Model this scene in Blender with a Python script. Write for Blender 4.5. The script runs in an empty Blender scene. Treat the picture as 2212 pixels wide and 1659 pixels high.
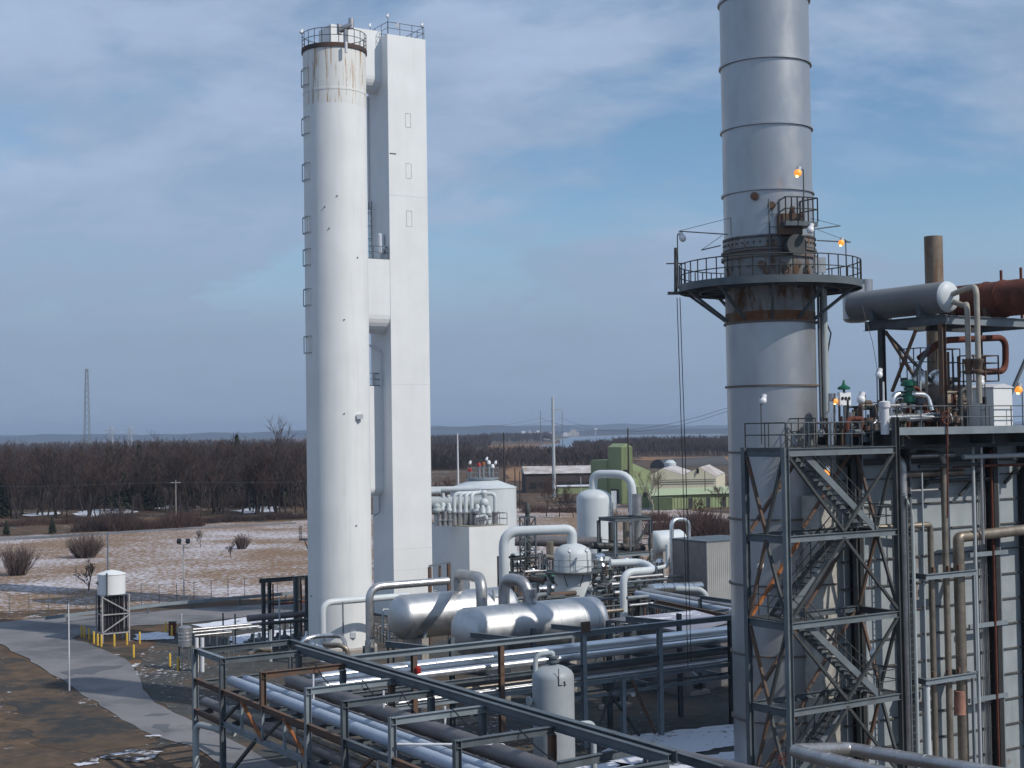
import bpy, math, random
from mathutils import Vector as V, Matrix
R_ = math.radians
rnd = random.Random(7)
sc = bpy.context.scene
COL = sc.collection

# ---------------------------------------------------------------- camera
H = 16.5
FPX, CX, CY = 3070.0, 1106.0, 829.5          # focal length and centre in 2212 px wide units
PITCH = math.atan((932 - CY) / FPX)
ROLL = 0.0150
cam = bpy.data.cameras.new('camera')
cam.sensor_width = 36.0
cam.lens = 36.0 * FPX / 2212.0
cam.clip_start = 0.5
cam.clip_end = 40000
co = bpy.data.objects.new('camera', cam)
COL.objects.link(co)
CAMM = Matrix.Rotation(R_(90) + PITCH, 4, 'X') @ Matrix.Rotation(-ROLL, 4, 'Z')
CAMM.translation = V((0, 0, H))
co.matrix_world = CAMM
sc.camera = co
sc.render.resolution_x, sc.render.resolution_y = 1024, 768
sc.view_settings.view_transform = 'Standard'
sc.view_settings.look = 'None'
sc.view_settings.exposure = 0.0
sc.view_settings.gamma = 1.0

SUN_AZ, SUN_EL = 121.0, 41.0                 # clockwise from the view direction (+Y)
SDIR = V((math.sin(R_(SUN_AZ)) * math.cos(R_(SUN_EL)), math.cos(R_(SUN_AZ)) * math.cos(R_(SUN_EL)), math.sin(R_(SUN_EL))))
sl = bpy.data.lights.new('sun', 'SUN')
sl.energy = 3.15
sl.angle = R_(0.53)
sl.color = (1.0, 0.95, 0.87)
so = bpy.data.objects.new('sun', sl)
COL.objects.link(so)
so.rotation_euler = SDIR.to_track_quat('Z', 'Y').to_euler()
so.location = (60, -40, 60)

# ---------------------------------------------------------------- world: sky texture behind thin veil cloud
w = bpy.data.worlds.new('World')
sc.world = w
w.use_nodes = True
nt = w.node_tree
nt.nodes.clear()
def N(t, **k):
    n = nt.nodes.new(t)
    for a, b in k.items():
        setattr(n, a, b)
    return n
def L(a, b):
    nt.links.new(a, b)
out = N('ShaderNodeOutputWorld'); bg = N('ShaderNodeBackground')
bg.inputs['Strength'].default_value = 0.095
sky = N('ShaderNodeTexSky', sky_type='NISHITA', sun_disc=False)
sky.sun_elevation = R_(SUN_EL); sky.sun_rotation = R_(SUN_AZ)
sky.altitude = 50; sky.air_density = 1.0; sky.dust_density = 0.6; sky.ozone_density = 2.0
tc = N('ShaderNodeTexCoord')
sep = N('ShaderNodeSeparateXYZ'); L(tc.outputs['Generated'], sep.inputs[0])
def MTH(op, a, b=None, clamp=False):
    n = N('ShaderNodeMath', operation=op, use_clamp=clamp)
    for i, x in enumerate((a, b)):
        if x is None: continue
        if isinstance(x, (int, float)): n.inputs[i].default_value = x
        else: L(x, n.inputs[i])
    return n.outputs[0]
zz = MTH('ADD', MTH('MAXIMUM', sep.outputs[2], 0.0), 0.30)
cxx = MTH('DIVIDE', sep.outputs[0], zz); cyy = MTH('DIVIDE', sep.outputs[1], zz)
cmb = N('ShaderNodeCombineXYZ'); L(cxx, cmb.inputs[0]); L(cyy, cmb.inputs[1])
mp = N('ShaderNodeMapping'); L(cmb.outputs[0], mp.inputs[0])
mp.inputs['Rotation'].default_value = (0, 0, R_(48)); mp.inputs['Scale'].default_value = (0.7, 1.0, 1.0); mp.inputs['Location'].default_value = (11.5, 2.7, 0)
n1 = N('ShaderNodeTexNoise'); n1.inputs['Scale'].default_value = 1.5; n1.inputs['Detail'].default_value = 9; n1.inputs['Roughness'].default_value = 0.58; n1.inputs['Distortion'].default_value = 0.15
L(mp.outputs[0], n1.inputs['Vector'])
n2 = N('ShaderNodeTexNoise'); n2.inputs['Scale'].default_value = 5.0; n2.inputs['Detail'].default_value = 7; n2.inputs['Roughness'].default_value = 0.6; n2.inputs['Distortion'].default_value = 0.25
L(mp.outputs[0], n2.inputs['Vector'])
veil = N('ShaderNodeMapRange'); L(n1.outputs[0], veil.inputs[0])
veil.inputs[1].default_value = 0.37; veil.inputs[2].default_value = 0.47; veil.inputs[3].default_value = 0.02; veil.inputs[4].default_value = 0.93
wisp = N('ShaderNodeMapRange'); L(n2.outputs[0], wisp.inputs[0])
wisp.inputs[1].default_value = 0.38; wisp.inputs[2].default_value = 0.66; wisp.inputs[3].default_value = -0.22; wisp.inputs[4].default_value = 0.25
cloudcol = N('ShaderNodeMixRGB'); cloudcol.inputs[1].default_value = (2.8, 3.75, 5.15, 1); cloudcol.inputs[2].default_value = (3.4, 4.42, 6.15, 1)
elv = N('ShaderNodeMapRange'); L(sep.outputs[2], elv.inputs[0]); elv.inputs[1].default_value = 0.0; elv.inputs[2].default_value = 0.22
L(elv.outputs[0], cloudcol.inputs[0])
lum = N('ShaderNodeMapRange'); L(n2.outputs[0], lum.inputs[0]); lum.inputs[1].default_value = 0.3; lum.inputs[2].default_value = 0.75; lum.inputs[3].default_value = 0.94; lum.inputs[4].default_value = 1.27
cl2 = N('ShaderNodeMixRGB', blend_type='MULTIPLY'); CLF = cl2; L(cloudcol.outputs[0], cl2.inputs[1]); L(lum.outputs[0], cl2.inputs[2])
low = N('ShaderNodeMapRange', interpolation_type='SMOOTHSTEP'); L(sep.outputs[2], low.inputs[0])
low.inputs[1].default_value = 0.06; low.inputs[2].default_value = 0.16; low.inputs[3].default_value = 1.0; low.inputs[4].default_value = 0.0
L(MTH('SUBTRACT', 1.0, MTH('MULTIPLY', low.outputs[0], 0.75)), CLF.inputs[0])
fac = MTH('MAXIMUM', MTH('ADD', veil.outputs[0], wisp.outputs[0], True), low.outputs[0])
mixs = N('ShaderNodeMixRGB'); L(fac, mixs.inputs[0]); skt = N('ShaderNodeMixRGB', blend_type='MULTIPLY'); skt.inputs[0].default_value = 1.0; skt.inputs[2].default_value = (0.91, 1.08, 1.18, 1); L(sky.outputs[0], skt.inputs[1]); L(skt.outputs[0], mixs.inputs[1]); L(cl2.outputs[0], mixs.inputs[2])
L(mixs.outputs[0], bg.inputs[0]); L(bg.outputs[0], out.inputs[0])

# ---------------------------------------------------------------- geometry from the survey of the photograph
RM = CAMM.to_3x3()
RI = RM.inverted()
def ray(p):
    return RM @ V(((p[0] - CX) / FPX, -(p[1] - CY) / FPX, -1.0))
def P(p, D):
    r = ray(p); return V((0, 0, H)) + r * (D / r.y)
def GP(p, z=0.0):
    r = ray(p); return V((0, 0, H)) + r * ((z - H) / r.z)
def proj(q):
    c = RI @ (V(q) - V((0, 0, H)))
    return (CX + FPX * c.x / -c.z, CY - FPX * c.y / -c.z)
def onx(p, d, x):
    k = (x - CX) / FPX
    a = RI @ (V(p) - V((0, 0, H))); b = RI @ V(d)
    return -(a.x + k * a.z) / (b.x + k * b.z)
def ony(p, d, y):
    k = -(y - CY) / FPX
    a = RI @ (V(p) - V((0, 0, H))); b = RI @ V(d)
    return -(a.y + k * a.z) / (b.y + k * b.z)
def zat(p, y):                                  # height above the same ground point seen at image row y
    q = V(p); return q.z + ony(q, (0, 0, 1), y)
def K(x0, y0, wd, ow=2212.0):
    s = wd / ow
    return lambda x, y: ((x0 + x * s) / 1.4756, (y0 + y * s) / 1.4756)
T1 = K(900, 0, 600); T2 = K(900, 450, 600); T3 = K(900, 900, 600); T4 = K(900, 1350, 600); T5 = K(900, 1750, 600)
F1 = K(0, 1100, 600); F2 = K(500, 1300, 500); F3 = K(0, 1600, 600); G1 = K(0, 1900, 730, 2210.)
M1 = K(500, 1750, 600); M2 = K(600, 2000, 600); M3 = K(1200, 1750, 600); M4 = K(1100, 2000, 600)
M5 = K(1350, 1400, 500); M6 = K(1750, 1400, 600); M7 = K(1750, 1750, 600); M8 = K(1650, 2000, 700)
N1 = K(1550, 1600, 650, 2210.); N2 = K(1350, 1150, 1000); N3 = K(2900, 900, 364, 1208.)
S1 = K(2100, 450, 700, 1936.); S2 = K(2200, 0, 600); S3 = K(2600, 700, 664, 2203.); S4 = K(2600, 1100, 664, 2203.)
S5 = K(2300, 1300, 600); S6 = K(2300, 1700, 600); S7 = K(2664, 1500, 600); S8 = K(2300, 2000, 964)
A = V((math.sin(R_(57.7)), math.cos(R_(57.7)), 0)); B = V((-A.y, A.x, 0)); Z = V((0, 0, 1))

# ---------------------------------------------------------------- mesh builder
class MB:
    def __init__(s): s.v = []; s.f = []; s.sm = []
    def add(s, vs, fs, sm=False):
        o = len(s.v); s.v += [tuple(x) for x in vs]
        s.f += [tuple(i + o for i in f) for f in fs]; s.sm += [sm] * len(fs); return s
    def hexa(s, b, t):
        n = len(b); vs = list(b) + list(t)
        fs = [tuple(reversed(range(n))), tuple(range(n, 2 * n))] + [(i, (i + 1) % n, n + (i + 1) % n, n + i) for i in range(n)]
        return s.add(vs, fs)
    def box(s, c, sx, sy, sz, ax=None, ay=None):      # c = centre of the base
        ax = V((1, 0, 0)) if ax is None else ax; ay = V((0, 1, 0)) if ay is None else ay
        c = V(c); b = [c - ax * sx / 2 - ay * sy / 2, c + ax * sx / 2 - ay * sy / 2, c + ax * sx / 2 + ay * sy / 2, c - ax * sx / 2 + ay * sy / 2]
        return s.hexa(b, [p + Z * sz for p in b])
    def bar(s, p, q, wd, h, up=Z, ou=0.0, ol=0.0):
        p = V(p); q = V(q); d = (q - p).normalized(); u = V(up)
        if abs(d.dot(u)) > 0.98: u = A if abs(d.dot(A)) < 0.9 else B
        l = d.cross(u).normalized(); u = l.cross(d).normalized()
        p = p + u * ou + l * ol; q = q + u * ou + l * ol
        b = [p - l * wd / 2 - u * h / 2, p + l * wd / 2 - u * h / 2, p + l * wd / 2 + u * h / 2, p - l * wd / 2 + u * h / 2]
        return s.hexa(b, [x + (q - p) for x in b])
    def ibeam(s, p, q, wd, h, up=Z, t=0.02):
        p = V(p); q = V(q); d = (q - p).normalized(); u = V(up)
        if abs(d.dot(u)) > 0.98: u = A
        l = d.cross(u).normalized(); u = l.cross(d).normalized()
        a, b2, c = wd / 2, h / 2, t / 2
        prof = [(-a, -b2), (a, -b2), (a, -b2 + t), (c, -b2 + t), (c, b2 - t), (a, b2 - t), (a, b2), (-a, b2), (-a, b2 - t), (-c, b2 - t), (-c, -b2 + t), (-a, -b2 + t)]
        vs = [p + l * x + u * y for x, y in prof] + [q + l * x + u * y for x, y in prof]
        n = 12
        fs = [(i, (i + 1) % n, n + (i + 1) % n, n + i) for i in range(n)]
        for o in (0, n):
            fs += [(o, o + 1, o + 2, o + 11), (o + 11, o + 2, o + 3, o + 10), (o + 10, o + 3, o + 4, o + 9), (o + 9, o + 4, o + 5, o + 8), (o + 8, o + 5, o + 6, o + 7)]
        return s.add(vs, fs)
    def tube(s, pts, r, n=12, bend=0.0, cap=True, seg=5):
        pts = [V(p) for p in pts]
        if bend > 0 and len(pts) > 2:
            o = [pts[0]]
            for i in range(1, len(pts) - 1):
                a, b, c = pts[i - 1], pts[i], pts[i + 1]
                la, lc = (a - b).length, (c - b).length
                k = min(bend, la * 0.48, lc * 0.48); p0 = b + (a - b).normalized() * k; p1 = b + (c - b).normalized() * k
                for j in range(seg + 1):
                    t = j / seg; o.append(p0 * (1 - t) ** 2 + b * 2 * t * (1 - t) + p1 * t * t)
            o.append(pts[-1]); pts = o
        rs = r if isinstance(r, (list, tuple)) else [r] * len(pts)
        rings = []; u = None
        for i, p in enumerate(pts):
            d = ((pts[min(i + 1, len(pts) - 1)] - p).normalized() + (p - pts[max(i - 1, 0)]).normalized())
            d = d.normalized() if d.length > 1e-6 else V((0, 0, 1))
            if u is None:
                u = d.cross(V((0.3, 0.2, 1)) if abs(d.z) < 0.9 else V((1, 0.1, 0))).normalized()
            else:
                u = (u - d * u.dot(d)).normalized()
            l = d.cross(u)
            rings.append([p + (u * math.cos(6.28318531 * k / n) + l * math.sin(6.28318531 * k / n)) * rs[i] for k in range(n)])
        vs = [x for g in rings for x in g]; m = len(rings)
        fs = [(i * n + k, i * n + (k + 1) % n, (i + 1) * n + (k + 1) % n, (i + 1) * n + k) for i in range(m - 1) for k in range(n)]
        s.add(vs, fs, n > 5)
        if cap:
            s.add(rings[0], [tuple(reversed(range(n)))]); s.add(rings[-1], [tuple(range(n))])
        return s
    def lathe(s, base, prof, axis=Z, n=40, cap0=True, cap1=True):   # prof = [(radius, distance along axis)]
        base = V(base); ax = V(axis).normalized()
        u = ax.cross(V((0, 1, 0)) if abs(ax.y) < 0.9 else V((1, 0, 0))).normalized(); l = ax.cross(u)
        def ring(r, t): return [base + ax * t + (u * math.cos(6.28318531 * k / n) + l * math.sin(6.28318531 * k / n)) * r for k in range(n)]
        runs = [[0]]
        for i in range(1, len(prof)):
            runs[-1].append(i)
            if i < len(prof) - 1:
                a = V((prof[i][0] - prof[i - 1][0], prof[i][1] - prof[i - 1][1])); b = V((prof[i + 1][0] - prof[i][0], prof[i + 1][1] - prof[i][1]))
                if a.length > 1e-6 and b.length > 1e-6 and a.angle(b) > 0.62: runs.append([i])
        for rn in runs:
            vs = []
            for i in rn: vs += ring(*prof[i])
            fs = [(i * n + k, i * n + (k + 1) % n, (i + 1) * n + (k + 1) % n, (i + 1) * n + k) for i in range(len(rn) - 1) for k in range(n)]
            s.add(vs, fs, True)
        if cap0 and prof[0][0] > 1e-4: s.add(ring(*prof[0]), [tuple(reversed(range(n)))])
        if cap1 and prof[-1][0] > 1e-4: s.add(ring(*prof[-1]), [tuple(range(n))])
        return s
    def poly(s, pts, z=None, th=0.0):
        pts = [V((p[0], p[1], p[2] if z is None else z)) for p in pts]
        if th: return s.hexa([p - Z * th for p in pts], pts)
        return s.add(pts, [tuple(range(len(pts)))])
    def build(s, name, m, parent=None, label=None, loc=None):
        me = bpy.data.meshes.new(name)
        if loc is None:
            if parent is not None: loc = WL[parent.name]
            else:
                xs = [p[0] for p in s.v]; ys = [p[1] for p in s.v]; zs = [p[2] for p in s.v]
                loc = V(((min(xs) + max(xs)) / 2, (min(ys) + max(ys)) / 2, min(zs)))
        me.from_pydata([(p[0] - loc[0], p[1] - loc[1], p[2] - loc[2]) for p in s.v], [], s.f)
        me.polygons.foreach_set('use_smooth', s.sm)
        me.materials.append(m)
        me.update()
        o = bpy.data.objects.new(name, me); COL.objects.link(o)
        if parent is not None:
            o.parent = parent; o.location = V(loc) - WL[parent.name]
        else: o.location = loc
        WL[o.name] = V(loc)
        if label: o['label'] = label
        return o
WL = {}
def tag(o, label, cat, group=None, kind=None):
    if label: o['label'] = label
    if cat: o['category'] = cat
    if group: o['group'] = group
    if kind: o['kind'] = kind
    return o
def thing(name, label, cat, loc, group=None):
    o = bpy.data.objects.new(name, None); COL.objects.link(o)
    o.empty_display_size = 0.3; o.location = loc; WL[o.name] = V(loc)
    return tag(o, label, cat, group)
def struct(o): o['kind'] = 'structure'; return o
def dup(o, loc, label=None, group=None, rz=None, scale=None):
    c = o.copy(); COL.objects.link(c); c.location = loc; WL[c.name] = V(loc)
    if rz is not None: c.rotation_euler = (0, 0, rz)
    if scale is not None: c.scale = (scale[0], scale[1], scale[2]) if isinstance(scale, (tuple, list)) else (scale,) * 3
    if label: c['label'] = label
    if group: c['group'] = group
    for ch in o.children:
        d = ch.copy(); COL.objects.link(d); d.parent = c
        for g in ch.children:
            e = g.copy(); COL.objects.link(e); e.parent = d
    return c

# ---------------------------------------------------------------- materials
def mat(name, col, rough=0.6, metal=0.0, var=0.25, vs=(1.0, 1.0, 1.0), vscale=1.5, col2=None, rust=0.0, rcol=(0.13, 0.05, 0.02), rscale=0.9, rstretch=(1, 1, 0.25), bump=0.0, bscale=20.0, spec=0.5, emit=None, streak=0.0, obj=False):
    m = bpy.data.materials.new(name); m.use_nodes = True
    t = m.node_tree; b = t.nodes['Principled BSDF']
    def Nn(k, **kw):
        n = t.nodes.new(k)
        for a, v in kw.items(): setattr(n, a, v)
        return n
    if obj: pos = Nn('ShaderNodeTexCoord').outputs['Object']
    else: pos = Nn('ShaderNodeNewGeometry').outputs['Position']
    def noise(scale, stretch, det=5, ro=0.6, off=0.0):
        mpg = Nn('ShaderNodeMapping'); t.links.new(pos, mpg.inputs[0]); mpg.inputs['Scale'].default_value = stretch; mpg.inputs['Location'].default_value = (off, off * 1.7, off * 0.3)
        nn = Nn('ShaderNodeTexNoise'); nn.inputs['Scale'].default_value = scale; nn.inputs['Detail'].default_value = det; nn.inputs['Roughness'].default_value = ro
        t.links.new(mpg.outputs[0], nn.inputs['Vector']); return nn.outputs[0]
    def mr(x, a, c, lo, hi):
        q = Nn('ShaderNodeMapRange'); t.links.new(x, q.inputs[0])
        for i, v in enumerate((a, c, lo, hi)): q.inputs[i + 1].default_value = v
        return q.outputs[0]
    def mix(f, c1, c2, bt='MIX'):
        q = Nn('ShaderNodeMixRGB', blend_type=bt)
        for i, v in enumerate((f, c1, c2)):
            if hasattr(v, 'links') or hasattr(v, 'is_linked'): t.links.new(v, q.inputs[i])
            else: q.inputs[i].default_value = v if i == 0 else (*v[:3], 1)
        return q.outputs[0]
    c2 = col2 or tuple(x * (1 - var) for x in col)
    c1 = col if col2 else tuple(min(1, x * (1 + var * 0.5)) for x in col)
    f1 = mr(noise(vscale, vs), 0.32, 0.68, 0, 1)
    c = mix(f1, c1, c2)
    if streak > 0:
        f2 = mr(noise(2.2, (1, 1, 0.06), 4, 0.6, 5.0), 0.5, 0.75, 0, streak)
        c = mix(f2, c, tuple(x * 0.55 for x in col))
    rf = None
    if rust > 0:
        e = 0.72 - rust * 0.5
        rf = mr(noise(rscale, rstretch, 8, 0.65, 11.0), e, e + 0.08, 0, 1)
        rc = mix(noise(6.0, (1, 1, 1), 4, 0.6, 3.0), rcol, tuple(x * 0.45 for x in rcol))
        c = mix(rf, c, rc)
    t.links.new(c, b.inputs['Base Color'])
    b.inputs['Specular IOR Level'].default_value = spec
    rr = mr(noise(vscale * 2.3, vs, 4, 0.6, 2.0), 0.3, 0.7, max(0.03, rough - 0.09), min(1, rough + 0.09))
    if rf is not None:
        rx = Nn('ShaderNodeMath', operation='MAXIMUM'); t.links.new(rr, rx.inputs[0])
        rm = Nn('ShaderNodeMath', operation='MULTIPLY'); t.links.new(rf, rm.inputs[0]); rm.inputs[1].default_value = 0.85
        t.links.new(rm.outputs[0], rx.inputs[1]); rr = rx.outputs[0]
    t.links.new(rr, b.inputs['Roughness'])
    if metal > 0:
        if rf is not None:
            ms = Nn('ShaderNodeMath', operation='MULTIPLY_ADD'); t.links.new(rf, ms.inputs[0]); ms.inputs[1].default_value = -metal; ms.inputs[2].default_value = metal
            t.links.new(ms.outputs[0], b.inputs['Metallic'])
        else: b.inputs['Metallic'].default_value = metal
    if bump > 0:
        bp = Nn('ShaderNodeBump'); bp.inputs['Strength'].default_value = bump; bp.inputs['Distance'].default_value = 0.05
        t.links.new(noise(bscale, vs if bscale < 3 else (1, 1, 1), 5, 0.6, 7.0), bp.inputs['Height']); t.links.new(bp.outputs[0], b.inputs['Normal'])
    if emit:
        b.inputs['Emission Color'].default_value = (*emit[:3], 1); b.inputs['Emission Strength'].default_value = emit[3]
    return m
white = mat('white_paint', (0.76, 0.77, 0.765), 0.55, var=0.05, vscale=0.35, streak=0.10, bump=0.04, bscale=0.8)
whitestain = mat('white_paint_stained', (0.75, 0.76, 0.75), 0.55, var=0.05, vscale=0.4, streak=0.2, bump=0.12, bscale=0.6)
whiterusty = mat('white_paint_with_rust_runs', (0.73, 0.73, 0.70), 0.55, var=0.06, vscale=0.6, streak=0.2, rust=0.345, rcol=(0.54, 0.33, 0.16), rscale=4.6, rstretch=(1, 1, 0.055))
palepaint = mat('pale_blue_paint', (0.58, 0.62, 0.64), 0.5, var=0.08, vscale=0.6, streak=0.18)
greypaint = mat('grey_green_paint', (0.40, 0.44, 0.45), 0.5, var=0.12, vscale=0.7, streak=0.12)
bluepipe = mat('blue_grey_pipe_paint', (0.37, 0.43, 0.52), 0.5, var=0.12, vscale=0.9)
steel = mat('grey_steel_paint', (0.098, 0.118, 0.132), 0.55, var=0.3, vscale=1.2, rust=0.10, rcol=(0.12, 0.055, 0.03), rstretch=(1, 1, 0.5))
steell = mat('light_grey_steel', (0.215, 0.25, 0.275), 0.5, var=0.2, vscale=1.0, rust=0.10, rcol=(0.16, 0.08, 0.04), rstretch=(1, 1, 0.6))
steelm = mat('mid_grey_steel', (0.15, 0.175, 0.19), 0.55, var=0.25, vscale=1.1, rust=0.13, rcol=(0.14, 0.07, 0.04), rstretch=(1, 1, 0.6))
steeld = mat('dark_steel', (0.055, 0.06, 0.06), 0.6, var=0.4, vscale=1.3, rust=0.14, rcol=(0.08, 0.04, 0.025))
rustysteel = mat('rusty_steel', (0.15, 0.075, 0.042), 0.8, var=0.45, vscale=1.6, col2=(0.085, 0.07, 0.06))
rustred = mat('red_rust', (0.13, 0.035, 0.02), 0.85, var=0.5, vscale=1.4, bump=0.2, bscale=6)
orangerust = mat('orange_rust', (0.33, 0.12, 0.04), 0.85, var=0.4, vscale=2.0)
jacket = mat('aluminium_jacket', (0.74, 0.745, 0.75), 0.30, metal=1.0, var=0.10, vscale=1.2, bump=0.05, bscale=1.2)
jacketbright = mat('bright_aluminium_jacket', (0.78, 0.79, 0.80), 0.36, metal=1.0, var=0.03, vscale=0.25)
jacketdull = mat('dull_aluminium_jacket', (0.44, 0.43, 0.43), 0.42, metal=0.75, var=0.25, vscale=1.3, bump=0.06, bscale=1.5)
jacketbrown = mat('weathered_brown_jacket', (0.29, 0.245, 0.195), 0.42, metal=0.55, var=0.3, vscale=1.5)
greyjacket = mat('dark_grey_jacket', (0.165, 0.155, 0.16), 0.45, metal=0.2, var=0.2, vscale=1.0)
stackm = mat('aluminium_painted_steel', (0.40, 0.415, 0.435), 0.37, metal=0.62, var=0.10, vscale=0.5, vs=(1, 1, 0.5), streak=0.12, bump=0.06, bscale=0.9)
stackrust = mat('rust_streaked_steel', (0.25, 0.255, 0.26), 0.5, metal=0.3, var=0.3, vscale=0.9, rust=0.43, rcol=(0.16, 0.085, 0.045), rscale=0.8, rstretch=(1, 1, 0.3))
concrete = mat('concrete', (0.36, 0.325, 0.29), 0.9, var=0.2, vscale=1.5, bump=0.1)
casing = mat('casing_panel', (0.34, 0.375, 0.39), 0.55, var=0.22, vscale=0.5, streak=0.3, rust=0.22, rcol=(0.28, 0.15, 0.08), rscale=0.45, rstretch=(1, 1, 0.55))
casingstain = mat('stained_plaster_panel', (0.46, 0.44, 0.40), 0.8, var=0.4, vscale=1.3, streak=0.3)
black = mat('black_rubber', (0.012, 0.012, 0.014), 0.6)
yellow = mat('yellow_paint', (0.62, 0.40, 0.05), 0.55, var=0.15)
redp = mat('red_paint', (0.42, 0.03, 0.025), 0.5, var=0.2)
greenp = mat('green_valve_paint', (0.01, 0.12, 0.07), 0.4, var=0.2)
lampwhite = mat('white_lamp_glass', (0.80, 0.81, 0.82), 0.25, var=0.03)
lamplit = mat('lit_orange_lamp_glass', (0.8, 0.35, 0.08), 0.3, var=0.03, emit=(1.0, 0.30, 0.03, 0.9))
lampcore = mat('lit_bulb', (1, 0.7, 0.3), 0.3, var=0.0, emit=(1.0, 0.62, 0.18, 6.0))
woodpole = mat('dark_wood_pole', (0.045, 0.035, 0.035), 0.9)
polewhite = mat('pale_pole_paint', (0.66, 0.66, 0.68), 0.6, var=0.05)
polegrey = mat('galvanised_pole', (0.42, 0.45, 0.47), 0.5, var=0.1)
# ================================================================ ground, roads, water
def groundmat(name, c1, c2, snow=0.0, fine=0.9, big=0.02, c3=None, rough=0.95, snowcol=(0.70, 0.71, 0.75), bigw=0.35, soft=0.05):
    m = bpy.data.materials.new(name); m.use_nodes = True
    t = m.node_tree; b = t.nodes['Principled BSDF']; b.inputs['Specular IOR Level'].default_value = 0.15; b.inputs['Roughness'].default_value = rough
    pos = t.nodes.new('ShaderNodeNewGeometry').outputs['Position']
    def nz(s, d=6, r=0.62, off=0):
        mpg = t.nodes.new('ShaderNodeMapping'); mpg.inputs['Location'].default_value = (off, off * 2, 0); t.links.new(pos, mpg.inputs[0])
        n = t.nodes.new('ShaderNodeTexNoise'); n.inputs['Scale'].default_value = s; n.inputs['Detail'].default_value = d; n.inputs['Roughness'].default_value = r
        t.links.new(mpg.outputs[0], n.inputs['Vector']); return n.outputs[0]
    def mr(x, a, c, lo, hi):
        q = t.nodes.new('ShaderNodeMapRange'); t.links.new(x, q.inputs[0])
        for i, v in enumerate((a, c, lo, hi)): q.inputs[i + 1].default_value = v
        return q.outputs[0]
    def mix(f, a, c):
        q = t.nodes.new('ShaderNodeMixRGB')
        for i, v in enumerate((f, a, c)):
            if hasattr(v, 'is_linked'): t.links.new(v, q.inputs[i])
            else: q.inputs[i].default_value = (*v, 1)
        return q.outputs[0]
    def ma(op, a, c):
        q = t.nodes.new('ShaderNodeMath', ); q.operation = op
        for i, v in enumerate((a, c)):
            if hasattr(v, 'is_linked'): t.links.new(v, q.inputs[i])
            else: q.inputs[i].default_value = v
        return q.outputs[0]
    c = mix(mr(nz(fine * 0.5), 0.35, 0.65, 0, 1), c1, c2)
    if c3: c = mix(mr(nz(big * 4, 7, 0.62, 31), 0.47, 0.60, 0, 1), c, c3)
    if snow > 0:
        s = ma('ADD', ma('MULTIPLY', nz(fine, 7, 0.7, 9), 1 - bigw), ma('MULTIPLY', nz(big, 5, 0.6, 17), bigw))
        c = mix(mr(s, 0.62 - snow * 0.25, 0.62 + soft - snow * 0.25, 0, 1), c, snowcol)
    t.links.new(c, b.inputs['Base Color'])
    bp = t.nodes.new('ShaderNodeBump'); bp.inputs['Strength'].default_value = 0.5; bp.inputs['Distance'].default_value = 0.12
    t.links.new(nz(fine * 2.2, 5, 0.65, 3), bp.inputs['Height']); t.links.new(bp.outputs[0], b.inputs['Normal'])
    return m
m_ground = groundmat('brown_winter_grass', (0.155, 0.095, 0.056), (0.085, 0.055, 0.038), 0.18, fine=0.55, big=0.05, c3=(0.055, 0.052, 0.045))
m_field = groundmat('straw_grass_with_thin_snow', (0.275, 0.185, 0.118), (0.185, 0.12, 0.076), 0.50, fine=1.6, big=0.05, snowcol=(0.56, 0.54, 0.58), bigw=0.36, soft=0.07)
m_verge = groundmat('brown_verge_grass', (0.155, 0.103, 0.068), (0.082, 0.060, 0.044), 0.14, fine=1.3, big=0.055, c3=(0.05, 0.05, 0.048), snowcol=(0.55, 0.54, 0.58))
m_gravel = groundmat('dark_gravel', (0.085, 0.085, 0.082), (0.05, 0.052, 0.052), 0.12, fine=2.5, big=0.05, c3=(0.105, 0.08, 0.06))
m_road = groundmat('worn_asphalt', (0.235, 0.225, 0.228), (0.185, 0.18, 0.185), 0.0, fine=0.4, big=0.03, c3=(0.125, 0.128, 0.135), rough=0.85)
m_roadwet = groundmat('damp_asphalt', (0.135, 0.137, 0.145), (0.105, 0.108, 0.116), 0.0, fine=0.4, big=0.05, rough=0.6)
m_snow = groundmat('old_snow', (0.085, 0.078, 0.072), (0.05, 0.05, 0.05), 0.92, fine=1.5, big=0.22, snowcol=(0.68, 0.70, 0.76), bigw=0.4, soft=0.06)
m_snowthin = groundmat('thin_old_snow', (0.105, 0.08, 0.06), (0.06, 0.05, 0.042), 0.50, fine=1.8, big=0.3, snowcol=(0.66, 0.67, 0.73), bigw=0.35, soft=0.08)
m_marsh = groundmat('orange_marsh_reed', (0.28, 0.165, 0.09), (0.20, 0.115, 0.065), 0.0, fine=0.02, big=0.004)
m_wetgravel = groundmat('wet_dark_soil', (0.145, 0.098, 0.066), (0.08, 0.059, 0.043), 0.66, fine=0.9, big=0.16, snowcol=(0.043, 0.046, 0.047), bigw=0.55, soft=0.12)
def rough_outline(pts, amp, step, seed):
    rr = random.Random(seed); o = []
    for i in range(len(pts)):
        a, b = V(pts[i]), V(pts[(i + 1) % len(pts)]); n = max(1, int((b - a).length / step))
        for j in range(n):
            p = a.lerp(b, j / n); o.append(V((p.x + rr.gauss(0, amp), p.y + rr.gauss(0, amp), p.z)))
    return o
def sheet(name, px, z, m, amp=0.0, step=2.0, seed=1):
    pts = []
    for p in px:
        if p == 'pit': pts += [V((70, 145, 0)), V((70, 100, 0)), V((PX0, 100, 0)), V((PX0, 40, 0))]
        else: pts.append(GP(p, 0))
    if amp: pts = rough_outline(pts, amp, step, seed)
    b = MB(); b.poly(pts, z); return struct(b.build(name, m))
gb = MB()
PX0 = 15.6
ys = [-60, 20, 40, 100, 250, 500, 1000, 2500, 6000, 16000]
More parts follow.
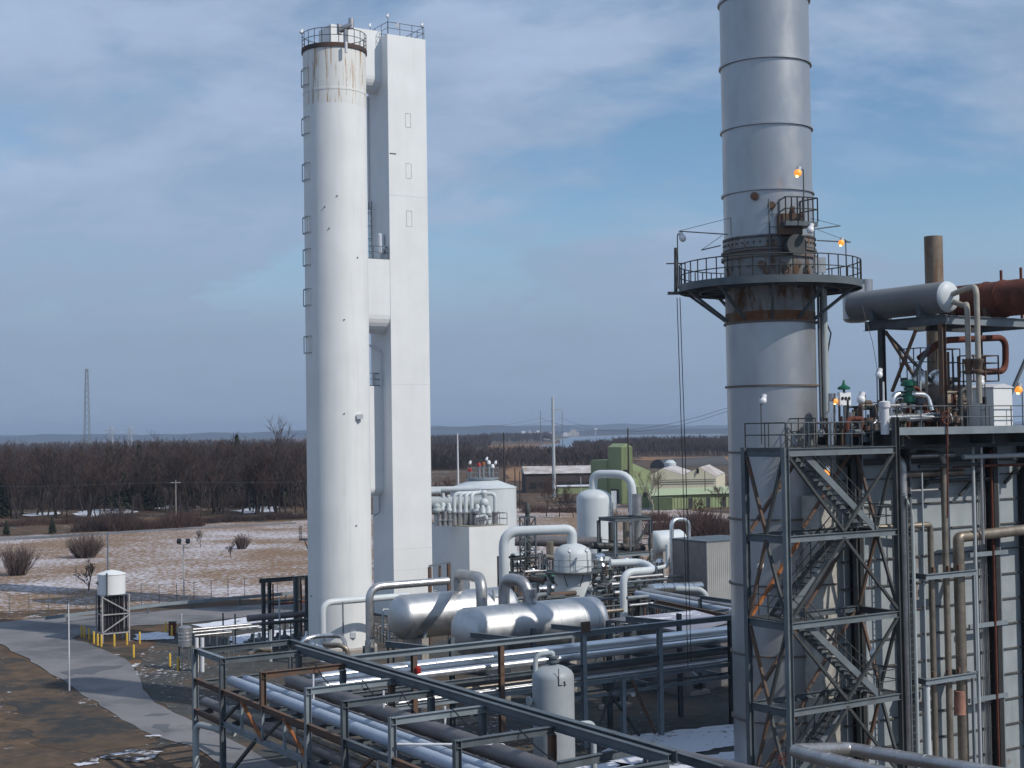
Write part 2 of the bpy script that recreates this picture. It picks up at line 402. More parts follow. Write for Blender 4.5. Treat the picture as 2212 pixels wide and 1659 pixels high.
for i in range(len(ys) - 1):
    if ys[i] == 40:
        gb.add([(-400, 40, 0), (PX0, 40, 0), (PX0, 100, 0), (-400, 100, 0)], [(0, 1, 2, 3)]); gb.add([(70, 40, 0), (400, 40, 0), (400, 100, 0), (70, 100, 0)], [(0, 1, 2, 3)]); continue
    for j in range(-6, 6):
        k0, k1 = j / 6, (j + 1) / 6; w0, w1 = 300 + abs(ys[i]) * 1.0, 300 + abs(ys[i + 1]) * 1.0
        gb.add([(w0 * k0, ys[i], 0), (w0 * k1, ys[i], 0), (w1 * k1, ys[i + 1], 0), (w1 * k0, ys[i + 1], 0)], [(0, 1, 2, 3)])
struct(gb.build('ground', m_ground))
gb = MB(); gb.add([(PX0, 40, -2.6), (70, 40, -2.6), (70, 100, -2.6), (PX0, 100, -2.6)], [(0, 1, 2, 3)]); struct(gb.build('sunken_yard', m_gravel))
gb = MB()
for a_, c_ in (((PX0, 40), (70, 40)), ((70, 40), (70, 100)), ((70, 100), (PX0, 100)), ((PX0, 100), (PX0, 40))): gb.add([(*a_, -2.6), (*c_, -2.6), (*c_, 0), (*a_, 0)], [(0, 1, 2, 3)])
struct(gb.build('retaining_wall', concrete))
sheet('field', [(-250, 1345), (-100, 1322), (100, 1318), (360, 1306), (660, 1288), (1000, 1262), (1600, 1240), (1600, 1112), (1320, 1090), (1100, 1100), (660, 1124), (420, 1133), (200, 1150), (-250, 1172)], 0.02, m_field, 0.5, 3)
sheet('verge', [(-60, 1385), (60, 1432), (130, 1470), (230, 1535), (330, 1590), (420, 1614), (485, 1659), (540, 1730), (-100, 1730)], 0.02, m_verge, 0.25, 1.5)
sheet('gravel_yard', [(372, 1352), (440, 1344), (700, 1315), (1100, 1290), (1500, 1262), (1700, 1262), 'pit', (640, 1900), (560, 1659), (420, 1562), (336, 1524), (306, 1482), (290, 1440)], 0.024, m_gravel, 0.2, 1.5)
sheet('road', [(-120, 1352), (0, 1345), (60, 1338), (200, 1331), (380, 1317), (660, 1301), (720, 1296), (720, 1318), (560, 1330), (380, 1349), (290, 1352), (172, 1372), (160, 1380), (180, 1385), (235, 1410), (270, 1424), (285, 1440), (296, 1462), (308, 1490), (332, 1520), (420, 1562), (560, 1632), (700, 1720), (760, 1800), (620, 1800), (485, 1659), (420, 1614), (330, 1590), (230, 1535), (125, 1465), (60, 1425), (0, 1390), (-120, 1340)][:-1] + [(-120, 1372)], 0.045, m_road, 0.10, 1.5, 4)
for k, px in enumerate([[(126, 1453), (160, 1446), (200, 1441), (272, 1438), (270, 1444), (220, 1449), (200, 1458), (165, 1458), (148, 1464)], [(80, 1368), (110, 1363), (170, 1362), (240, 1364), (250, 1372), (160, 1373), (110, 1372)], [(330, 1566), (352, 1566), (372, 1580), (352, 1584)], [(300, 1548), (330, 1542), (372, 1543), (350, 1548)]]):
    sheet('damp_patch', px, 0.055, m_roadwet, 0.12, 0.8, 20 + k)
for k, px in enumerate([[(20, 1500), (90, 1480), (150, 1500), (210, 1530), (330, 1590), (360, 1600), (300, 1616), (200, 1625), (90, 1610), (30, 1560)]]):
    sheet('wet_ground', px, 0.034, m_wetgravel, 0.3, 0.8, 30 + k)
for k, px in enumerate([[(420, 1351), (520, 1336), (640, 1322), (655, 1338), (560, 1358), (470, 1366)], [(495, 1378), (560, 1366), (640, 1360), (640, 1395), (560, 1402), (505, 1396)], [(290, 1372), (340, 1366), (376, 1372), (376, 1382), (300, 1384)], [(1300, 1622), (1380, 1590), (1460, 1580), (1590, 1566), (1600, 1610), (1480, 1632), (1330, 1662)], [(1440, 1650), (1600, 1622), (1600, 1660), (1460, 1690)], [(1220, 1662), (1330, 1650), (1400, 1664), (1300, 1690)], [(1430, 1470), (1540, 1452), (1600, 1460), (1560, 1484), (1460, 1488)]]):
    sheet('snow_patch', px, 0.07, m_snow, 0.16, 0.6, 40 + k)
for k, px in enumerate([[(215, 1640), (270, 1622), (350, 1626), (340, 1640), (290, 1650)], [(318, 1592), (342, 1588), (352, 1594), (330, 1600)], [(150, 1652), (200, 1640), (210, 1652), (170, 1660)]]):
    sheet('snow_patch', px, 0.07, m_snowthin, 0.13, 0.45, 60 + k)
for k, px in enumerate([[(48, 1112), (120, 1106), (128, 1111), (60, 1116)], [(160, 1110), (200, 1100), (262, 1098), (300, 1106), (230, 1116), (170, 1118)], [(318, 1094), (420, 1088), (430, 1096), (330, 1100)], [(505, 1104), (560, 1092), (600, 1094), (596, 1106), (530, 1110)]]):
    sheet('snow_patch', px, 0.07, m_snow, 0.5, 2.0, 80 + k)
# far water and reed marsh
mw = bpy.data.materials.new('river_water'); mw.use_nodes = True
bw = mw.node_tree.nodes['Principled BSDF']; bw.inputs['Base Color'].default_value = (0.13, 0.17, 0.23, 1); bw.inputs['Roughness'].default_value = 0.28
def n2o(pts): return [N2(*p) for p in pts]
sheet('river', n2o([(775, 604), (900, 612), (1060, 618), (1200, 606), (1330, 592), (1500, 580), (2300, 560), (2600, 540), (2600, 505), (2145, 515), (1600, 522), (1250, 529), (1050, 536), (960, 556), (965, 585), (850, 594)]), 0.30, mw)
for k, px in enumerate([[(340, 664), (520, 640), (780, 640), (960, 600), (960, 577), (700, 590), (440, 600), (330, 640)], [(1060, 706), (1310, 712), (1310, 684), (1080, 684)], [(1460, 706), (2300, 722), (2300, 678), (1460, 680)], [(560, 850), (740, 850), (760, 745), (590, 748)]]):
    sheet('marsh', n2o(px), 0.16, m_marsh, 1.0 if k == 3 else 6.0, 20, 70 + k)
# far hills: a low rolling ridge with real depth
m_hill = groundmat('far_wooded_hill', (0.04, 0.05, 0.07), (0.03, 0.038, 0.055), 0, fine=0.004, big=0.002)
def ridge(D, x0, x1, h, seed, dep):
    rr = random.Random(seed); b = MB(); n = 150; f = [rr.uniform(0, 6.28) for _ in range(7)]
    rows = []
    for i in range(n + 1):
        x = x0 + (x1 - x0) * i / n
        hh = h * (0.72 + 0.16 * math.sin(x / 900 + f[0]) + 0.10 * math.sin(x / 310 + f[1]) + 0.06 * math.sin(x / 120 + f[2]) + 0.05 * math.sin(x / 47 + f[3]))
        rows.append([(x, D, 0), (x, D + dep * 0.3, hh), (x, D + dep, hh * 0.9), (x, D + dep * 1.5, 0)])
    for i in range(n):
        for j in range(3):
            b.add([rows[i][j], rows[i + 1][j], rows[i + 1][j + 1], rows[i][j + 1]], [(0, 1, 2, 3)], True)
    return struct(b.build('hills', m_hill))
ridge(7200, -4200, 300, 52, 3, 900)
ridge(5400, 60, 2600, 29, 5, 700)
ridge(9500, -4500, 4200, 60, 8, 1200)

# ================================================================ trees
bark = mat('grey_brown_bark', (0.045, 0.036, 0.033), 0.95, var=0.3)
barkpale = mat('pale_bark', (0.30, 0.28, 0.22), 0.9, var=0.3)
twig = mat('brown_twigs', (0.058, 0.040, 0.038), 0.95, var=0.35, vscale=0.12)
twigred = mat('reddish_twigs', (0.078, 0.046, 0.040), 0.95, var=0.35, vscale=0.2)
shrubtwig = mat('pale_shrub_twigs', (0.135, 0.10, 0.092), 0.95, var=0.3)
needles = mat('dark_evergreen_needles', (0.022, 0.032, 0.018), 0.9, var=0.45, vscale=0.8)
def grow(bt, bc, p, d, ln, r, lev, rr, spread, tw):
    q = p + d * ln * 0.5 + V((rr.gauss(0, 1), rr.gauss(0, 1), rr.gauss(0, 0.5))) * ln * 0.05
    e = q + (d + V((rr.gauss(0, 1), rr.gauss(0, 1), abs(rr.gauss(0, 1)))) * 0.13).normalized() * ln * 0.5
    (bt if lev > 1 else bc).tube([p, q, e], [r, r * 0.82, r * 0.6], n=5 if lev > 2 else 3, cap=False)
    if lev == 0: return
    k = {4: 5, 3: 4, 2: 4, 1: tw}[lev]
    for i in range(k):
        t = rr.uniform(0.35, 1.0) if i < k - 1 else 1.0
        s = p.lerp(q, t * 2) if t < 0.5 else q.lerp(e, t * 2 - 1)
        az = rr.uniform(0, 6.283); nd = (d * 0.75 + V((math.cos(az), math.sin(az), 0.25)) * spread * rr.uniform(0.6, 1.15)).normalized()
        grow(bt, bc, s, nd, ln * rr.uniform(0.50, 0.72), r * 0.52 if lev > 1 else max(0.022, r * 0.5), lev - 1, rr, spread, tw)
def bare_tree(h, seed, mt, mc, label, spread=0.62, r=None, tw=7, name='bare_tree', cat='tree', group=None):
    rr = random.Random(seed); bt = MB(); bc = MB(); r = r or h * 0.014
    grow(bt, bc, V((0, 0, -0.2)), V((rr.gauss(0, 0.04), rr.gauss(0, 0.04), 1)).normalized(), h * 0.45, r, 4, rr, spread, tw)
    t = thing(name, label, cat, (0, 0, 0), group)
    bt.build('trunk', mt, t); bc.build('crown', mc, t); return t
def shrub(w_, h, seed, label, n=160, name='bare_shrub', mt=None):
    rr = random.Random(seed); b = MB(); bt = MB()
    for i in range(n):
        az = rr.uniform(0, 6.283); lean = rr.uniform(0.05, 0.75); ln = h * rr.uniform(0.5, 1.15)
        p = V((math.cos(az), math.sin(az), 0)) * rr.uniform(0, w_ * 0.27); d = V((math.cos(az) * lean * w_ / h, math.sin(az) * lean * w_ / h, 1)).normalized()
        q = p + d * ln * 0.55; e = q + (d + V((rr.gauss(0, .2), rr.gauss(0, .2), 0.1))).normalized() * ln * 0.45
        (bt if i % 5 == 0 else b).tube([p, q, e], [0.045, 0.03, 0.014], n=3, cap=False)
        for j in range(9):
            s = p.lerp(e, rr.uniform(0.25, 0.95)); a2 = rr.uniform(0, 6.283)
            b.tube([s, s + (d + V((math.cos(a2), math.sin(a2), 0.2)) * 0.55).normalized() * ln * rr.uniform(0.15, 0.34)], [0.017, 0.007], n=3, cap=False)
    t = thing(name, label, 'shrub', (0, 0, 0)); bt.build('stem', bark, t); b.build('branches', mt or shrubtwig, t); return t
def place(t, p, rz=0, s=1.0):
    t.location = p; WL[t.name] = V(p); t.rotation_euler = (0, 0, rz); t.scale = (s, s, s); return t
WOODLBL = 'bare brown deciduous tree in the wood at the far side of the snowy field'
protos = [bare_tree(14.0 + (i % 3), 100 + i, bark, twig if i % 2 else twigred, WOODLBL, 0.55 + 0.05 * (i % 3), tw=7, group='bare trees of the wood left of the white towers') for i in range(6)]
tr = random.Random(21); wl = []
for i in range(275):
    D = 292 + 190 * tr.random() ** 1.5
    x = tr.uniform(-30, 690)
    if D < 312 and 285 < x < 340: D += 25
    wl.append((D, x))
wl.sort()
for i, (D, x) in enumerate(wl):
    q = P((x, 1000), D); q.z = 0; s = tr.uniform(0.64, 1.17) * (0.95 if x < 250 else 1.0)
    if i < 6: place(protos[i], q, tr.uniform(0, 6.28), s)
    else:
        c = dup(protos[tr.randrange(6)], q, rz=tr.uniform(0, 6.28), scale=s)
big = dup(protos[2], P((596, 1000), 300) * 1, 'tallest bare tree of the wood, standing above the others beside the white tower', rz=1.0, scale=1.38)
big.location.z = 0; del big['group']
# the wood behind, a single far mass
def wood(name, n, D0, D1, x0, x1, h, seed, m, dens=20, wd=0.30):
    rr = random.Random(seed); b = MB()
    for i in range(n):
        D = D0 + (D1 - D0) * rr.random(); x = rr.uniform(x0, x1); p = P((x, 960), D); p.z = 0; hh = h * rr.uniform(0.62, 1.08); k = D / 700.0
        b.tube([p, p + Z * hh * 0.6], [0.18, 0.10], n=3, cap=False)
        for j in range(dens):
            z0 = hh * rr.uniform(0.18, 0.66); az = rr.uniform(0, 6.283); rad = hh * rr.uniform(0.02, 0.10)
            s = p + V((math.cos(az) * rad, math.sin(az) * rad, z0)); ln = hh * rr.uniform(0.22, 0.42)
            e = s + V((math.cos(az) * 0.55, math.sin(az) * 0.55, rr.uniform(0.5, 1.1))).normalized() * ln
            b.tube([s, s.lerp(e, 0.5), e], [wd * 0.2 * k ** 0.5, wd * 0.5 * k ** 0.5, 0.04], n=3, cap=False)
    o = b.build(name, m); o['kind'] = 'stuff'; o['label'] = 'far bare woodland that reads as one brown mass'; return o
twigfar = mat('far_twigs', (0.058, 0.042, 0.041), 0.95, var=0.4, vscale=0.03)
wood('woodland', 950, 470, 900, -40, 700, 13.5, 5, twigfar)
wood('woodland', 700, 950, 2200, -60, 700, 14, 6, twigfar, 13, 0.5)
wood('woodland', 500, 640, 760, 900, 1330, 10.5, 7, twigfar)
wood('woodland', 420, 620, 760, 900, 1010, 12, 12, twigfar)
wood('woodland', 620, 1300, 2300, 900, 1060, 15, 8, twigfar, 14, 0.5)
wood('woodland', 330, 1900, 3200, 1040, 1190, 16, 9, twigfar, 12, 0.7)
wood('woodland', 800, 850, 1150, 1330, 1640, 12.5, 10, twigfar)
wood('woodland', 140, 1000, 1250, 1240, 1340, 10, 11, twigfar)
# brush thickets
def thicket(px0, px1, dep, h, n, seed, m, label='low tangled reddish brown brush'):
    rr = random.Random(seed); b = MB(); a, c = GP(px0), GP(px1)
    for i in range(n):
        p = a.lerp(c, rr.random()); p = p + V((rr.gauss(0, 0.6), rr.random() * dep, 0)); hh = h * rr.uniform(0.4, 1.1) * (0.7 + 0.5 * math.sin(p.x * 0.35 + seed) ** 2)
        for j in range(9):
            az = rr.uniform(0, 6.283); q = p + V((rr.gauss(0, .4), rr.gauss(0, .4), 0)); d = V((math.cos(az) * 0.5, math.sin(az) * 0.5, rr.uniform(0.5, 1.1))).normalized()
            b.tube([q, q + d * hh * rr.uniform(0.5, 1.0)], [0.05, 0.015], n=3, cap=False)
    o = b.build('brush', m); o['kind'] = 'stuff'; o['label'] = label; return o
thicket((240, 1149), (425, 1138), 6, 3.0, 420, 1, twigred)
thicket((165, 1150), (262, 1146), 9, 4.2, 260, 14, twig)
thicket((425, 1131), (665, 1120), 5, 1.8, 330, 2, twig)
thicket((-30, 1140), (240, 1128), 8, 1.6, 330, 3, twigred)
thicket((-30, 1104), (690, 1096), 60, 4.6, 1500, 13, twig, 'dark undergrowth between the trees of the wood')
thicket((1430, 1165), (1600, 1160), 14, 3.9, 900, 4, twigred)
thicket((1330, 1128), (1450, 1126), 6, 1.8, 160, 5, twigred)
thicket((930, 1095), (1130, 1095), 12, 2.2, 260, 6, twig)
thicket((1130, 1108), (1260, 1108), 10, 1.6, 160, 7, twigred)
# single shrubs and trees in the open
def on(px): return GP(px)
place(shrub(4.6, 3.1, 41, 'large bare shrub in the snowy field behind the white tank on the finned frame', 230), on((185, 1205)))
place(shrub(3.6, 3.3, 42, 'pale bare shrub at the left edge of the snowy field', 190), on((37, 1243)))
place(shrub(2.6, 2.0, 43, 'small rounded bare shrub in the middle of the snowy field left of the white tower', 110), on((522, 1186)))
place(bare_tree(3.6, 51, bark, twig, 'small bare tree on a snow patch close to the white tank on the finned frame', 0.7, r=0.10, tw=4), on((190, 1277)))
place(bare_tree(2.8, 52, bark, twig, 'thin leaning sapling in the snowy field near the floodlight pole', 0.5, r=0.05, tw=3), on((433, 1184)))
place(bare_tree(2.2, 53, bark, twig, 'thin sapling below the small rounded shrub in the snowy field', 0.5, r=0.05, tw=3), on((500, 1206)))
def conifer(h, wd, seed, label, n=420, name='evergreen_tree'):
    rr = random.Random(seed); b = MB(); t = thing(name, label, 'tree', (0, 0, 0))
    bt = MB(); bt.tube([(0, 0, 0), (0, 0, h * 0.9)], [h * 0.022, 0.02], n=6); bt.build('trunk', bark, t)
    for i in range(n):
        u = rr.random() ** 0.8; z = h * (0.06 + 0.94 * u); rad = wd * 0.5 * (1 - u) ** 0.75 * rr.uniform(0.45, 1.1) + 0.05; az = rr.uniform(0, 6.283)
        p = V((math.cos(az) * rad * 0.35, math.sin(az) * rad * 0.35, z)); e = V((math.cos(az) * rad, math.sin(az) * rad, z - rad * 0.15 + rr.gauss(0, 0.1)))
        b.tube([p, p.lerp(e, 0.6), e], [0.05 * h / 4, 0.12 * h / 4, 0.02], n=4, cap=False)
    b.build('crown', needles, t); return t
place(conifer(2.9, 1.7, 61, 'small dark cedar beside the lane, second from the left picture edge'), on((113, 1154)))
place(conifer(2.4, 1.5, 62, 'small dark cedar beside the lane at the very left picture edge'), on((14, 1156)))
place(conifer(13.5, 6.0, 63, 'dark conifer inside the bare wood below the tallest bare tree', 900), on((557, 1098)))
for i_, (x_, D_, h_) in enumerate(((232, 330, 14), (262, 318, 12.5), (300, 345, 14.5), (330, 322, 12), (420, 340, 13), (470, 350, 13.5), (610, 330, 13), (70, 345, 13))):
    q = P((x_, 1000), D_); q.z = 0
    c = conifer(h_, 5.5, 640 + i_, 'dark evergreen mixed into the bare wood beyond the snowy field', 520) if i_ < 2 else dup(cpro, q, rz=i_ * 1.3, scale=h_ / 12.5)
    c['group'] = 'dark evergreens inside the bare wood'; place(c, q, i_ * 1.3, c.scale.x); cpro = c if i_ == 1 else (cpro if i_ else c)
c = conifer(16.5, 7.0, 64, 'dark green pine top rising out of the bare wood', 900); q = P((512, 1000), 372); q.z = 0; place(c, q)
c = conifer(10, 7.0, 65, 'broad dark evergreen at the left picture edge of the wood', 900); q = P((-8, 1000), 300); q.z = 0; place(c, q)
# trees in the open right of the towers
c = bare_tree(11, 71, barkpale, mat('pale_olive_twigs', (0.20, 0.19, 0.11), 0.95, var=0.3), 'pale bare sycamore in front of the green building', 0.6, r=0.2, tw=6); q = P((1405, 1000), 262); q.z = 0; place(c, q, 0.6, 0.95)
c = bare_tree(8, 72, bark, twigred, 'bare tree beside the tall steel power pole, left one of two', 0.5, tw=6); place(c, on((1180, 1116)), 0.3)
c = bare_tree(8, 73, bark, twigred, 'bare tree beside the tall steel power pole, right one of two', 0.5, tw=6); place(c, on((1208, 1118)), 2.3)
c = bare_tree(10, 74, bark, twigred, 'spreading bare tree between the white box tower and the domed tank', 0.7, tw=6); q = P((985, 1000), 260); q.z = 0; place(c, q, 1.3)
c = bare_tree(8, 75, bark, twigred, 'bare tree at the right edge of the white box tower', 0.6, tw=6); q = P((945, 1000), 275); q.z = 0; place(c, q, 2.3)
c = bare_tree(6, 76, bark, twig, 'small bare tree left of the white vessel with the inverted U pipe', 0.7, tw=5); q = P((1237, 1000), 270); q.z = 0; place(c, q, 2.0)
c = bare_tree(7, 77, bark, twigred, 'bare tree in front of the cream gabled hall beside the grey stack', 0.6, tw=6); q = P((1556, 1000), 265); q.z = 0; place(c, q, 0.7)
c = bare_tree(5.5, 78, bark, twigred, 'bare tree beside the low green shed', 0.65, tw=5); q = P((1500, 1000), 240); q.z = 0; place(c, q, 0.7)
# ================================================================ helpers for plant items
def rail_line(b, pts, h=1.07, post=1.6, r=0.024, mid=True, kick=0.0, closed=False):
    pts = [V(p) for p in pts]
    if closed: pts = pts + [pts[0]]
    for a, c in zip(pts, pts[1:]):
        n = max(1, round((c - a).length / post))
        for i in range(n + 1):
            q = a.lerp(c, i / n); b.tube([q, q + Z * h], r, n=6)
        b.tube([a + Z * h, c + Z * h], r, n=6)
        if mid: b.tube([a + Z * h * 0.52, c + Z * h * 0.52], r * 0.9, n=6)
        if kick: b.bar(a + Z * kick / 2, c + Z * kick / 2, 0.012, kick)
    return b
def circ(c, r, a0, a1, n):
    c = V(c); return [c + V((math.sin(R_(a0 + (a1 - a0) * i / n)), math.cos(R_(a0 + (a1 - a0) * i / n)), 0)) * r for i in range(n + 1)]
def pipe(name, label, pts, r, m, bend=None, n=14, group=None, cat='pipe', bands=0, bandm=None, flange=None):
    """a pipe run; bands = spacing of jacket straps along the straight pieces"""
    pts = [V(p) for p in pts]; b = MB(); b.tube(pts, r, n=n, bend=(bend if bend is not None else r * 3.2), seg=6)
    o = b.build(name, m); tag(o, label, cat, group)
    if bands:
        for a, c in zip(pts, pts[1:]):
            ln = (c - a).length; k = int(ln / bands); d = (c - a).normalized()
            for i in range(1, k + 1):
                q = a + d * (i * ln / (k + 1)); g = MB(); g.tube([q - d * 0.03, q + d * 0.03], r + 0.009, n=n); g.build('strap', bandm or m, o)
    if flange:
        for q, d in flange:
            f = MB(); d = V(d).normalized(); f.tube([V(q) - d * 0.05, V(q) + d * 0.05], r * 1.45, n=n); f.build('flange', steell, o)
    return o
def cagelad(parent, p, z0, z1, out, m=steeld, w_=0.45, cage=True):
    """caged ladder as one part, out = outward direction"""
    b = MB(); out = V(out).normalized(); l = out.cross(Z).normalized(); p = V((p[0], p[1], 0)) + out * 0.18
    for s in (-1, 1): b.bar(p + l * s * w_ / 2 + Z * z0, p + l * s * w_ / 2 + Z * z1, 0.05, 0.05)
    k = int((z1 - z0) / 0.6)
    for i in range(k): b.bar(p - l * w_ / 2 + Z * (z0 + (i + .5) * 0.6), p + l * w_ / 2 + Z * (z0 + (i + .5) * 0.6), 0.03, 0.03)
    if cage:
        for i in range(max(2, int((z1 - z0 - 2.2) / 1.2) + 1)):
            zz_ = z0 + 2.2 + i * 1.2
            if zz_ > z1: break
            b.tube([p + l * 0.36 * math.cos(t) + out * (0.05 + 0.65 * math.sin(t)) + Z * zz_ for t in [k2 * math.pi / 6 for k2 in range(7)]], 0.025, n=5)
        for t in (0.6, 1.57, 2.5):
            q = p + l * 0.36 * math.cos(t) + out * (0.05 + 0.65 * math.sin(t)); b.bar(q + Z * (z0 + 2.2), q + Z * z1, 0.04, 0.02)
    return b.build('caged_ladder' if cage else 'ladder', m, parent)
LAMPN = [0]
def lamp(p, h, label, lit=False, tilt=None, arm=0.0, adir=None, scale=1.0):
    """well-glass flood lamp on a thin pole standing at p"""
    p = V(p); t = thing('flood_lamp', label, 'lamp', p, 'well-glass lamps of the plant')
    adir = V(adir) if adir is not None else -B; top = p + Z * h; e = top + adir * arm; d = V(tilt or (-0.3, -0.35, -0.9)).normalized(); s = scale * 0.76
    MB().tube([p, top] + ([e] if arm else []), 0.028, n=6, bend=0.1 if arm else 0).build('pole', steeld, t)
    b = MB(); b.lathe(e - d * 0.10 * s, [(0.05 * s, 0), (0.13 * s, 0.02 * s), (0.13 * s, 0.17 * s), (0.16 * s, 0.20 * s), (0.16 * s, 0.24 * s)], d, 16); b.build('housing', polewhite if not lit else polegrey, t)
    b = MB(); b.lathe(e + d * 0.14 * s, [(0.155 * s, 0), (0.19 * s, 0.08 * s), (0.18 * s, 0.18 * s), (0.13 * s, 0.26 * s), (0.05 * s, 0.31 * s), (0.001, 0.32 * s)], d, 16); g = b.build('globe', lamplit if lit else lampwhite, t)
    if lit:
        b = MB(); b.lathe(e + d * 0.30 * s, [(0.001, 0), (0.06 * s, 0.05 * s), (0.085 * s, 0.12 * s), (0.05 * s, 0.19 * s), (0.001, 0.2 * s)], d, 10); b.build('bulb', lampcore, g)
    return t

# ================================================================ round white tower
CT = P((735, 1300), 108.0); CT.z = 0; CR = 2.40
t = thing('white_tower', 'round white steel tower with rust stained top and railed roof', 'tower', CT)
ZT = zat(CT - V((0, CR, 0)), 100)
tb = MB(); tb.lathe(CT, [(CR, 0.6), (CR, ZT * 0.4), (CR, ZT - 3.2)], n=72); tb.build('shell', whitestain, t)
tb = MB(); tb.lathe(CT, [(CR + 0.025, ZT - 3.2), (CR + 0.025, ZT - 3.05), (CR + .003, ZT - 3.04), (CR + .003, ZT)], n=72); tb.lathe(CT, [(CR + 0.002, ZT - 4.2), (CR + 0.002, ZT - 3.2)], n=72, cap0=False, cap1=False); tb.build('head_course', whiterusty, t)
b = MB(); b.lathe(CT, [(CR + 0.35, 0), (CR + 0.35, 0.5), (CR + 0.1, 0.62)], n=48); b.build('plinth', concrete, t)
b = MB(); b.lathe(CT, [(CR + 0.10, ZT), (CR + 0.10, ZT + 0.32), (CR - 0.3, ZT + 0.32), (CR - 0.3, ZT + 0.36), (0.01, ZT + 0.5)], n=72); b.build('roof_rim', mat('rusty_roof_rim', (0.10, 0.055, 0.04), 0.85, col2=(0.05, 0.045, 0.045), vscale=0.5), t)
b = MB(); rail_line(b, circ(CT + Z * (ZT + 0.3), CR + 0.05, 0, 345, 23), 1.15, 1.3, 0.028, True); b.build('railing', steeld, t)
for i, yy in enumerate([(158, 193), (262, 297), (360, 395), (474, 508), (543, 577), (628, 663), (729, 764)]):
    q = CT - V((CR, 0, 0)); za, zb = zat(q, yy[1]), zat(q, yy[0]); bb = MB(); a0 = 232.0; a1 = 262
    ring = [CT + V((math.sin(R_(a)), math.cos(R_(a)), 0)) * (CR + 0.13) for a in (228, 235, 242, 249, 256)]
    inner = [CT + V((math.sin(R_(a)), math.cos(R_(a)), 0)) * (CR - 0.02) for a in (226, 258)]
    for z_ in (za, zb):
        bb.tube([inner[0] + Z * z_] + [x + Z * z_ for x in ring] + [inner[1] + Z * z_], 0.035, n=5)
    for x in (ring[0], ring[-1]): bb.bar(x + Z * za, x + Z * zb, 0.05, 0.05)
    bb.build('bracket_frame', steell, t)
q0 = CT + V((math.sin(R_(238)), math.cos(R_(238)), 0)) * (CR + 0.05)
# dished dent plates and small fittings
b = MB()
for x, y in ((757, 110), (757, 117)): pass
qf = P((748, 105), 105.6); b.lathe(V((qf.x, CT.y - CR - 0.16, ZT - 0.55)), [(0.11, 0), (0.11, 0.75), (0.06, 0.82)], n=12); b.build('standpipe', polewhite, t)
b = MB(); q = P((778, 905), 106.2); b.box(q, 0.45, 0.35, 0.35); b.build('junction_box', polewhite, t)
b = MB(); q = P((866, 1420), 106); qd = CT + V((math.sin(R_(150)), math.cos(R_(150)), 0)) * CR; b.box(qd + Z * 1.4, 0.4, 0.3, 0.4); b.build('junction_box', polewhite, t)
for k in range(16):
    rr = random.Random(k + 5); a = rr.uniform(95, 240); z_ = rr.uniform(4, ZT - 4); d = V((math.sin(R_(a)), math.cos(R_(a)), 0))
    if k % 2 == 0:
        b = MB(); b.tube([CT + d * (CR - 0.02) + Z * z_, CT + d * (CR + 0.07) + Z * z_], 0.05, n=8); b.build('lifting_lug', steeld, t)
# side platform at lower left of the tower
b = MB(); dl = V((math.sin(R_(275)), math.cos(R_(275)), 0)); base = CT + dl * (CR + 0.3); zp = zat(base, 1166); b.box(base + Z * zp, 0.7, 1.3, 0.06); rail_line(b, [base + V((-.3, -.6, zp)), base + V((-.3, .6, zp))], 1.0, 0.6); b.bar(base + Z * (zp - 0.05), CT + dl * CR + Z * (zp - 0.8), 0.06, 0.06); b.build('side_platform', steeld, t)
# vent silencer on the roof
sv = P((747, 88), 107.6); sv.z = ZT + 0.4
vt = thing('vent_silencer', 'grey twin-outlet vent silencer on the roof of the round white tower', 'vent', sv)
b = MB(); b.lathe(sv, [(0.30, 0), (0.30, 0.15), (0.19, 0.16), (0.19, zat(sv, 62) - sv.z)], n=20); b.build('stem', jacketdull, vt)
pa = V((sv.x - 0.52, sv.y, zat(sv, 66))); pb = V((sv.x + 0.45, sv.y, zat(sv, 54)))
b = MB(); b.tube([pa, pb], 0.24, n=20); b.build('crossarm', jacketdull, vt)
for px, y0, y1, rad in ((732.5, 74, 52, 0.18), (758.5, 62, 40, 0.21)):
    q = P((px, 60), 107.6); b = MB(); b.lathe(V((q.x, sv.y, zat(sv, y0))), [(rad, 0), (rad, zat(sv, y1) - zat(sv, y0)), (rad - 0.03, zat(sv, y1) - zat(sv, y0)), (rad - 0.03, 0.3)], n=20); b.build('outlet', jacketdull, vt)

# ================================================================ square white tower
BC = P((849, 1100), 128.0); BC.z = 0
LA, LB = 3.95, 4.0
t = thing('white_box_tower', 'tall square white box tower standing behind the round white tower', 'tower', BC + A * LA / 2 + B * LB / 2)
BT = zat(BC, 73)
b = MB(); b.hexa([BC, BC + A * LA, BC + A * LA + B * LB, BC + B * LB], [x + Z * BT for x in (BC, BC + A * LA, BC + A * LA + B * LB, BC + B * LB)]); b.build('casing', white, t)
for y in (830, 1187, 1233, 420):
    b = MB(); zz_ = zat(BC, y); b.bar(BC + Z * zz_ - B * 0.004 - A * 0.0, BC + Z * zz_ - B * 0.004 + A * LA, 0.012, 0.04); b.build('seam', polewhite, t)
for y0, y1 in ((240, 270), (349, 381), (452, 486)):
    b = MB(); za, zb = zat(BC, y1), zat(BC, y0); f = BC + A * 1.75 - B * 0.01
    for p, q in ((f + Z * za, f + A * .55 + Z * za), (f + Z * zb, f + A * .55 + Z * zb), (f + Z * za, f + Z * zb), (f + A * .55 + Z * za, f + A * .55 + Z * zb)): b.bar(p, q, 0.028, 0.028)
    b.build('hatch', mat('hatch_frame_%d' % y0, (0.56, 0.55, 0.50), 0.8, rust=0.35), t)
b = MB(); rr_ = 0.08
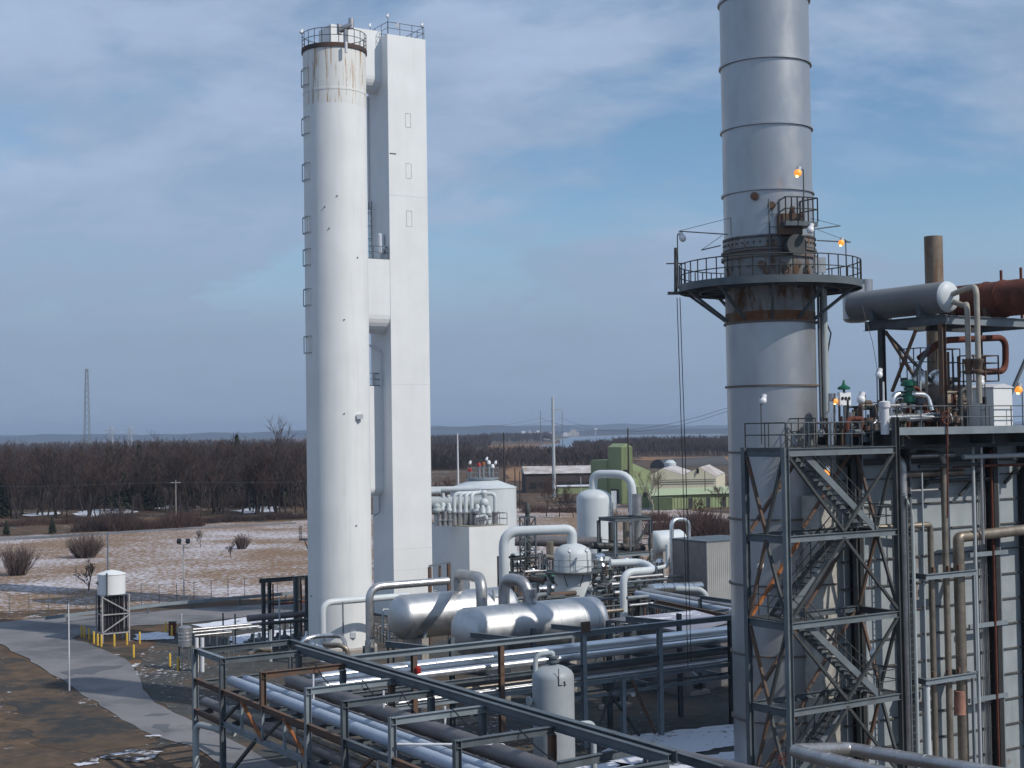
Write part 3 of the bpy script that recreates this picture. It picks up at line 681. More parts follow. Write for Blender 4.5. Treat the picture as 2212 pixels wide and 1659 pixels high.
pts = [BC + A * 0.1 + B * .1, BC + A * (LA - .1) + B * .1, BC + A * (LA - .1) + B * (LB - .1), BC + A * .1 + B * (LB - .1)]
rail_line(b, [p + Z * BT for p in pts], 1.15, 1.2, 0.028, True, 0.0, True); b.build('railing', steeld, t)
cagelad(t, BC + B * 3.3 - A * 0.1, zat(BC, 560), zat(BC, 425), -A, steeld, .6)
b = MB(); b.tube([BC + B * 3.9 - A * .12 + Z * zat(BC, 440), BC + B * 3.9 - A * .12 + Z * zat(BC, 190)], .09, n=8); b.build('conduit', polewhite, t)
# dark mark on the face
b = MB(); q = BC - B * 0.01 + Z * zat(BC, 331); b.bar(q + A * 0.1, q + A * 0.75, 0.02, 0.10); b.build('vent_slot', steeld, t)
# connecting ducts, obround section with rounded underside, running from the box tower behind the round tower
def duct(label, off, wdt, ln, ytop, ybot, flat=True):
    f = BC + B * off; zt, zb = zat(f, ytop), zat(f, ybot); r = wdt / 2; prof = [(0, zt), (0, zb + r)]
    prof += [(r - r * math.cos(k * math.pi / 14), zb + r - r * math.sin(k * math.pi / 14)) for k in range(1, 14)] + [(wdt, zb + r), (wdt, zt)]
    s = [f + B * x + Z * z_ for x, z_ in prof]; b = MB(); n = len(s); far = [p - A * ln for p in s]
    b.add(s + far, [(i, (i + 1) % n, n + (i + 1) % n, n + i) for i in range(n)]); b.add(far, [tuple(range(n))]); b.add(s, [tuple(reversed(range(n)))])
    o = b.build('connecting_duct', white); tag(o, label, 'duct', 'ducts joined to the square white tower'); return zt, f
zt1, f1 = duct('uppermost connecting duct with rounded belly at the head of the square white tower', 1.3, 2.6, 5.0, 68, 197)
zt2, f2 = duct('middle connecting duct with rounded belly halfway up between the two white towers', 0.03, 3.2, 6.5, 561, 719)
zt3, f3 = duct('lower narrow connecting duct with rust streak between the two white towers', 1.75, 1.5, 5.0, 834, 1071)
# platforms standing on top of the ducts
for f, zt_, lab, ln in ((f2, zt2, 'small railed ladder platform on top of the middle duct between the white towers', 2.9), (f3, zt3, 'small rusty railed platform on top of the lower duct between the white towers', 2.2)):
    q = f - A * 0.1 + Z * zt_; t2 = thing('access_platform', lab, 'platform', q)
    b = MB(); b.hexa([q + B * .1 - A * ln, q + B * .1, q + B * 1.4, q + B * 1.4 - A * ln], [x + Z * 0.08 for x in (q + B * .1 - A * ln, q + B * .1, q + B * 1.4, q + B * 1.4 - A * ln)]); b.build('deck', steeld, t2)
    b = MB(); rail_line(b, [x + Z * 0.08 for x in (q + B * .15 - A * ln, q + B * .15, q + B * 1.35)], 1.1, 0.8, 0.026); b.build('railing', steeld, t2)
    cagelad(t2, q + B * 2.0 - A * 1.1, q.z, q.z + (6.0 if zt_ > 20 else 4.2), -A)
q = BC + B * 1.1 - A * 0.35; t2 = thing('vent_pot', 'white vertical vent pot with side nozzle on the middle duct platform', 'vent', q + Z * zt2)
b = MB(); za = zat(q, 548); b.lathe(q + Z * za, [(0.3, 0), (0.3, zat(q, 507) - za), (0.2, zat(q, 505) - za), (0.01, zat(q, 504) - za)], n=18); b.build('body', lampwhite, t2)
b = MB(); b.tube([q + Z * (za + .5), q + Z * (za + .5) + A * 0.3 - B * .35], 0.2, n=12); b.build('nozzle', lampwhite, t2)
pipe('drain_pipe', 'thin pale drain pipe bending down under the lower duct between the white towers', [f3 + B * .3 - A * .3 + Z * zat(f3, 1070), f3 + B * .3 - A * .3 + Z * zat(f3, 1108), f3 + B * .3 - A * 3.2 + Z * zat(f3, 1130), f3 + B * .3 - A * 3.2 + Z * 6], 0.09, polegrey, 0.3, 8)
pipe('riser_pipe', 'thin pale riser on the shaded side of the square tower above the lower duct', [BC + B * 1.6 - A * 0.25 + Z * zt3, BC + B * 1.6 - A * 0.25 + Z * zat(BC, 760), BC + B * 4.5 - A * 0.25 + Z * zat(BC, 735)], 0.10, polewhite, 0.3, 8)
cl = thing('ladder_mast', 'dark caged ladder going down between the two white towers to the ground', 'ladder', BC + B * 4.4 - A * 1.2)
cagelad(cl, BC + B * 4.4 - A * 1.0, 0.0, 14.0, -A)
# rooftop kit
lamp(BC + A * 0.3 + B * 0.4 + Z * BT, 1.9, 'dark flood lamp on the roof corner of the square white tower nearest the round tower', False)
lamp(BC + A * 0.25 + B * 3.9 + Z * BT, 1.9, 'flood lamp on the roof of the square white tower next to the round tower', False)
lamp(BC + A * (LA - .2) + B * .2 + Z * BT, 1.5, 'flood lamp on the right roof corner of the square white tower', False)
lamp(CT - V((CR + .05, 0, 0)) + Z * (ZT + .2), 1.75, 'flood lamp at the left edge of the round white tower roof', False)
b = MB(); q = BC + A * 1.1 + B * .1 + Z * (BT + 0.75); b.box(q, .3, .12, .42); tag(b.build('control_box', polewhite), 'small white control box on the roof rail of the square white tower', 'box')

# ================================================================ second, lower cold box with its manifolds
C2 = P((1014.5, 1230), 135.0); C2.z = 0; z2 = zat(C2, 1139)
la2 = onx(C2, A, 1098); lb2 = onx(C2, B, 925)
t = thing('low_cold_box', 'lower white box building with pipe manifolds on its flat roof', 'building', C2 + A * la2 / 2 + B * lb2 / 2)
b = MB(); cs = [C2, C2 + A * la2, C2 + A * la2 + B * lb2, C2 + B * lb2]; b.hexa(cs, [x + Z * z2 for x in cs]); b.build('casing', white, t)
b = MB(); b.hexa([x + Z * (z2 + .003) for x in cs], [x + Z * (z2 + .07) for x in cs]); b.build('roof', mat('stained_roof', (0.30, 0.28, 0.22), 0.9, var=0.3), t)
b = MB(); rail_line(b, [x + Z * (z2 + .07) for x in (cs[0] + A * 1.2, cs[1], cs[2])], 1.1, 1.3, 0.028); b.build('railing', steeld, t)
zr = z2 + 0.07
q1 = C2 + B * 1.6 + A * 0.2
def man(x, y0, y1, D): q = P((x, y0), D); return q, zat(q, y1)
D0 = 137.5
for i, x in enumerate((981.5, 993.8, 1006.3, 1019)):
    q = P((x, 1105), D0); q.z = 0; zf = zat(q, 1106); zc = zat(q, 1066)
    hx = P((1046, 1066), D0 + 1.0)
    o = pipe('gooseneck_pipe', ['leftmost', 'second', 'third', 'fourth'][i] + ' white gooseneck pipe of the row on the low cold box roof', [q + Z * zf, q + Z * zc, V((hx.x - 0.2, hx.y + .25 * i, zc + .02 * i))], 0.19, palepaint, 0.55, 12)
    b = MB(); b.lathe(q, [(0.30, zr), (0.30, zf - .12), (0.40, zf - .12), (0.40, zf), (0.19, zf + .02)], n=16); b.build('base_can', jacketdull, o)
q = P((1069.6, 1105), D0 + 1); q.z = 0; hx = P((1047, 1066), D0 + 1)
o = pipe('gooseneck_pipe', 'rightmost white gooseneck pipe on the low cold box roof, turned away from the row', [q + Z * zat(q, 1106), q + Z * zat(q, 1066), V((hx.x, hx.y, zat(q, 1066)))], 0.19, palepaint, 0.5, 12)
b = MB(); b.lathe(q, [(0.26, zr), (0.26, zat(q, 1110)), (0.34, zat(q, 1110)), (0.34, zat(q, 1105))], n=16); b.build('base_can', jacketdull, o)
hp = P((1046, 1086), D0 + .8); t2 = thing('expansion_vessel', 'white ball-ended vessel standing at the end of the gooseneck row on the cold box roof', 'vessel', V((hp.x, hp.y, zr)))
b = MB(); zb_ = zat(hp, 1096); b.lathe(V((hp.x, hp.y, 0)), [(0.1, zr), (0.1, zb_)] + [(0.45 * math.sin(a), zb_ + 0.45 - 0.45 * math.cos(a)) for a in (0.25, .6, 1.0, 1.57, 2.1, 2.6, 2.9)] + [(0.26, zat(hp, 1072)), (0.28, zat(hp, 1068)), (0.34, zat(hp, 1064)), (0.2, zat(hp, 1059)), (0.01, zat(hp, 1058))], n=20); b.build('shell', palepaint, t2)
a = P((925, 1086), 140.5); tag_ = pipe('header_drum', 'thick grey header drum lying behind the goosenecks on the cold box roof', [a, P((1040, 1086), 141)], 0.62, greypaint, 0, 20)
pipe('header_pipe', 'long white header pipe running along the top of the cold box manifold', [P((922, 1058), 142), P((1038, 1056), 141.5)], 0.30, palepaint, 0, 14)
pipe('header_pipe', 'short white stub header pipe on the cold box roof beside the square tower', [P((925, 1063), 138), P((952, 1061), 138)], 0.27, palepaint, 0, 14)
for i, (x, y) in enumerate(((957.5, 1070), (969, 1073))):
    q = P((x, y), 140.4); b = MB(); b.lathe(V((q.x, q.y, q.z - .3)), [(0.15, 0), (0.15, .45), (0.1, .5)], n=12); tag(b.build('nozzle_cap', palepaint), ('left' if i == 0 else 'right') + ' small white nozzle cap on the grey header drum', 'nozzle')
rr = random.Random(3)
for i, (x, y, s) in enumerate(((944, 1098, .5), (957, 1096, .35), (970, 1097, .3), (1031, 1100, .36), (1043, 1102, .3), (1055, 1103, .34))):
    q = P((x, y), D0 - .8 + .3 * (i % 2)); t2 = thing('roof_valve', ['wide grey-capped valve pot beside the square white tower', 'second valve pot from the square tower', 'third valve pot from the square tower', 'valve pot right of the four goosenecks', 'middle valve pot right of the four goosenecks', 'valve pot below the white ball-ended vessel'][i] + ' on the cold box roof', 'valve', V((q.x, q.y, zr)), None)
    b = MB(); b.lathe(V((q.x, q.y, 0)), [(s * .6, zr), (s * .6, q.z - .3), (s * .9, q.z - .28), (s * .9, q.z - .1), (s * .7, q.z), (s * .7, q.z + .25), (s * .4, q.z + .45), (.01, q.z + .5)], n=14); b.build('pot', greypaint if i == 0 else palepaint, t2)
    b = MB(); b.lathe(V((q.x, q.y, q.z - .55)), [(s * .95, 0), (s * .95, .1)], n=14); b.build('flange', steeld, t2)
pipe('bypass_pipe', 'short white horizontal bypass pipe low on the cold box roof', [P((1029, 1117), D0 - 1.2), P((1051, 1114), D0 - 1.2), P((1051, 1125), D0 - 1.2)], 0.17, palepaint, .3, 10)
for i, x in enumerate((950, 962, 972, 1033, 1040)):
    q = P((x, 1118), D0 - 1.1); b = MB(); b.lathe(V((q.x, q.y, zr)), [(0.2, 0), (0.2, .5), (.3, .5), (.3, .62), (.16, .64), (.16, 1.1 + .3 * (i % 2))], n=12); tag(b.build('roof_stub', jacketdull), 'short grey pipe stub in the front row on the cold box roof', 'pipe stub', 'grey pipe stubs on the cold box roof')

# ================================================================ domed storage tank behind
DT = P((1044, 1100), 168); DT.z = 0; dr = 71.5 / FPX * 168; ze = zat(DT, 1054); zc = zat(DT, 1035)
t = thing('domed_tank', 'large pale storage tank with conical roof behind the low cold box', 'tank', DT)
b = MB(); b.lathe(DT, [(dr, 0), (dr, ze)], n=64); b.build('shell', palepaint, t)
b = MB(); b.lathe(DT, [(dr + .06, ze), (dr + .06, ze + .08), (dr * .75, ze + (zc - ze) * .42), (dr * .42, zc - .1), (1.7, zc), (0.01, zc + .05)], n=64); b.build('roof', palepaint, t)
b = MB(); b.lathe(DT, [(1.9, zc), (1.9, zc + .18)], n=24); rail_line(b, circ(DT + Z * (zc + .18), 1.85, 0, 330, 11), 1.15, 1.2, .03); b.build('roof_platform', steell, t)
for i, (x, y, m_, l) in enumerate(((1015, 1016, redp, 'red valve at the left end of the tank roof platform'), (1035, 1005, redp, 'red valve wheel behind the rail of the tank roof platform'), (1044, 1003, orangerust, 'orange relief valve with white elbow on the domed tank roof'), (1056, 1000, lampwhite, 'white capped relief valve on the domed tank roof'), (1064, 1008, lampwhite, 'low white valve at the right end of the tank roof platform'))):
    q = P((x, y), 167 + i * .3); t2 = thing('tank_valve', l, 'valve', V((q.x, q.y, zc + .15)))
    b = MB(); b.lathe(V((q.x, q.y, zc + .15)), [(.14, 0), (.14, max(.2, q.z - zc - .4)), (.24, max(.2, q.z - zc - .4)), (.24, max(.28, q.z - zc - .3))], n=10); b.build('stem', steell, t2)
    b = MB(); b.lathe(V((q.x, q.y, max(q.z - .2, zc + .45))), [(.12, 0), (.22, .1), (.22, .32), (.13, .48), (.01, .5)], n=14); b.build('bonnet', m_, t2)
lamp(P((1017, 1037), 167), 2.2, 'white lamp on a pole at the left of the domed tank roof', False, scale=1.2)
lamp(P((1072, 1037), 167), 2.2, 'white lamp on a pole at the right of the domed tank roof', False, scale=1.2)
lamp(P((1053, 1036), 169), 2.6, 'white lamp in the middle of the domed tank roof', False, scale=1.2)

# ================================================================ silver horizontal vessels
def hvessel(name, label, a, ln, r, m, d=A, ribs=(), head=0.5):
    t = thing(name, label, 'vessel', V((a + d * ln / 2).xy.to_3d()))
    b = MB(); hd = [(r * math.sin(x), r * head * (1 - math.cos(x))) for x in (0.02, .25, .5, .75, 1.0, 1.25, 1.5708)]
    b.lathe(a, hd + [(r, ln - r * head)] + [(q[0], ln - q[1]) for q in reversed(hd[:-1])], d, 64); b.build('shell', m, t)
    for x in ribs:
        g = MB(); g.lathe(a + d * x, [(r + .004, 0), (r + .014, .012), (r + .014, .06), (r + .004, .072)], d, 64, False, False); g.build('seam_strap', m, t)
    return t
silver = mat('brushed_silver_cladding', (0.57, 0.575, 0.58), 0.48, metal=1.0, var=0.10, vscale=0.8, vs=(1, 1, 1), bump=0.02, bscale=0.6)
a1 = P((1003, 1367), 85.0); v2l = onx(a1, A, 1287); r2 = 1.47
v2 = hvessel('silver_vessel', 'front shiny silver horizontal vessel between the pipe rack and the white platform vessel', a1 - A * 0.55, v2l + 1.0, r2, silver, A, [r2 * .5, 3.3, 6.6, 9.4, v2l - 1.2])
a0 = P((862, 1334), 94.5); v1l = 9.5; r1 = 1.47
v1 = hvessel('silver_vessel', 'rear shiny silver horizontal vessel beside the round white tower with shadow band', a0 - A * .5, v1l, r1, silver, A, [r1 * .5, 4.1, 6.3])
for v, a, xs, r, lab in ((v1, a0, (1.3, 6.0), r1, 0), (v2, a1, (2.2, v2l - 2.6), r2, 1)):
    for x in xs:
        c = a + A * x; b = MB(); b.hexa([c - A * .25 - B * 1.2 + Z * -(c.z - .0), c + A * .25 - B * 1.2 + Z * -(c.z), c + A * .25 + B * 1.2 + Z * -(c.z), c - A * .25 + B * 1.2 + Z * -(c.z)], [p + Z * 0 for p in (c - A * .25 - B * 1.2 - Z * (r * .93), c + A * .25 - B * 1.2 - Z * (r * .93), c + A * .25 + B * 1.2 - Z * (r * .93), c - A * .25 + B * 1.2 - Z * (r * .93))]); b.build('pier', concrete, v)
        b = MB(); b.hexa([c - A * .1 - B * 1.15 - Z * (r * .928), c + A * .1 - B * 1.15 - Z * (r * .928), c + A * .1 + B * 1.15 - Z * (r * .928), c - A * .1 + B * 1.15 - Z * (r * .928)], [c - A * .1 - B * 1.3 - Z * r * .25, c + A * .1 - B * 1.3 - Z * r * .25, c + A * .1 + B * 1.3 - Z * r * .25, c - A * .1 + B * 1.3 - Z * r * .25]); b.build('saddle', steell, v)
for v, a, x, r in ((v1, a0, 2.6, r1), (v2, a1, 4.2, r2)):
    c = a + A * x + Z * (r - .03); b = MB(); b.tube([c, c + Z * .12 + A * .06, c + Z * .16 + A * .16, c + Z * .1 + A * .26, c + A * .3], .03, n=6); b.build('lifting_eye', jacketdull, v)
# goosenecks
l1 = onx(a0, A, 992); g0 = a0 + A * l1 + Z * (r1 - .1); top1 = zat(g0, 1240)
gm = jacketdull
e1 = P((1041, 1315), 90.2)
o = pipe('gooseneck_pipe', 'dull silver gooseneck pipe rising from the rear silver vessel', [g0, V((g0.x, g0.y, top1)), V((e1.x, e1.y, zat(e1, 1248))), V((e1.x, e1.y, 1.2))], 0.36, gm, 1.2, 18)
b = MB(); b.lathe(V((g0.x, g0.y, g0.z - .05)), [(.45, 0), (.45, .1)], n=18); b.build('flange', gm, o)
b = MB(); b.lathe(V((g0.x, g0.y, g0.z + .45)), [(.385, 0), (.385, .35)], n=18); b.build('sleeve', gm, o)
l2 = onx(a1, A, 1147); g1 = a1 + A * l2 + Z * (r2 - .1); e2 = P((1089, 1308), 89.0)
o = pipe('gooseneck_pipe', 'dull silver gooseneck pipe arching down onto the front silver vessel', [V((e2.x, e2.y, 1.2)), V((e2.x, e2.y, zat(e2, 1246))), V((g1.x - .3, g1.y + .1, zat(g1, 1258))), g1], 0.36, gm, 1.25, 18)
b = MB(); b.lathe(V((g1.x, g1.y, g1.z - .05)), [(.46, 0), (.46, .1)], n=18); b.build('flange', gm, o)
b = MB(); b.lathe(V((g1.x, g1.y, g1.z + .4)), [(.39, 0), (.39, .5)], n=18); b.build('sleeve', gm, o)

# ================================================================ white vessel with ring platform and its inverted pipe
W2 = P((1238, 1280), 118); W2.z = 0; wr = 40.3 / FPX * 118
def vvessel(name, label, c, r, z0, z1, m, dome=0.6, cat='vessel', skirt=None):
    t = thing(name, label, cat, V((c.x, c.y, 0))); h = r * dome
    b = MB(); b.lathe(V((c.x, c.y, 0)), [(r, z0), (r, z1 - h)] + [(r * math.cos(x), z1 - h + h * math.sin(x)) for x in (.25, .5, .75, 1.0, 1.25, 1.5)] + [(.01, z1)], n=56); b.build('shell', m, t)
    return t
zt_ = zat(W2, 1173)
t = vvessel('white_vessel', 'white upright vessel with a railed ring platform behind the front silver vessel', W2, wr, 0, zt_, palepaint, .62)
zp = zat(W2, 1236)
b = MB(); b.lathe(W2, [(wr + .03, zp), (wr + .85, zp), (wr + .85, zp + .1), (wr + .03, zp + .1)], n=12, cap0=False, cap1=False); b.build('ring_platform', steeld, t)
b = MB(); rail_line(b, circ(W2 + Z * (zp + .1), wr + .82, 0, 330, 11), 1.05, 1.2, .026); b.build('railing', steell, t)
for a in range(0, 360, 40):
    d = V((math.sin(R_(a)), math.cos(R_(a)), 0)); b = MB(); b.bar(W2 + d * (wr + .78) + Z * zp, W2 + d * (wr + .01) + Z * (zp - 1.0), .06, .06); b.build('bracket', steeld, t)
lamp(W2 + V((-.3, -wr - .8, zp + .1)), 2.0, 'white lamp on the ring platform of the white upright vessel, left one', False)
lamp(W2 + V((1.1, -wr - .55, zp + .1)), 2.0, 'white lamp on the ring platform of the white upright vessel, right one', False)
q = P((1236, 1180), 118); e = P((1087.5, 1150), 118)
pipe('white_overhead_pipe', 'thick white overhead pipe bending down into the dome of the railed white vessel', [V((q.x, W2.y, zt_ - .1)), V((q.x, W2.y, zat(q, 1143))), V((e.x, W2.y - .6, zat(e, 1147.5))), V((e.x, W2.y - .6, 0.5))], .41, palepaint, 1.3, 22)
for px, lab, D in (((1047.5, 1276), 'left', 97), ((1066.5, 1273), 'right', 97)):
    q = P(px, D); b = MB(); b.tube([V((q.x, q.y, .5)), q], .10, n=10); tag(b.build('vent_pipe', polegrey), lab + ' of two thin grey vent pipes standing between the goosenecks', 'pipe')
q = P((1072, 1295), 97.5); b = MB(); b.lathe(V((q.x, q.y, 0)), [(.32, 0), (.32, zat(q, 1288)), (.36, zat(q, 1288)), (.36, zat(q, 1285)), (.05, zat(q, 1284))], n=18); tag(b.build('pot_filter', polewhite), 'small white cylindrical pot with red rim between the two goosenecks', 'pot')

# ================================================================ tall adsorber with inverted U pipe
W3 = P((1284, 1120), 152); W3.z = 0; r3 = 38 / FPX * 152
t = vvessel('adsorber_vessel', 'tall pale vessel carrying a large inverted U pipe before the green building', W3, r3, 0, zat(W3, 1056), palepaint, .55)
b = MB(); b.box(W3 + V((r3 + .25, .3, zat(W3, 1100))), .55, .5, 1.9); b.build('stair_box', palepaint, t)
cagelad(t, W3 + V((r3 * .85, -r3 * .5, 0)), 2, zat(W3, 1085), V((.8, -.55, 0)), steell)
q = P((1281.5, 1040), 152); e = P((1366, 1060), 150)
pipe('inverted_pipe', 'large white inverted U pipe arching from the tall pale vessel down to the right', [V((q.x, W3.y, zat(W3, 1062))), V((q.x, W3.y, zat(W3, 1024))), V((e.x, e.y, zat(e, 1024))), V((e.x, e.y, .5))], 17.5 / 2 / FPX * 152, palepaint, 1.9, 22)
# ================================================================ pipe rack, branch running towards the camera
ZR = 6.0
Lpts = [GP(p, ZR) for p in ((421, 1401), (477, 1422), (562, 1453), (659, 1487), (736, 1515), (834, 1552), (976, 1601), (1204, 1684), (1420, 1762))]
L0 = Lpts[0]; lb = [-(p - L0).dot(B) for p in Lpts]           # distance along the rack from its far end
RW = 3.9
def RP(s, a, z): q = L0 - B * s + A * a; return V((q.x, q.y, z))
rk = thing('pipe_rack', 'open grey steel pipe rack running diagonally through the foreground from the road', 'pipe rack', RP(lb[3], RW / 2, 0))
def part_i(parent, p, q, m=steel, wd=0.22, h=0.25, name='beam', up=Z):
    b = MB(); b.ibeam(p, q, wd, h, up, 0.022); return b.build(name, m, parent)
def part_b(parent, p, q, m=steel, wd=0.12, h=0.12, name='brace'):
    b = MB(); b.bar(p, q, wd, h); return b.build(name, m, parent)
mcol = [steell, steel, rustysteel, steell, steel, steell, steel, steel, steel]
stub = {2}
for i, s in enumerate(lb):
    z0 = 4.45 if i in stub else 0.0
    part_i(rk, RP(s, 0, z0), RP(s, 0, ZR + .02), mcol[i], .23, .25, 'column', A)
    if i not in (0,): part_i(rk, RP(s, RW, 0 if i not in (2, 4) else 4.3), RP(s, RW, ZR - .3), rustysteel if i in (3, 6) else steel, .23, .25, 'column', A)
for i, s in enumerate(lb):
    part_i(rk, RP(s, -.05, ZR - .13), RP(s, RW + .1, ZR - .13), rustysteel if i == 2 else steell if i in (3, 5) else steel, .22, .27)
    if i not in (2,):
        part_i(rk, RP(s, .1, 4.3), RP(s, RW, 4.3), steel, .18, .22)
        part_i(rk, RP(s, .1, 2.85), RP(s, RW, 2.85), steel, .18, .22)
part_i(rk, RP(lb[0], 0.12, ZR - .13), RP(lb[1], 0.12, ZR - .13), steell)
part_i(rk, RP(lb[0], 0, 4.45), RP(lb[1], 0, 4.45), rustysteel)
for i in range(1, len(lb) - 1):
    if i == 2: continue
    j = i + 1 if i + 1 != 2 else 3
    part_i(rk, RP(lb[i], 0, 4.42), RP(lb[j], 0, 4.42), rustysteel if i % 2 else steel, .2, .26)
    part_i(rk, RP(lb[i], RW, 4.3), RP(lb[j], RW, 4.3), steel, .2, .24)
part_i(rk, RP(lb[0], 0, 2.95), RP(lb[1], 0, 2.95), rustysteel, .2, .24)
part_i(rk, RP(lb[1], 0, 2.95), RP(lb[3], 0, 2.95), steell, .2, .24)
part_i(rk, RP(lb[3], 0, 2.95), RP(lb[5], 0, 2.95), steel, .2, .24)
# truss members between the second and fourth column
dx = (lb[3] - lb[1]) / 4
for k in range(1, 4): part_b(rk, RP(lb[1] + dx * k, 0, 3.0), RP(lb[1] + dx * k, 0, 4.4), steell, .12, .12, 'strut')
for k, (s0, z0, s1, z1, m_) in enumerate(((0, 3.0, 1, 4.35, steeld), (1, 4.35, 2, 3.0, orangerust), (2, 3.0, 3, 4.35, steeld), (3, 4.35, 4, 3.0, orangerust))):
    part_b(rk, RP(lb[1] + dx * s0, -.02, z0), RP(lb[1] + dx * s1, -.02, z1), m_, .13, .10)
part_b(rk, RP(lb[1] + dx * 1.7, 0, 2.9), RP(lb[1] + .1, 0, .3), steeld, .14, .14)
part_b(rk, RP(lb[4] + .2, 0, 2.9), RP(lb[4] + 2.6, 0, 4.3), rustysteel); part_b(rk, RP(lb[5] + .2, 0, 2.9), RP(lb[5] + 2.2, 0, 4.3), steel)
part_b(rk, RP(lb[5] + .5, RW, 4.2), RP(lb[5] + 2.0, RW, .5), steeld); part_b(rk, RP(lb[5] + 3.4, RW, .5), RP(lb[5] + 2.0, RW, 4.2), rustysteel)
for s in (lb[1] + dx, lb[1] + 2 * dx, lb[1] + 3 * dx, lb[3] + 1.8, lb[4] + 2, lb[5] + 2.1): part_i(rk, RP(s, 0.05, 4.28), RP(s, RW, 4.28), steel, .14, .18)
for s in (lb[3] + 1.5, lb[5] + 1.2): part_b(rk, RP(s, 0.1, 2.9), RP(s + 1.7, RW, 2.9), rustysteel, .10, .10)
# long double girder along the far side, standing a little proud
gird = part_i(rk, RP(lb[0] + 3.2, RW + .42, ZR + .06), RP(lb[7], RW + .42, ZR + .06), steel, .30, .42)
part_i(rk, RP(lb[0] + 3.2, RW + .08, ZR + .02), RP(lb[7], RW + .08, ZR + .02), steel, .22, .34)
# far-end frame of the rack (A direction, behind the first column)
fa = onx(L0, A, 627); part_i(rk, RP(lb[0], .1, ZR - .13), RP(lb[0], fa, ZR - .13), steel, .2, .26); part_i(rk, RP(lb[0], fa, 3.0), RP(lb[0], fa, ZR), steel, .2, .2, 'column', A)
part_i(rk, RP(lb[0], fa, ZR - .13), RP(lb[1], fa, ZR - .13), steel, .2, .26)
# pipes lying in this branch
def along(name, label, a, z, r, m, s0, s1, n=16, bands=0, group=None):
    return pipe(name, label, [RP(s0, a, z), RP(s1, a, z)], r, m, 0, n, group, bands=bands, bandm=m)
along('rack_pipe', 'blue grey pipe lying nearest the outer columns of the pipe rack, thicker of the pair', .78, 4.74, .24, bluepipe, lb[0] + 2.8, lb[8], 20, 3.1)
along('rack_pipe', 'blue grey pipe lying second from the outer columns of the pipe rack', 1.62, 4.70, .19, bluepipe, lb[0] + 2.6, lb[8], 20, 3.1)
along('rack_pipe', 'fat dark grey pipe lying deepest in the foreground pipe rack', 3.05, 4.78, .33, greyjacket, lb[1] + 1.0, lb[8], 24, 6)
for i, (a, z, r, m_, l) in enumerate(((2.05, 4.55, .06, steel, 'thin steel pipe beside the blue grey pair in the pipe rack'), (2.25, 4.55, .05, jacketdull, 'thin silver pipe between the blue grey pair and the fat dark pipe'), (2.48, 4.56, .07, greyjacket, 'thin brown grey pipe next to the fat dark pipe in the rack'), (3.62, 4.55, .07, steel, 'thin steel pipe along the inner girder of the pipe rack'))):
    along('thin_pipe', l, a, z, r, m_, lb[1] + .5, lb[8], 10)
along('rack_pipe', 'dark grey pipe on the lowest shelf of the foreground pipe rack, outer one', .85, 3.16, .24, greyjacket, lb[0] - 1.0, lb[7], 18, 5)
along('rack_pipe', 'rust brown pipe on the lowest shelf of the foreground pipe rack, middle one', 1.7, 3.10, .18, jacketbrown, lb[2], lb[7], 16, 5)
along('thin_pipe', 'thin dark pipe on the lowest shelf of the foreground pipe rack', 2.5, 3.04, .10, steeld, lb[1], lb[7], 12)
along('rack_pipe', 'dark grey pipe on the inner lowest shelf of the foreground pipe rack', 3.1, 3.12, .20, greyjacket, lb[3], lb[7], 16, 5)
# sagging cable draped over the cross beams
pts = []
for i in range(2, 7):
    a_, b_ = RP(lb[i], 2.55, ZR + .05), RP(lb[i + 1], 3.0 if i % 2 else 2.4, ZR + .05)
    pts += [a_.lerp(b_, k / 6) - Z * (.75 * 4 * (k / 6) * (1 - k / 6)) for k in range(6)]
b = MB(); b.tube(pts, .028, n=5); tag(b.build('cable', black), 'black cable sagging from cross beam to cross beam along the pipe rack', 'cable')
# grey pipe with elbow at the left end
pipe('elbow_pipe', 'grey downpipe with an elbow at the leftmost column of the pipe rack', [RP(lb[1] - .3, .7, 2.35), RP(lb[0] + .2, -.05, 2.35), RP(lb[0] + .2, -.05, 0)], .16, greypaint, .55, 14)
pipe('white_conduit', 'thin white conduit rising beside the second column of the pipe rack', [RP(lb[1] - .45, .1, 0), RP(lb[1] - .45, .1, 5.7)], .07, polewhite, 0, 8)
pipe('drain_line', 'thin pale pipe lying over the two blue grey pipes and bending down at its end', [RP(lb[5] + .2, .1, 5.05), RP(lb[5] + 2.6, 3.3, 5.05), RP(lb[5] + 2.6, 3.3, 4.4)][::-1], .045, polewhite, .15, 8)
pipe('drain_line', 'thin pale hooked pipe under the fifth column of the pipe rack', [RP(lb[5] - 1.6, .2, 1.6), RP(lb[5] - 1.6, .2, 4.15), RP(lb[5] - .7, .2, 4.15)], .05, polewhite, .2, 8)
for i, (s, a) in enumerate(((lb[3] + 1.2, 2.9), (lb[4] + 2.2, 3.3), (lb[2] + .5, 2.2))):
    pipe('vent_riser', 'short thin white riser standing among the pipes of the foreground rack', [RP(s, a, 4.3), RP(s, a, 5.75)], .045, polewhite, 0, 8, 'short white risers in the foreground rack')

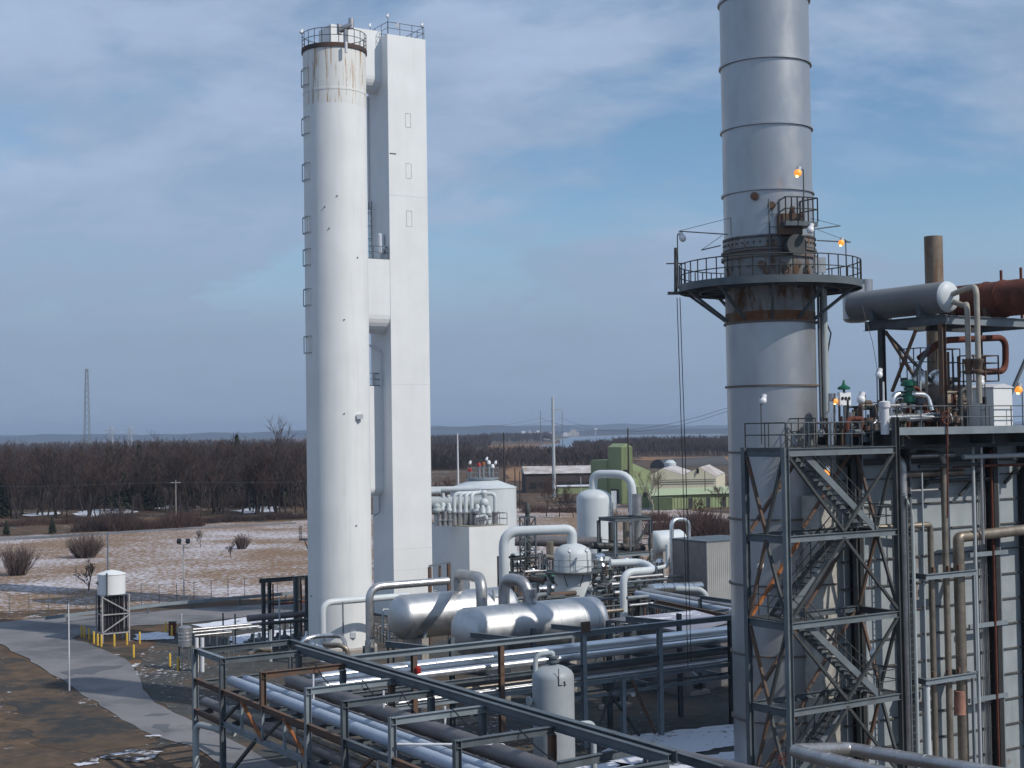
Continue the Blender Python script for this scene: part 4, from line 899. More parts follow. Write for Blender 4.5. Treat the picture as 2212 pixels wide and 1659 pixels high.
# ================================================================ pipe rack, branch running off to the right
J = GP((748, 1421), ZR); J.z = 0
ra = thing('pipe_rack', 'grey steel pipe rack branch carrying the bright silver pipes towards the grey stack', 'pipe rack', J + A * 10)
def QP(s, bb, z): q = J + A * s + B * bb; return V((q.x, q.y, z))
sEnd = onx(J + Z * ZR, A, 1578); 
part_i(ra, QP(-.6, 0, ZR - .05), QP(sEnd + .1, 0, ZR - .05), steell, .34, .28)
cx_ = [onx(QP(0, 0, ZR), A, x) for x in (894, 1082, 1260, 1424, 1577)]
cm = [rustysteel, rustysteel, steell, steell, steeld]
RB = 3.4
for i, s in enumerate(cx_):
    part_i(ra, QP(s, 0, 0), QP(s, 0, ZR - .19), cm[i], .24, .26, 'column', B)
    part_i(ra, QP(s - .9, RB, 0), QP(s - .9, RB, ZR - .1), steel, .22, .24, 'column', B)
    part_i(ra, QP(s - .45, 0.1, 4.25), QP(s - .45, RB, 4.25), steel, .18, .22)
    part_i(ra, QP(s - .2, 0.1, 2.7), QP(s - .2, RB, 2.7), steell if i in (3, 4) else steel, .16, .2)
    if i < 4: part_i(ra, QP(s + 1.0, 0.1, ZR - .02), QP(s + .0, 3.0, ZR - .02), steel, .2, .26)
part_i(ra, QP(-.2, 0.02, 4.25), QP(sEnd, 0.02, 4.25), steel, .18, .2)
part_i(ra, QP(-.2, 0.02, 3.35), QP(sEnd, 0.02, 3.35), steell, .18, .22)
part_i(ra, QP(cx_[1], .02, 2.65), QP(sEnd, .02, 2.65), steell, .14, .16)
part_i(ra, QP(-.2, RB, 4.25), QP(sEnd, RB, 4.25), steel, .18, .2)
for s0, s1 in ((cx_[2] + .5, cx_[2] + 2.1), (cx_[2] + 4.6, cx_[2] + 2.9)):
    part_b(ra, QP(s0, 0, .2), QP((s0 + s1) / 2 + (s1 - s0) * .42, 0, 3.3), rustysteel if s0 > s1 else steeld, .13, .13)
part_i(ra, QP(cx_[2] + 2.5, 0, 0), QP(cx_[2] + 2.5, 0, 3.3), steell, .22, .22, 'column', B)
part_b(ra, QP(cx_[2] + 1.3, 0.1, 3.2), QP(cx_[2] + 3.6, .1, .2), steeld, .13, .13); part_b(ra, QP(cx_[4] - 2.0, 0, 2.6), QP(cx_[4] - .2, RB, 2.6), steell, .12, .12)
part_b(ra, QP(cx_[3] - 2.2, 0, 3.3), QP(cx_[3] - .2, RB, 3.3), steell, .12, .12)
b = MB(); b.box(QP(cx_[2], -.22, ZR + .02), .55, .1, .55, A, B); b.build('plate', rustysteel, ra)
# bright silver pipes
z1_ = 4.86
pa = QP(-1.3, 1.55, z1_ + 0.0)
pipe('silver_pipe', 'large bright silver pipe on the rack branch heading for the grey stack', [pa, QP(sEnd + 2.5, 1.55, z1_)], .36, jacketbright, 0, 40, None, bands=2.45, bandm=jacketbright)
pipe('silver_pipe', 'smaller bright silver pipe lying in front of the large one on the rack branch', [QP(-1.5, .85, 4.62), QP(sEnd + 2.5, .85, 4.62)], .19, jacketbright, 0, 28, None, bands=2.45, bandm=jacketbright)
pipe('silver_pipe', 'third bright silver pipe hidden behind the large one on the rack branch', [QP(-1.1, 2.25, 4.7), QP(sEnd + 2.5, 2.25, 4.7)], .17, jacketbright, 0, 20)
for i, (bb, r, m_, l) in enumerate(((.22, .07, jacketbright, 'shiny thin pipe nearest the viewer'), (.5, .08, jacketdull, 'dull silver pipe second from front'), (.85, .11, greyjacket, 'dark grey pipe third from the front'), (1.4, .09, jacketbrown, 'brown pipe fourth from the front'), (2.1, .16, greyjacket, 'thicker dark grey pipe at the back'))):
    pipe('shelf_pipe', l + ' on the lower shelf of the silver pipe rack', [QP(cx_[0] - 1.5, bb, 3.47 + r), QP(sEnd + 2.0, bb, 3.47 + r)], r, m_, 0, 12)
for i, (bb, r, m_, z_) in enumerate(((.4, .06, steel, 2.75),)):
    pipe('shelf_pipe', ['thin steel pipe', 'dark grey pipe', 'dull silver thin pipe'][i] + ' on the bottom shelf of the silver pipe rack', [QP(cx_[0], bb, z_ + r), QP(sEnd + 2.0, bb, z_ + r)], r, m_, 0, 10)
lamp(QP(cx_[3] - 1.6, .3, 2.6) , .02, 'white well-glass lamp hanging under the lower beam of the silver pipe rack', False, tilt=(0, 0, -1), scale=1.1)
b = MB(); q = QP(cx_[0] + .1, -.2, 4.9); b.lathe(q, [(.12, 0), (.15, .05), (.15, .3), (.05, .36)], n=10); tag(b.build('gas_detector', redp), 'small red horn on the rusty column in front of the rear silver vessel', 'horn')

# ================================================================ grey vertical vessel in the foreground
W4 = P((1196, 1550), 60); W4.z = 0; r4 = 45.0 / FPX * 60; zt4 = zat(W4, 1435)
t = vvessel('knockout_drum', 'grey upright vessel with numbered dome standing in front of the bright silver pipes', W4, r4, .4, zt4, mat('grey_vessel_paint', (0.33, 0.355, 0.37), 0.5, var=0.12, vscale=0.8, streak=0.15), .6)
b = MB(); b.lathe(W4, [(r4 * .9, 0), (r4 * .9, .4)], n=40); b.build('skirt', concrete, t)
b = MB(); b.lathe(W4 + Z * (zt4 - .03), [(.16, 0), (.16, .12), (.27, .12), (.27, .2), (.18, .21), (.18, .3), (.27, .3), (.27, .38), (.14, .39)], n=18); b.build('nozzle', steel, t)
# painted number: L over 1
b = MB(); d = V((math.sin(R_(163)), math.cos(R_(163)), 0)); tl = d.cross(Z).normalized() * -1
fc = W4 + d * (r4 + .012); zc4 = zat(fc, 1466)
for p, q in (((-.05, .42), (-.05, -.30)), ((-.05, -.28), (.10, -.28)), ((.22, -.12), (.22, -.28)), ((.17, -.28), (.28, -.28)), ((.22, -.13), (.17, -.17))):
    b.bar(fc + tl * p[0] + Z * (zc4 + p[1]), fc + tl * q[0] + Z * (zc4 + q[1]), .035, .012, d)
b.build('painted_number', black, t)
qx = W4 + V((P((1157.5, 1500), 60).x - W4.x, 0, 0))
o = pipe('looped_pipe', 'grey looped pipe leaving the foreground upright vessel top and dropping at its left', [W4 + Z * (zt4 + .34), W4 + Z * zat(W4, 1410), V((qx.x, qx.y - .1, zat(qx, 1413))), V((qx.x, qx.y - .1, 0))], .105, greypaint, .38, 14)
b = MB(); qv = V((qx.x, qx.y - .1, zat(qx, 1512))); b.tube([qv - A * .35, qv + A * .45], .12, n=12); b.tube([qv - A * .38, qv - A * .32], .2, n=12); b.tube([qv + A * .1, qv + A * .15], .2, n=12); b.build('side_branch', greypaint, o)
e = P((1282, 1590), 57); pipe('looped_pipe', 'short grey bent pipe with white tags right of the foreground upright vessel', [P((1215, 1567), 56), V((e.x, e.y, zat(e, 1562))), V((e.x, e.y, 0))], .12, greypaint, .3, 12)

# ================================================================ large insulated pipes at the lower right corner
kz = GP((1700, 1625), 6.4)
n_ = 50.0
pts = [P((1980, 1690), 44), P((1712, 1622), 51), P((1832, 1617), 54.5), P((2060, 1655), 50.5), P((2260, 1690), 48)]
pipe('insulated_pipe', 'thick dull silver pipe making a U bend low in front of the stair tower', [V((p.x, p.y, 4.5 + .0 * i)) if 0 else p for i, p in enumerate(pts)], .25, jacketdull, .55, 20, bands=1.4, bandm=jacketdull)
pipe('insulated_pipe', 'grey insulated pipe lying low at the bottom centre right of the pipe rack', [P((1412, 1621), 52), P((1600, 1664), 49), P((1760, 1700), 47)], .24, greyjacket, .2, 18)
fb = thing('cross_frame', 'grey steel cross frame at the bottom edge of the picture below the grey vessel', 'frame', P((1290, 1640), 47))
part_i(fb, P((1204, 1655), 46), P((1414, 1612), 50.6), steel, .2, .28); part_i(fb, P((1392, 1612), 50.5), P((1560, 1664), 45.5), steel, .2, .3)
part_i(fb, V((P((1398, 1616), 50.5).x, 50.6, 0)), P((1398, 1618), 50.6), steel, .22, .22, 'column', A)
b = MB(); q = P((1690, 1640), 50); 
for k in range(12):
    a = k * math.pi / 6; a2 = a + math.pi / 6; b.tube([q + A * .2 * math.cos(a) + Z * .2 * math.sin(a), q + A * .2 * math.cos(a2) + Z * .2 * math.sin(a2)], .018, n=6)
for k in range(3): a = k * math.pi / 3; b.tube([q + A * .2 * math.cos(a) + Z * .2 * math.sin(a), q - A * .2 * math.cos(a) - Z * .2 * math.sin(a)], .012, n=5)
b.tube([q, q + B * .4], .03, n=6); tag(b.build('hand_wheel', rustred), 'rusty valve hand wheel at the end of the U bent pipe at the lower right', 'hand wheel')

# ================================================================ pipes around the foot of the round tower
q = P((799, 1400), 99); e = P((967, 1256), 106)
zb = zat(q, 1403); zc = zat(q, 1268)
o = pipe('silver_riser', 'silver pipe rising at the foot of the round white tower and turning right', [q, V((q.x, q.y, zc)), V((q.x, q.y, zc)) + A * onx(V((q.x, q.y, zc)), A, 968)], .275, mat('satin_silver_jacket', (0.56, 0.55, 0.55), 0.36, metal=.85, var=.15, vscale=1), 1.0, 20, bands=0)
b = MB(); b.lathe(V((q.x, q.y, 0)), [(.34, 1.0), (.34, zb + .5), (.28, zb + .75)], n=20); b.build('base_sleeve', jacketdull, o)
q = P((697.5, 1400), 102); zc = zat(q, 1302); p0 = V((q.x, q.y, zc))
pipe('white_riser', 'white pipe rising before the round tower foot and running behind the silver riser', [V((q.x, q.y, .3)), p0, p0 + A * onx(p0, A, 882)], .235, palepaint, .8, 18)
q = P((741, 1330), 101.5); pipe('support_post', 'thin grey post carrying the white pipe at the foot of the round tower', [V((q.x, q.y, 0)), V((q.x, q.y, zat(q, 1300)))], .06, steell, 0, 8)
s0 = P((655, 1398), 98)
pipe('steam_loop', 'shiny hooked pipe left of the white riser at the round tower foot', [P((652, 1414), 97), P((653, 1382), 97), P((680, 1375), 97.5), P((716, 1372), 99)], .16, jacket, .6, 16)
pipe('steam_loop', 'shiny hooked pipe right of the white riser at the round tower foot', [P((702, 1373), 99.5), P((738, 1374), 99), P((745, 1386), 98), P((745, 1404), 97.5)], .15, jacketdull, .5, 16)
pipe('steam_loop', 'short straight shiny pipe lying before the white riser at the round tower foot', [P((676, 1392), 97.5), P((690, 1399), 96.5), P((733, 1394), 97)], .15, jacket, .4, 16)
pipe('steam_loop', 'pinkish silver pipe bending down behind the girder at the round tower foot', [P((700, 1392), 95), P((736, 1394), 94), P((750, 1402), 94), P((751, 1418), 94)], .16, jacketbrown, .3, 12)
sl_ = thing('sleeper_frame', 'small rusty goal-post frame standing left of the rear silver vessel behind the silver riser', 'frame', P((945, 1270), 108))
for x, y0, y1 in ((929, 1277, 1225), (970, 1274, 1217)):
    q = P((x, y0), 108); part_b(sl_, V((q.x, q.y, 0)), V((q.x, q.y, zat(q, y1))), rustysteel, .22, .22, 'post')
part_b(sl_, P((926, 1223), 108), P((973, 1214), 108), steell, .12, .16, 'crossbar'); part_b(sl_, P((950, 1222), 108.1), P((950, 1262), 108.1), rustysteel, .14, .14, 'hanger')
st = thing('access_stair', 'small dark steel stair with hand rails between the round tower and the rear silver vessel', 'stair', GP((845, 1455)))
b = MB(); p, q = P((808, 1350), 99), P((842, 1364), 97); rail_line(b, [p - Z * 1.0, q - Z * 1.0, q - Z * 1.0 + A * 1.6], 1.0, .5, .03); b.build('railing', steeld, st)
b = MB(); b.hexa([q - Z * 1.1 + B * -.4, q - Z * 1.1 + A * 1.8 - B * .4, q - Z * 1.1 + A * 1.8 + B * .6, q - Z * 1.1 + B * .6], [x + Z * .08 for x in (q - Z * 1.1 + B * -.4, q - Z * 1.1 + A * 1.8 - B * .4, q - Z * 1.1 + A * 1.8 + B * .6, q - Z * 1.1 + B * .6)]); b.build('landing', steeld, st)
for a_, b_ in ((.1, -.3), (1.7, -.3), (.1, .5), (1.7, .5)): b = MB(); x = q + A * a_ + B * b_; b.bar(V((x.x, x.y, 0)), V((x.x, x.y, q.z - 1.1)), .1, .1); b.build('leg', steeld, st)
pipe('handrail_hoop', 'pale pipe hoop standing left of the rear silver vessel', [P((827, 1370), 96), P((827, 1316), 96), P((845, 1317), 96.5), P((868, 1320), 98)], .06, polegrey, .15, 8)
pipe('handrail_hoop', 'pale upright post at the left head of the rear silver vessel', [P((841, 1385), 95.5), P((841, 1318), 95.5)], .055, polegrey, 0, 8)
# ground level pumps and concrete blocks under the racks
rr = random.Random(12)
for i, (px, D) in enumerate(((690, 0), (735, 0), (1010, 0), (1330, 0), (1500, 0))):
    g = GP((px, [1500, 1520, 1560, 1530, 1500][i])); t = thing('pump_set', ['dark pump set under the far end of the pipe rack', 'second dark pump set under the pipe rack, nearer the viewer', 'dark pump set behind the grey foreground vessel', 'dark pump set under the silver pipe rack left of the lamp', 'dark pump set under the silver pipe rack near the grey stack'][i], 'pump', g)
    b = MB(); b.box(g, 1.9, .8, .25, A, B); b.build('baseplate', concrete, t)
    b = MB(); b.tube([g - A * .8 + Z * .62, g + A * .1 + Z * .62], .3, n=16); b.tube([g + A * .1 + Z * .62, g + A * .35 + Z * .62], .1, n=10); b.build('motor', steeld, t)
    b = MB(); b.lathe(g + A * .4 + Z * .62, [(.1, 0), (.32, .02), (.34, .15), (.3, .3), (.12, .34)], A, 16); b.tube([g + A * .55 + Z * .62, g + A * .55 + Z * 1.7], .1, n=10); b.build('casing', steel, t)
pipe('red_hydrant_post', 'red barrier post standing on the gravel beyond the foreground rack', [GP((1185, 1585)), GP((1185, 1585)) + Z * 1.1], .09, redp, 0, 10)
for i, x in enumerate((1180, 1214)):
    g = GP((x - 2, 1600 + i * 3)); b = MB(); b.lathe(g, [(.09, 0), (.09, 1.0), (.05, 1.06), (.01, 1.08)], n=12); tag(b.build('bollard', yellow), ['left', 'right'][i] + ' yellow bollard on the gravel inside the foreground rack beside a red post', 'bollard', 'yellow bollards')
# ================================================================ grey exhaust stack
SC = P((1664, 700), 70.6); SC.z = 0; SR = 2.2
def RPL(p, p0, n):                                  # point seen at p on the vertical plane through p0 with normal n
    r = ray(p); o = V((0, 0, H)); return o + r * ((V(p0) - o).dot(n) / r.dot(n))
ft = SC - V((0, SR, 0))
def zs(y): return H + (923.6 - y) * 68.4 / FPX
t = thing('exhaust_stack', 'huge grey cylindrical exhaust stack with a railed ring platform', 'chimney', SC)
za_, zb_ = zs(692), zs(546)
b = MB(); b.lathe(SC, [(SR, 0), (SR, za_)], n=96); b.build('lower_shell', stackm, t)
b = MB(); b.lathe(SC, [(SR, za_), (SR, zs(600)), (SR + .03, zs(598)), (SR + .03, zb_)], n=96, cap0=False, cap1=False); b.build('middle_shell', stackrust, t)
b = MB(); b.lathe(SC, [(SR + .004, za_ + .04), (SR + .012, za_ + .05), (SR + .012, za_ + .5), (SR + .004, za_ + .51)], n=96, cap0=False, cap1=False); b.build('rust_band', mat('rust_band', (.20, .135, .085), .75, var=.4, vscale=1.1, rust=.5, rcol=(.23, .10, .04), rstretch=(1, 1, .5)), t)
b = MB(); b.box(SC + V((math.sin(R_(167)), math.cos(R_(167)), 0)) * (SR + .35) + Z * (zs(500) - .2), 1.1, .7, 1.0); b.build('damper_box', rustysteel, t)
b = MB(); b.lathe(SC, [(SR, zb_), (SR, zs(404))], n=96, cap0=False, cap1=False); b.build('upper_shell', stackm, t)
b = MB(); b.lathe(SC, [(SR, zs(404)), (SR, 43)], n=96, cap0=False); b.build('top_shell', stackm, t)
ringm = mat('rusty_flange', (0.15, 0.10, 0.07), 0.7, var=.4, col2=(.12, .12, .12))
for y in (-30, 115, 260, 404, 692, 832, 977, 1123, 1266, 1417, 1559):
    b = MB(); z_ = zs(y); b.lathe(SC, [(SR, z_ - .05), (SR + .10, z_ - .05), (SR + .10, z_ + .04), (SR, z_ + .04)], n=96, cap0=False, cap1=False); b.build('ring_flange', stackm if y < 500 else ringm, t)
b = MB(); b.lathe(SC, [(SR + .03, zb_ - .12), (SR + .16, zb_ - .12), (SR + .16, zb_ + .02), (SR + .06, zb_ + .03), (SR + .06, zb_ + .2), (SR + .16, zb_ + .21), (SR + .16, zb_ + .30), (SR, zb_ + .31)], n=96, cap0=False, cap1=False); b.build('joint_flange', ringm, t)
bd = MB(); z0_, z1_ = zs(536), zs(503); bd.lathe(SC, [(SR, z0_), (SR + .07, z0_), (SR + .07, z1_), (SR, z1_)], n=96, cap0=False, cap1=False)
band = bd.build('bolted_band', stackrust, t)
bo = MB()
for k in range(64):
    d = V((math.sin(R_(95 + k * 2.7)), math.cos(R_(95 + k * 2.7)), 0))
    for zz_ in ((z0_ + .1, z1_ - .1) if k % 3 else (z0_ + .1, (z0_ + z1_) / 2, z1_ - .1)):
        bo.tube([SC + d * (SR + .06) + Z * zz_, SC + d * (SR + .12) + Z * zz_], .05, n=6)
    if k % 5 == 0: bo.tube([SC + d * (SR + .01) + Z * zs(572), SC + d * (SR + .09) + Z * zs(572)], .05, n=6)
o = bo.build('bolt', steeld, t); o['kind'] = 'stuff'
PZ = H + (923.6 - 620) * 70.6 / FPX; PR = 4.47
b = MB(); b.lathe(SC, [(SR + .03, PZ), (PR, PZ), (PR, PZ + .05), (SR + .03, PZ + .05)], n=64, cap0=False, cap1=False); b.lathe(SC, [(PR, PZ - .2), (PR + .03, PZ - .2), (PR + .03, PZ + .16), (PR, PZ + .16)], n=64, cap0=False, cap1=False); b.lathe(SC, [(3.4, PZ - .25), (3.5, PZ - .25), (3.5, PZ - .001), (3.4, PZ - .001)], n=64, cap0=False, cap1=False)
pf = b.build('ring_platform', steel, t)
b = MB(); rail_line(b, circ(SC + Z * (PZ + .05), PR - .02, 0, 352, 44), 1.12, 2.6, .03, True); b.build('railing', steeld, pf)
for a in range(8, 360, 36):
    d = V((math.sin(R_(a)), math.cos(R_(a)), 0)); b = MB(); b.bar(SC + d * (PR - .2) + Z * (PZ - .12), SC + d * (SR + .02) + Z * (za_ + .15), .12, .12); b.bar(SC + d * (SR + .02) + Z * (PZ - .13), SC + d * (PR - .05) + Z * (PZ - .13), .10, .2); b.build('bracket', steel, t)
# small upper platform with nozzle
ua = circ(SC, 3.35, 176, 146, 6); ub = circ(SC, SR + .03, 176, 146, 6); uz = zs(474) - .2
b = MB(); b.poly([p + Z * uz for p in ua] + [p + Z * uz for p in reversed(ub)], None, .22); b.build('upper_platform', steel, t)
b = MB(); rail_line(b, [ub[0] + Z * uz] + [p + Z * uz for p in ua] + [ub[-1] + Z * uz], 1.15, 1.3, .035); b.build('upper_railing', steeld, t)
d = V((math.sin(R_(164)), math.cos(R_(164)), 0))
b = MB(); b.tube([SC + d * (SR - .1) + Z * (uz - 1.1), SC + d * (SR + .75) + Z * (uz - 1.1)], .42, n=20); b.tube([SC + d * (SR + .75) + Z * (uz - 1.1), SC + d * (SR + .82) + Z * (uz - 1.1)], .52, n=20); b.build('damper_nozzle', steeld, t)
b = MB(); b.tube([SC + d * (SR - .1) + Z * (uz + .25), SC + d * (SR + .3) + Z * (uz + .3), SC + d * (SR + .45) + Z * (uz + .8)], [.2, .17, .12], n=12); b.build('sample_port', rustysteel, t)
for a, z_ in ((186, uz + .9), (206, uz + 1.4), (199, PZ + .9), (193, PZ + .6), (174, PZ + .8), (170, PZ + .6)):
    d = V((math.sin(R_(a)), math.cos(R_(a)), 0)); b = MB(); b.tube([SC + d * (SR - .02) + Z * z_, SC + d * (SR + .18) + Z * z_], .14, n=12); b.tube([SC + d * (SR + .12) + Z * z_, SC + d * (SR + .16) + Z * z_], .2, n=12); b.build('test_port', rustysteel, t)
cagelad(t, SC + V((math.sin(R_(183)), math.cos(R_(183)), 0)) * SR, PZ, uz + 1.2, V((math.sin(R_(183)), math.cos(R_(183)), 0)), steel, .5, False)
b = MB()
for p, q in ((S1(175, 793), S1(610, 822)), (S1(375, 960), S1(545, 920))): b.tube([P(p, 70.2), P(q, 69.5)], .03, n=6)
b.tube([P(S1(175, 793), 70.2), P(S1(635, 675), 69.0)], .014, n=5); b.tube([P(S1(635, 675), 69.0), P(S1(640, 830), 69.0)], .03, n=6); b.tube([P(S1(375, 960), 70.2), P(S1(560, 830), 69.5)], .014, n=5)
b.build('davit', steel, t)
b = MB()
for p, q in ((S1(1600, 745), S1(1370, 775)), (S1(1690, 890), S1(1395, 875))): b.tube([P(p, 70.2), P(q, 69.8)], .035, n=6)
b.tube([P(S1(1600, 745), 70.2), P(S1(1280, 665), 69.3)], .014, n=5); b.tube([P(S1(1690, 890), 70.2), P(S1(1400, 780), 69.6)], .014, n=5)
b.build('davit', steel, t)
for x in (1392, 1445):
    q = P(S1(x, 1180), 68.6); b = MB(); b.box(q - Z * .4, .35, .2, .25); b.bar(q - Z * 1.0, q + Z * .2, .06, .06); b.box(q + Z * .1, .28, .2, .75); b.build('instrument_box', polegrey, t)
# hoist mast at the left edge of the platform
t2 = thing('hoist_mast', 'dark rope hoist mast standing at the left edge of the stack platform', 'hoist', P(S1(150, 1340), 70.6))
q = P(S1(150, 1340), 70.6); b = MB(); b.bar(q, P(S1(150, 940), 70.6), .13, .13); b.bar(P(S1(65, 1080), 70.6), P(S1(230, 1077), 70.6), .06, .06); b.bar(q - V((.4, 0, 0)), q + V((1.0, 0, 0)), .25, .14); b.build('mast', steeld, t2)
for i, (x0, x1) in enumerate(((S1(160, 1380), (1486, 1440)), (S1(186, 1380), (1493, 1430)))):
    b = MB(); b.tube([P(x0, 70.6), P((x0[0] + (x1[0] - x0[0]) * .5, 1000), 72), P(x1, 74)], .022, n=5); tag(b.build('hoist_rope', steeld), ['left', 'right'][i] + ' of two thin hoist ropes hanging from the stack platform down to the silver pipes', 'rope')
lamp(P(S1(1283, 700), 67.2), 2.45, 'lit orange lamp above the small upper platform of the grey stack', True, arm=.28, adir=-A, scale=1.25)
lamp(P(S1(172, 1300), 70.9), 2.75, 'white unlit lamp at the left end of the stack ring platform', False, arm=.22, adir=A, scale=1.25, tilt=(.35, -.3, -.9))
lamp(P(S1(1378, 1170), 67.6), 2.3, 'white unlit lamp right of the stack middle on the ring platform', False, arm=.18, adir=-A, scale=1.25)
lamp(P(S1(1655, 1215), 70.0), 1.95, 'lit orange lamp at the right end of the stack ring platform', True, arm=.25, adir=-A, scale=1.05)
for i, (x, r, m_) in enumerate(((1770.5, .06, steel), (1776, .055, rustysteel), (1783, .16, greypaint))):
    q = P((x, 800), 70.4); pipe('downcomer', ['thin steel conduit', 'thin rusty conduit', 'thicker grey pipe'][i] + ' running down the right side of the stack from the ring platform', [V((q.x, q.y, PZ - .1)), V((q.x, q.y, 16.2))], r, m_, 0, 10)
q = P((1790, 700), 70.4); b = MB(); b.tube([P((1782, 690), 70.4), P((1795, 720), 70.4), P((1788, 760), 70.4), P((1780, 790), 70.4)], .04, n=6); tag(b.build('hose', black), 'black hose looped beside the grey downcomer right of the stack', 'hose')

# ================================================================ stair tower
C2_ = P((1698, 1100), 62); C2_.z = 0; tb_ = onx(P((1698, 1100), 62), B, 1611); ta_ = onx(P((1698, 1100), 62), A, 1938)
def TP(s, bb, z): q = C2_ + A * s + B * bb; return V((q.x, q.y, z))
LV = [15.5, 11.72, 7.95, 4.2, 0.35]
stt = thing('stair_tower', 'open grey steel stair tower with zigzag stairs in front of the grey stack', 'stair tower', TP(ta_ / 2, tb_ / 2, 0))
for s, bb, m_, top in ((0, 0, steelm, 15.62), (0, tb_, steel, 15.62), (ta_, 0, steeld, 16.9), (ta_, tb_, steeld, 16.2)):
    part_i(stt, TP(s, bb, 0 if s == 0 else -2.6), TP(s, bb, top), m_, .24, .27, 'column', A)
for k, z_ in enumerate(LV[:4]):
    hh = .34 if k == 0 else .28
    part_i(stt, TP(.14, 0, z_ - .1), TP(ta_ - .14, 0, z_ - .1), steelm, .2, hh); part_i(stt, TP(.14, tb_, z_ - .1), TP(ta_ - .14, tb_, z_ - .1), steel, .2, hh)
    part_i(stt, TP(0, .12, z_ - .12), TP(0, tb_ - .12, z_ - .12), steel, .2, .34); part_i(stt, TP(ta_, .12, z_ - .12), TP(ta_, tb_ - .12, z_ - .12), steeld, .2, .3)
md = ta_ * .5
for k in range(4):
    zt, zb = LV[k] - .2, LV[k + 1] + .1; dn = k % 2 == 0
    for (s0, b0, s1, b1, m_) in ((0, 0, md, 0, steeld), (ta_, 0, md, 0, steeld), (0, 0, 0, tb_ / 2, steeld), (0, tb_, 0, tb_ / 2, rustysteel), (ta_, 0, ta_, tb_ / 2, steeld), (ta_, tb_, ta_, tb_ / 2, rustysteel)):
        e0 = TP(s0 + (.1 if s0 < s1 else -.1 if s0 > s1 else 0), b0 + (.1 if b0 < b1 else -.1 if b0 > b1 else 0), zt if dn else zb); e1 = TP(s1, b1, zb if dn else zt)
        part_b(stt, e0 - B * .0, e1, m_, .13, .13)
    # back face brace, orange primer
    part_b(stt, TP(md, tb_, zt), TP(.2, tb_, zb), orangerust if k == 1 else rustysteel, .15, .15)
    part_b(stt, TP(md, tb_, zb), TP(ta_ - .2, tb_, zt), rustysteel, .13, .13)
# flights
for k in range(4):
    zt, zb = LV[k], LV[k + 1]; right = k % 2 == 0
    s0, s1 = (1.15, 5.7) if right else (5.5, 1.0); b0, b1 = (.14, 1.05) if right else (1.45, 2.4)
    fl = MB(); d = (TP(s1, 0, zb) - TP(s0, 0, zt)).normalized()
    for bb in (b0, b1):
        g = MB(); g.bar(TP(s0, bb, zt - .08), TP(s1, bb, zb + .0), .05, .30); g.build('stringer', steelm if bb == b0 else steel, stt)
    g = MB(); n = 17
    for i in range(n):
        u = (i + .5) / n; c = TP(s0 + (s1 - s0) * u, (b0 + b1) / 2, zt + (zb - zt) * u); g.bar(c - B * (b1 - b0 - .06) / 2, c + B * (b1 - b0 - .06) / 2, .25, .035)
    tr_ = g.build('treads', steeld, stt)
    for bb in (b0 + .02, b1 - .02):
        g = MB(); p, q = TP(s0, bb, zt), TP(s1, bb, zb); rail_line(g, [p, q], 1.0, 1.3, .026); g.build('hand_rail', steeld, stt)
    # landings
    g = MB(); e = (.05, 1.1) if not right else (5.5, ta_ - .05); g.hexa([TP(e[0], .1, zb + .05), TP(e[1], .1, zb + .05), TP(e[1], tb_ - .1, zb + .05), TP(e[0], tb_ - .1, zb + .05)], [TP(e[0], .1, zb + .09), TP(e[1], .1, zb + .09), TP(e[1], tb_ - .1, zb + .09), TP(e[0], tb_ - .1, zb + .09)]); g.build('landing', steeld, stt)
    g = MB(); ex = e[0] if not right else e[1]; rail_line(g, [TP(e[0] + .05, .08, zb + .09), TP(e[1] - .05, .08, zb + .09)], 1.05, 1.2, .026); rail_line(g, [TP(ex, .1, zb + .09), TP(ex, tb_ - .1, zb + .09)], 1.05, 1.2, .026); g.build('landing_rail', steeld, stt)
b = MB(); b.hexa([TP(.1, .1, 15.56), TP(1.1, .1, 15.56), TP(1.1, tb_ - .1, 15.56), TP(.1, tb_ - .1, 15.56)], [TP(.1, .1, 15.6), TP(1.1, .1, 15.6), TP(1.1, tb_ - .1, 15.6), TP(.1, tb_ - .1, 15.6)]); b.build('landing', steeld, stt)
b = MB(); b.hexa([TP(1.1, 1.25, 15.56), TP(ta_, 1.25, 15.56), TP(ta_, tb_ - .1, 15.56), TP(1.1, tb_ - .1, 15.56)], [TP(1.1, 1.25, 15.6), TP(ta_, 1.25, 15.6), TP(ta_, tb_ - .1, 15.6), TP(1.1, tb_ - .1, 15.6)]); b.build('landing', steeld, stt)
b = MB(); rail_line(b, [TP(.05, 0, 15.6), TP(.05, tb_, 15.6), TP(ta_ - 1.2, tb_, 15.6)], 1.1, 1.5, .03); b.build('top_railing', steeld, stt)
b = MB(); rail_line(b, [TP(.05, 0, 15.6), TP(1.15, 0, 15.6)], 1.1, 1.1, .03); rail_line(b, [TP(1.2, 1.15, 15.6), TP(ta_ - .3, 1.15, 15.6)], 1.1, 1.4, .03); b.build('top_railing', steel, stt)
lamp(P(S5(472, 430), 63.6), 2.15, 'white unlit lamp on a tall pole at the top of the stair tower', False, arm=.2, adir=A, scale=1.15)
q = TP(4.7, tb_ - .3, 11.8); lamp(V((q.x, q.y, 14.9 - .6)), .25, 'lit orange lamp hanging under the top level of the stair tower', True, arm=.1, adir=-B, scale=1.25)
lamp(TP(.3, tb_ - .4, 8.1), 2.4, 'pale unlit lamp on the second landing from the top, left side of the stair tower', False, arm=.2, adir=A, scale=1.1)
lamp(TP(5.8, .5, 4.3), 2.0, 'pale unlit lamp at the right side of the lower stair tower landing', False, arm=.15, adir=-A, scale=1.0)

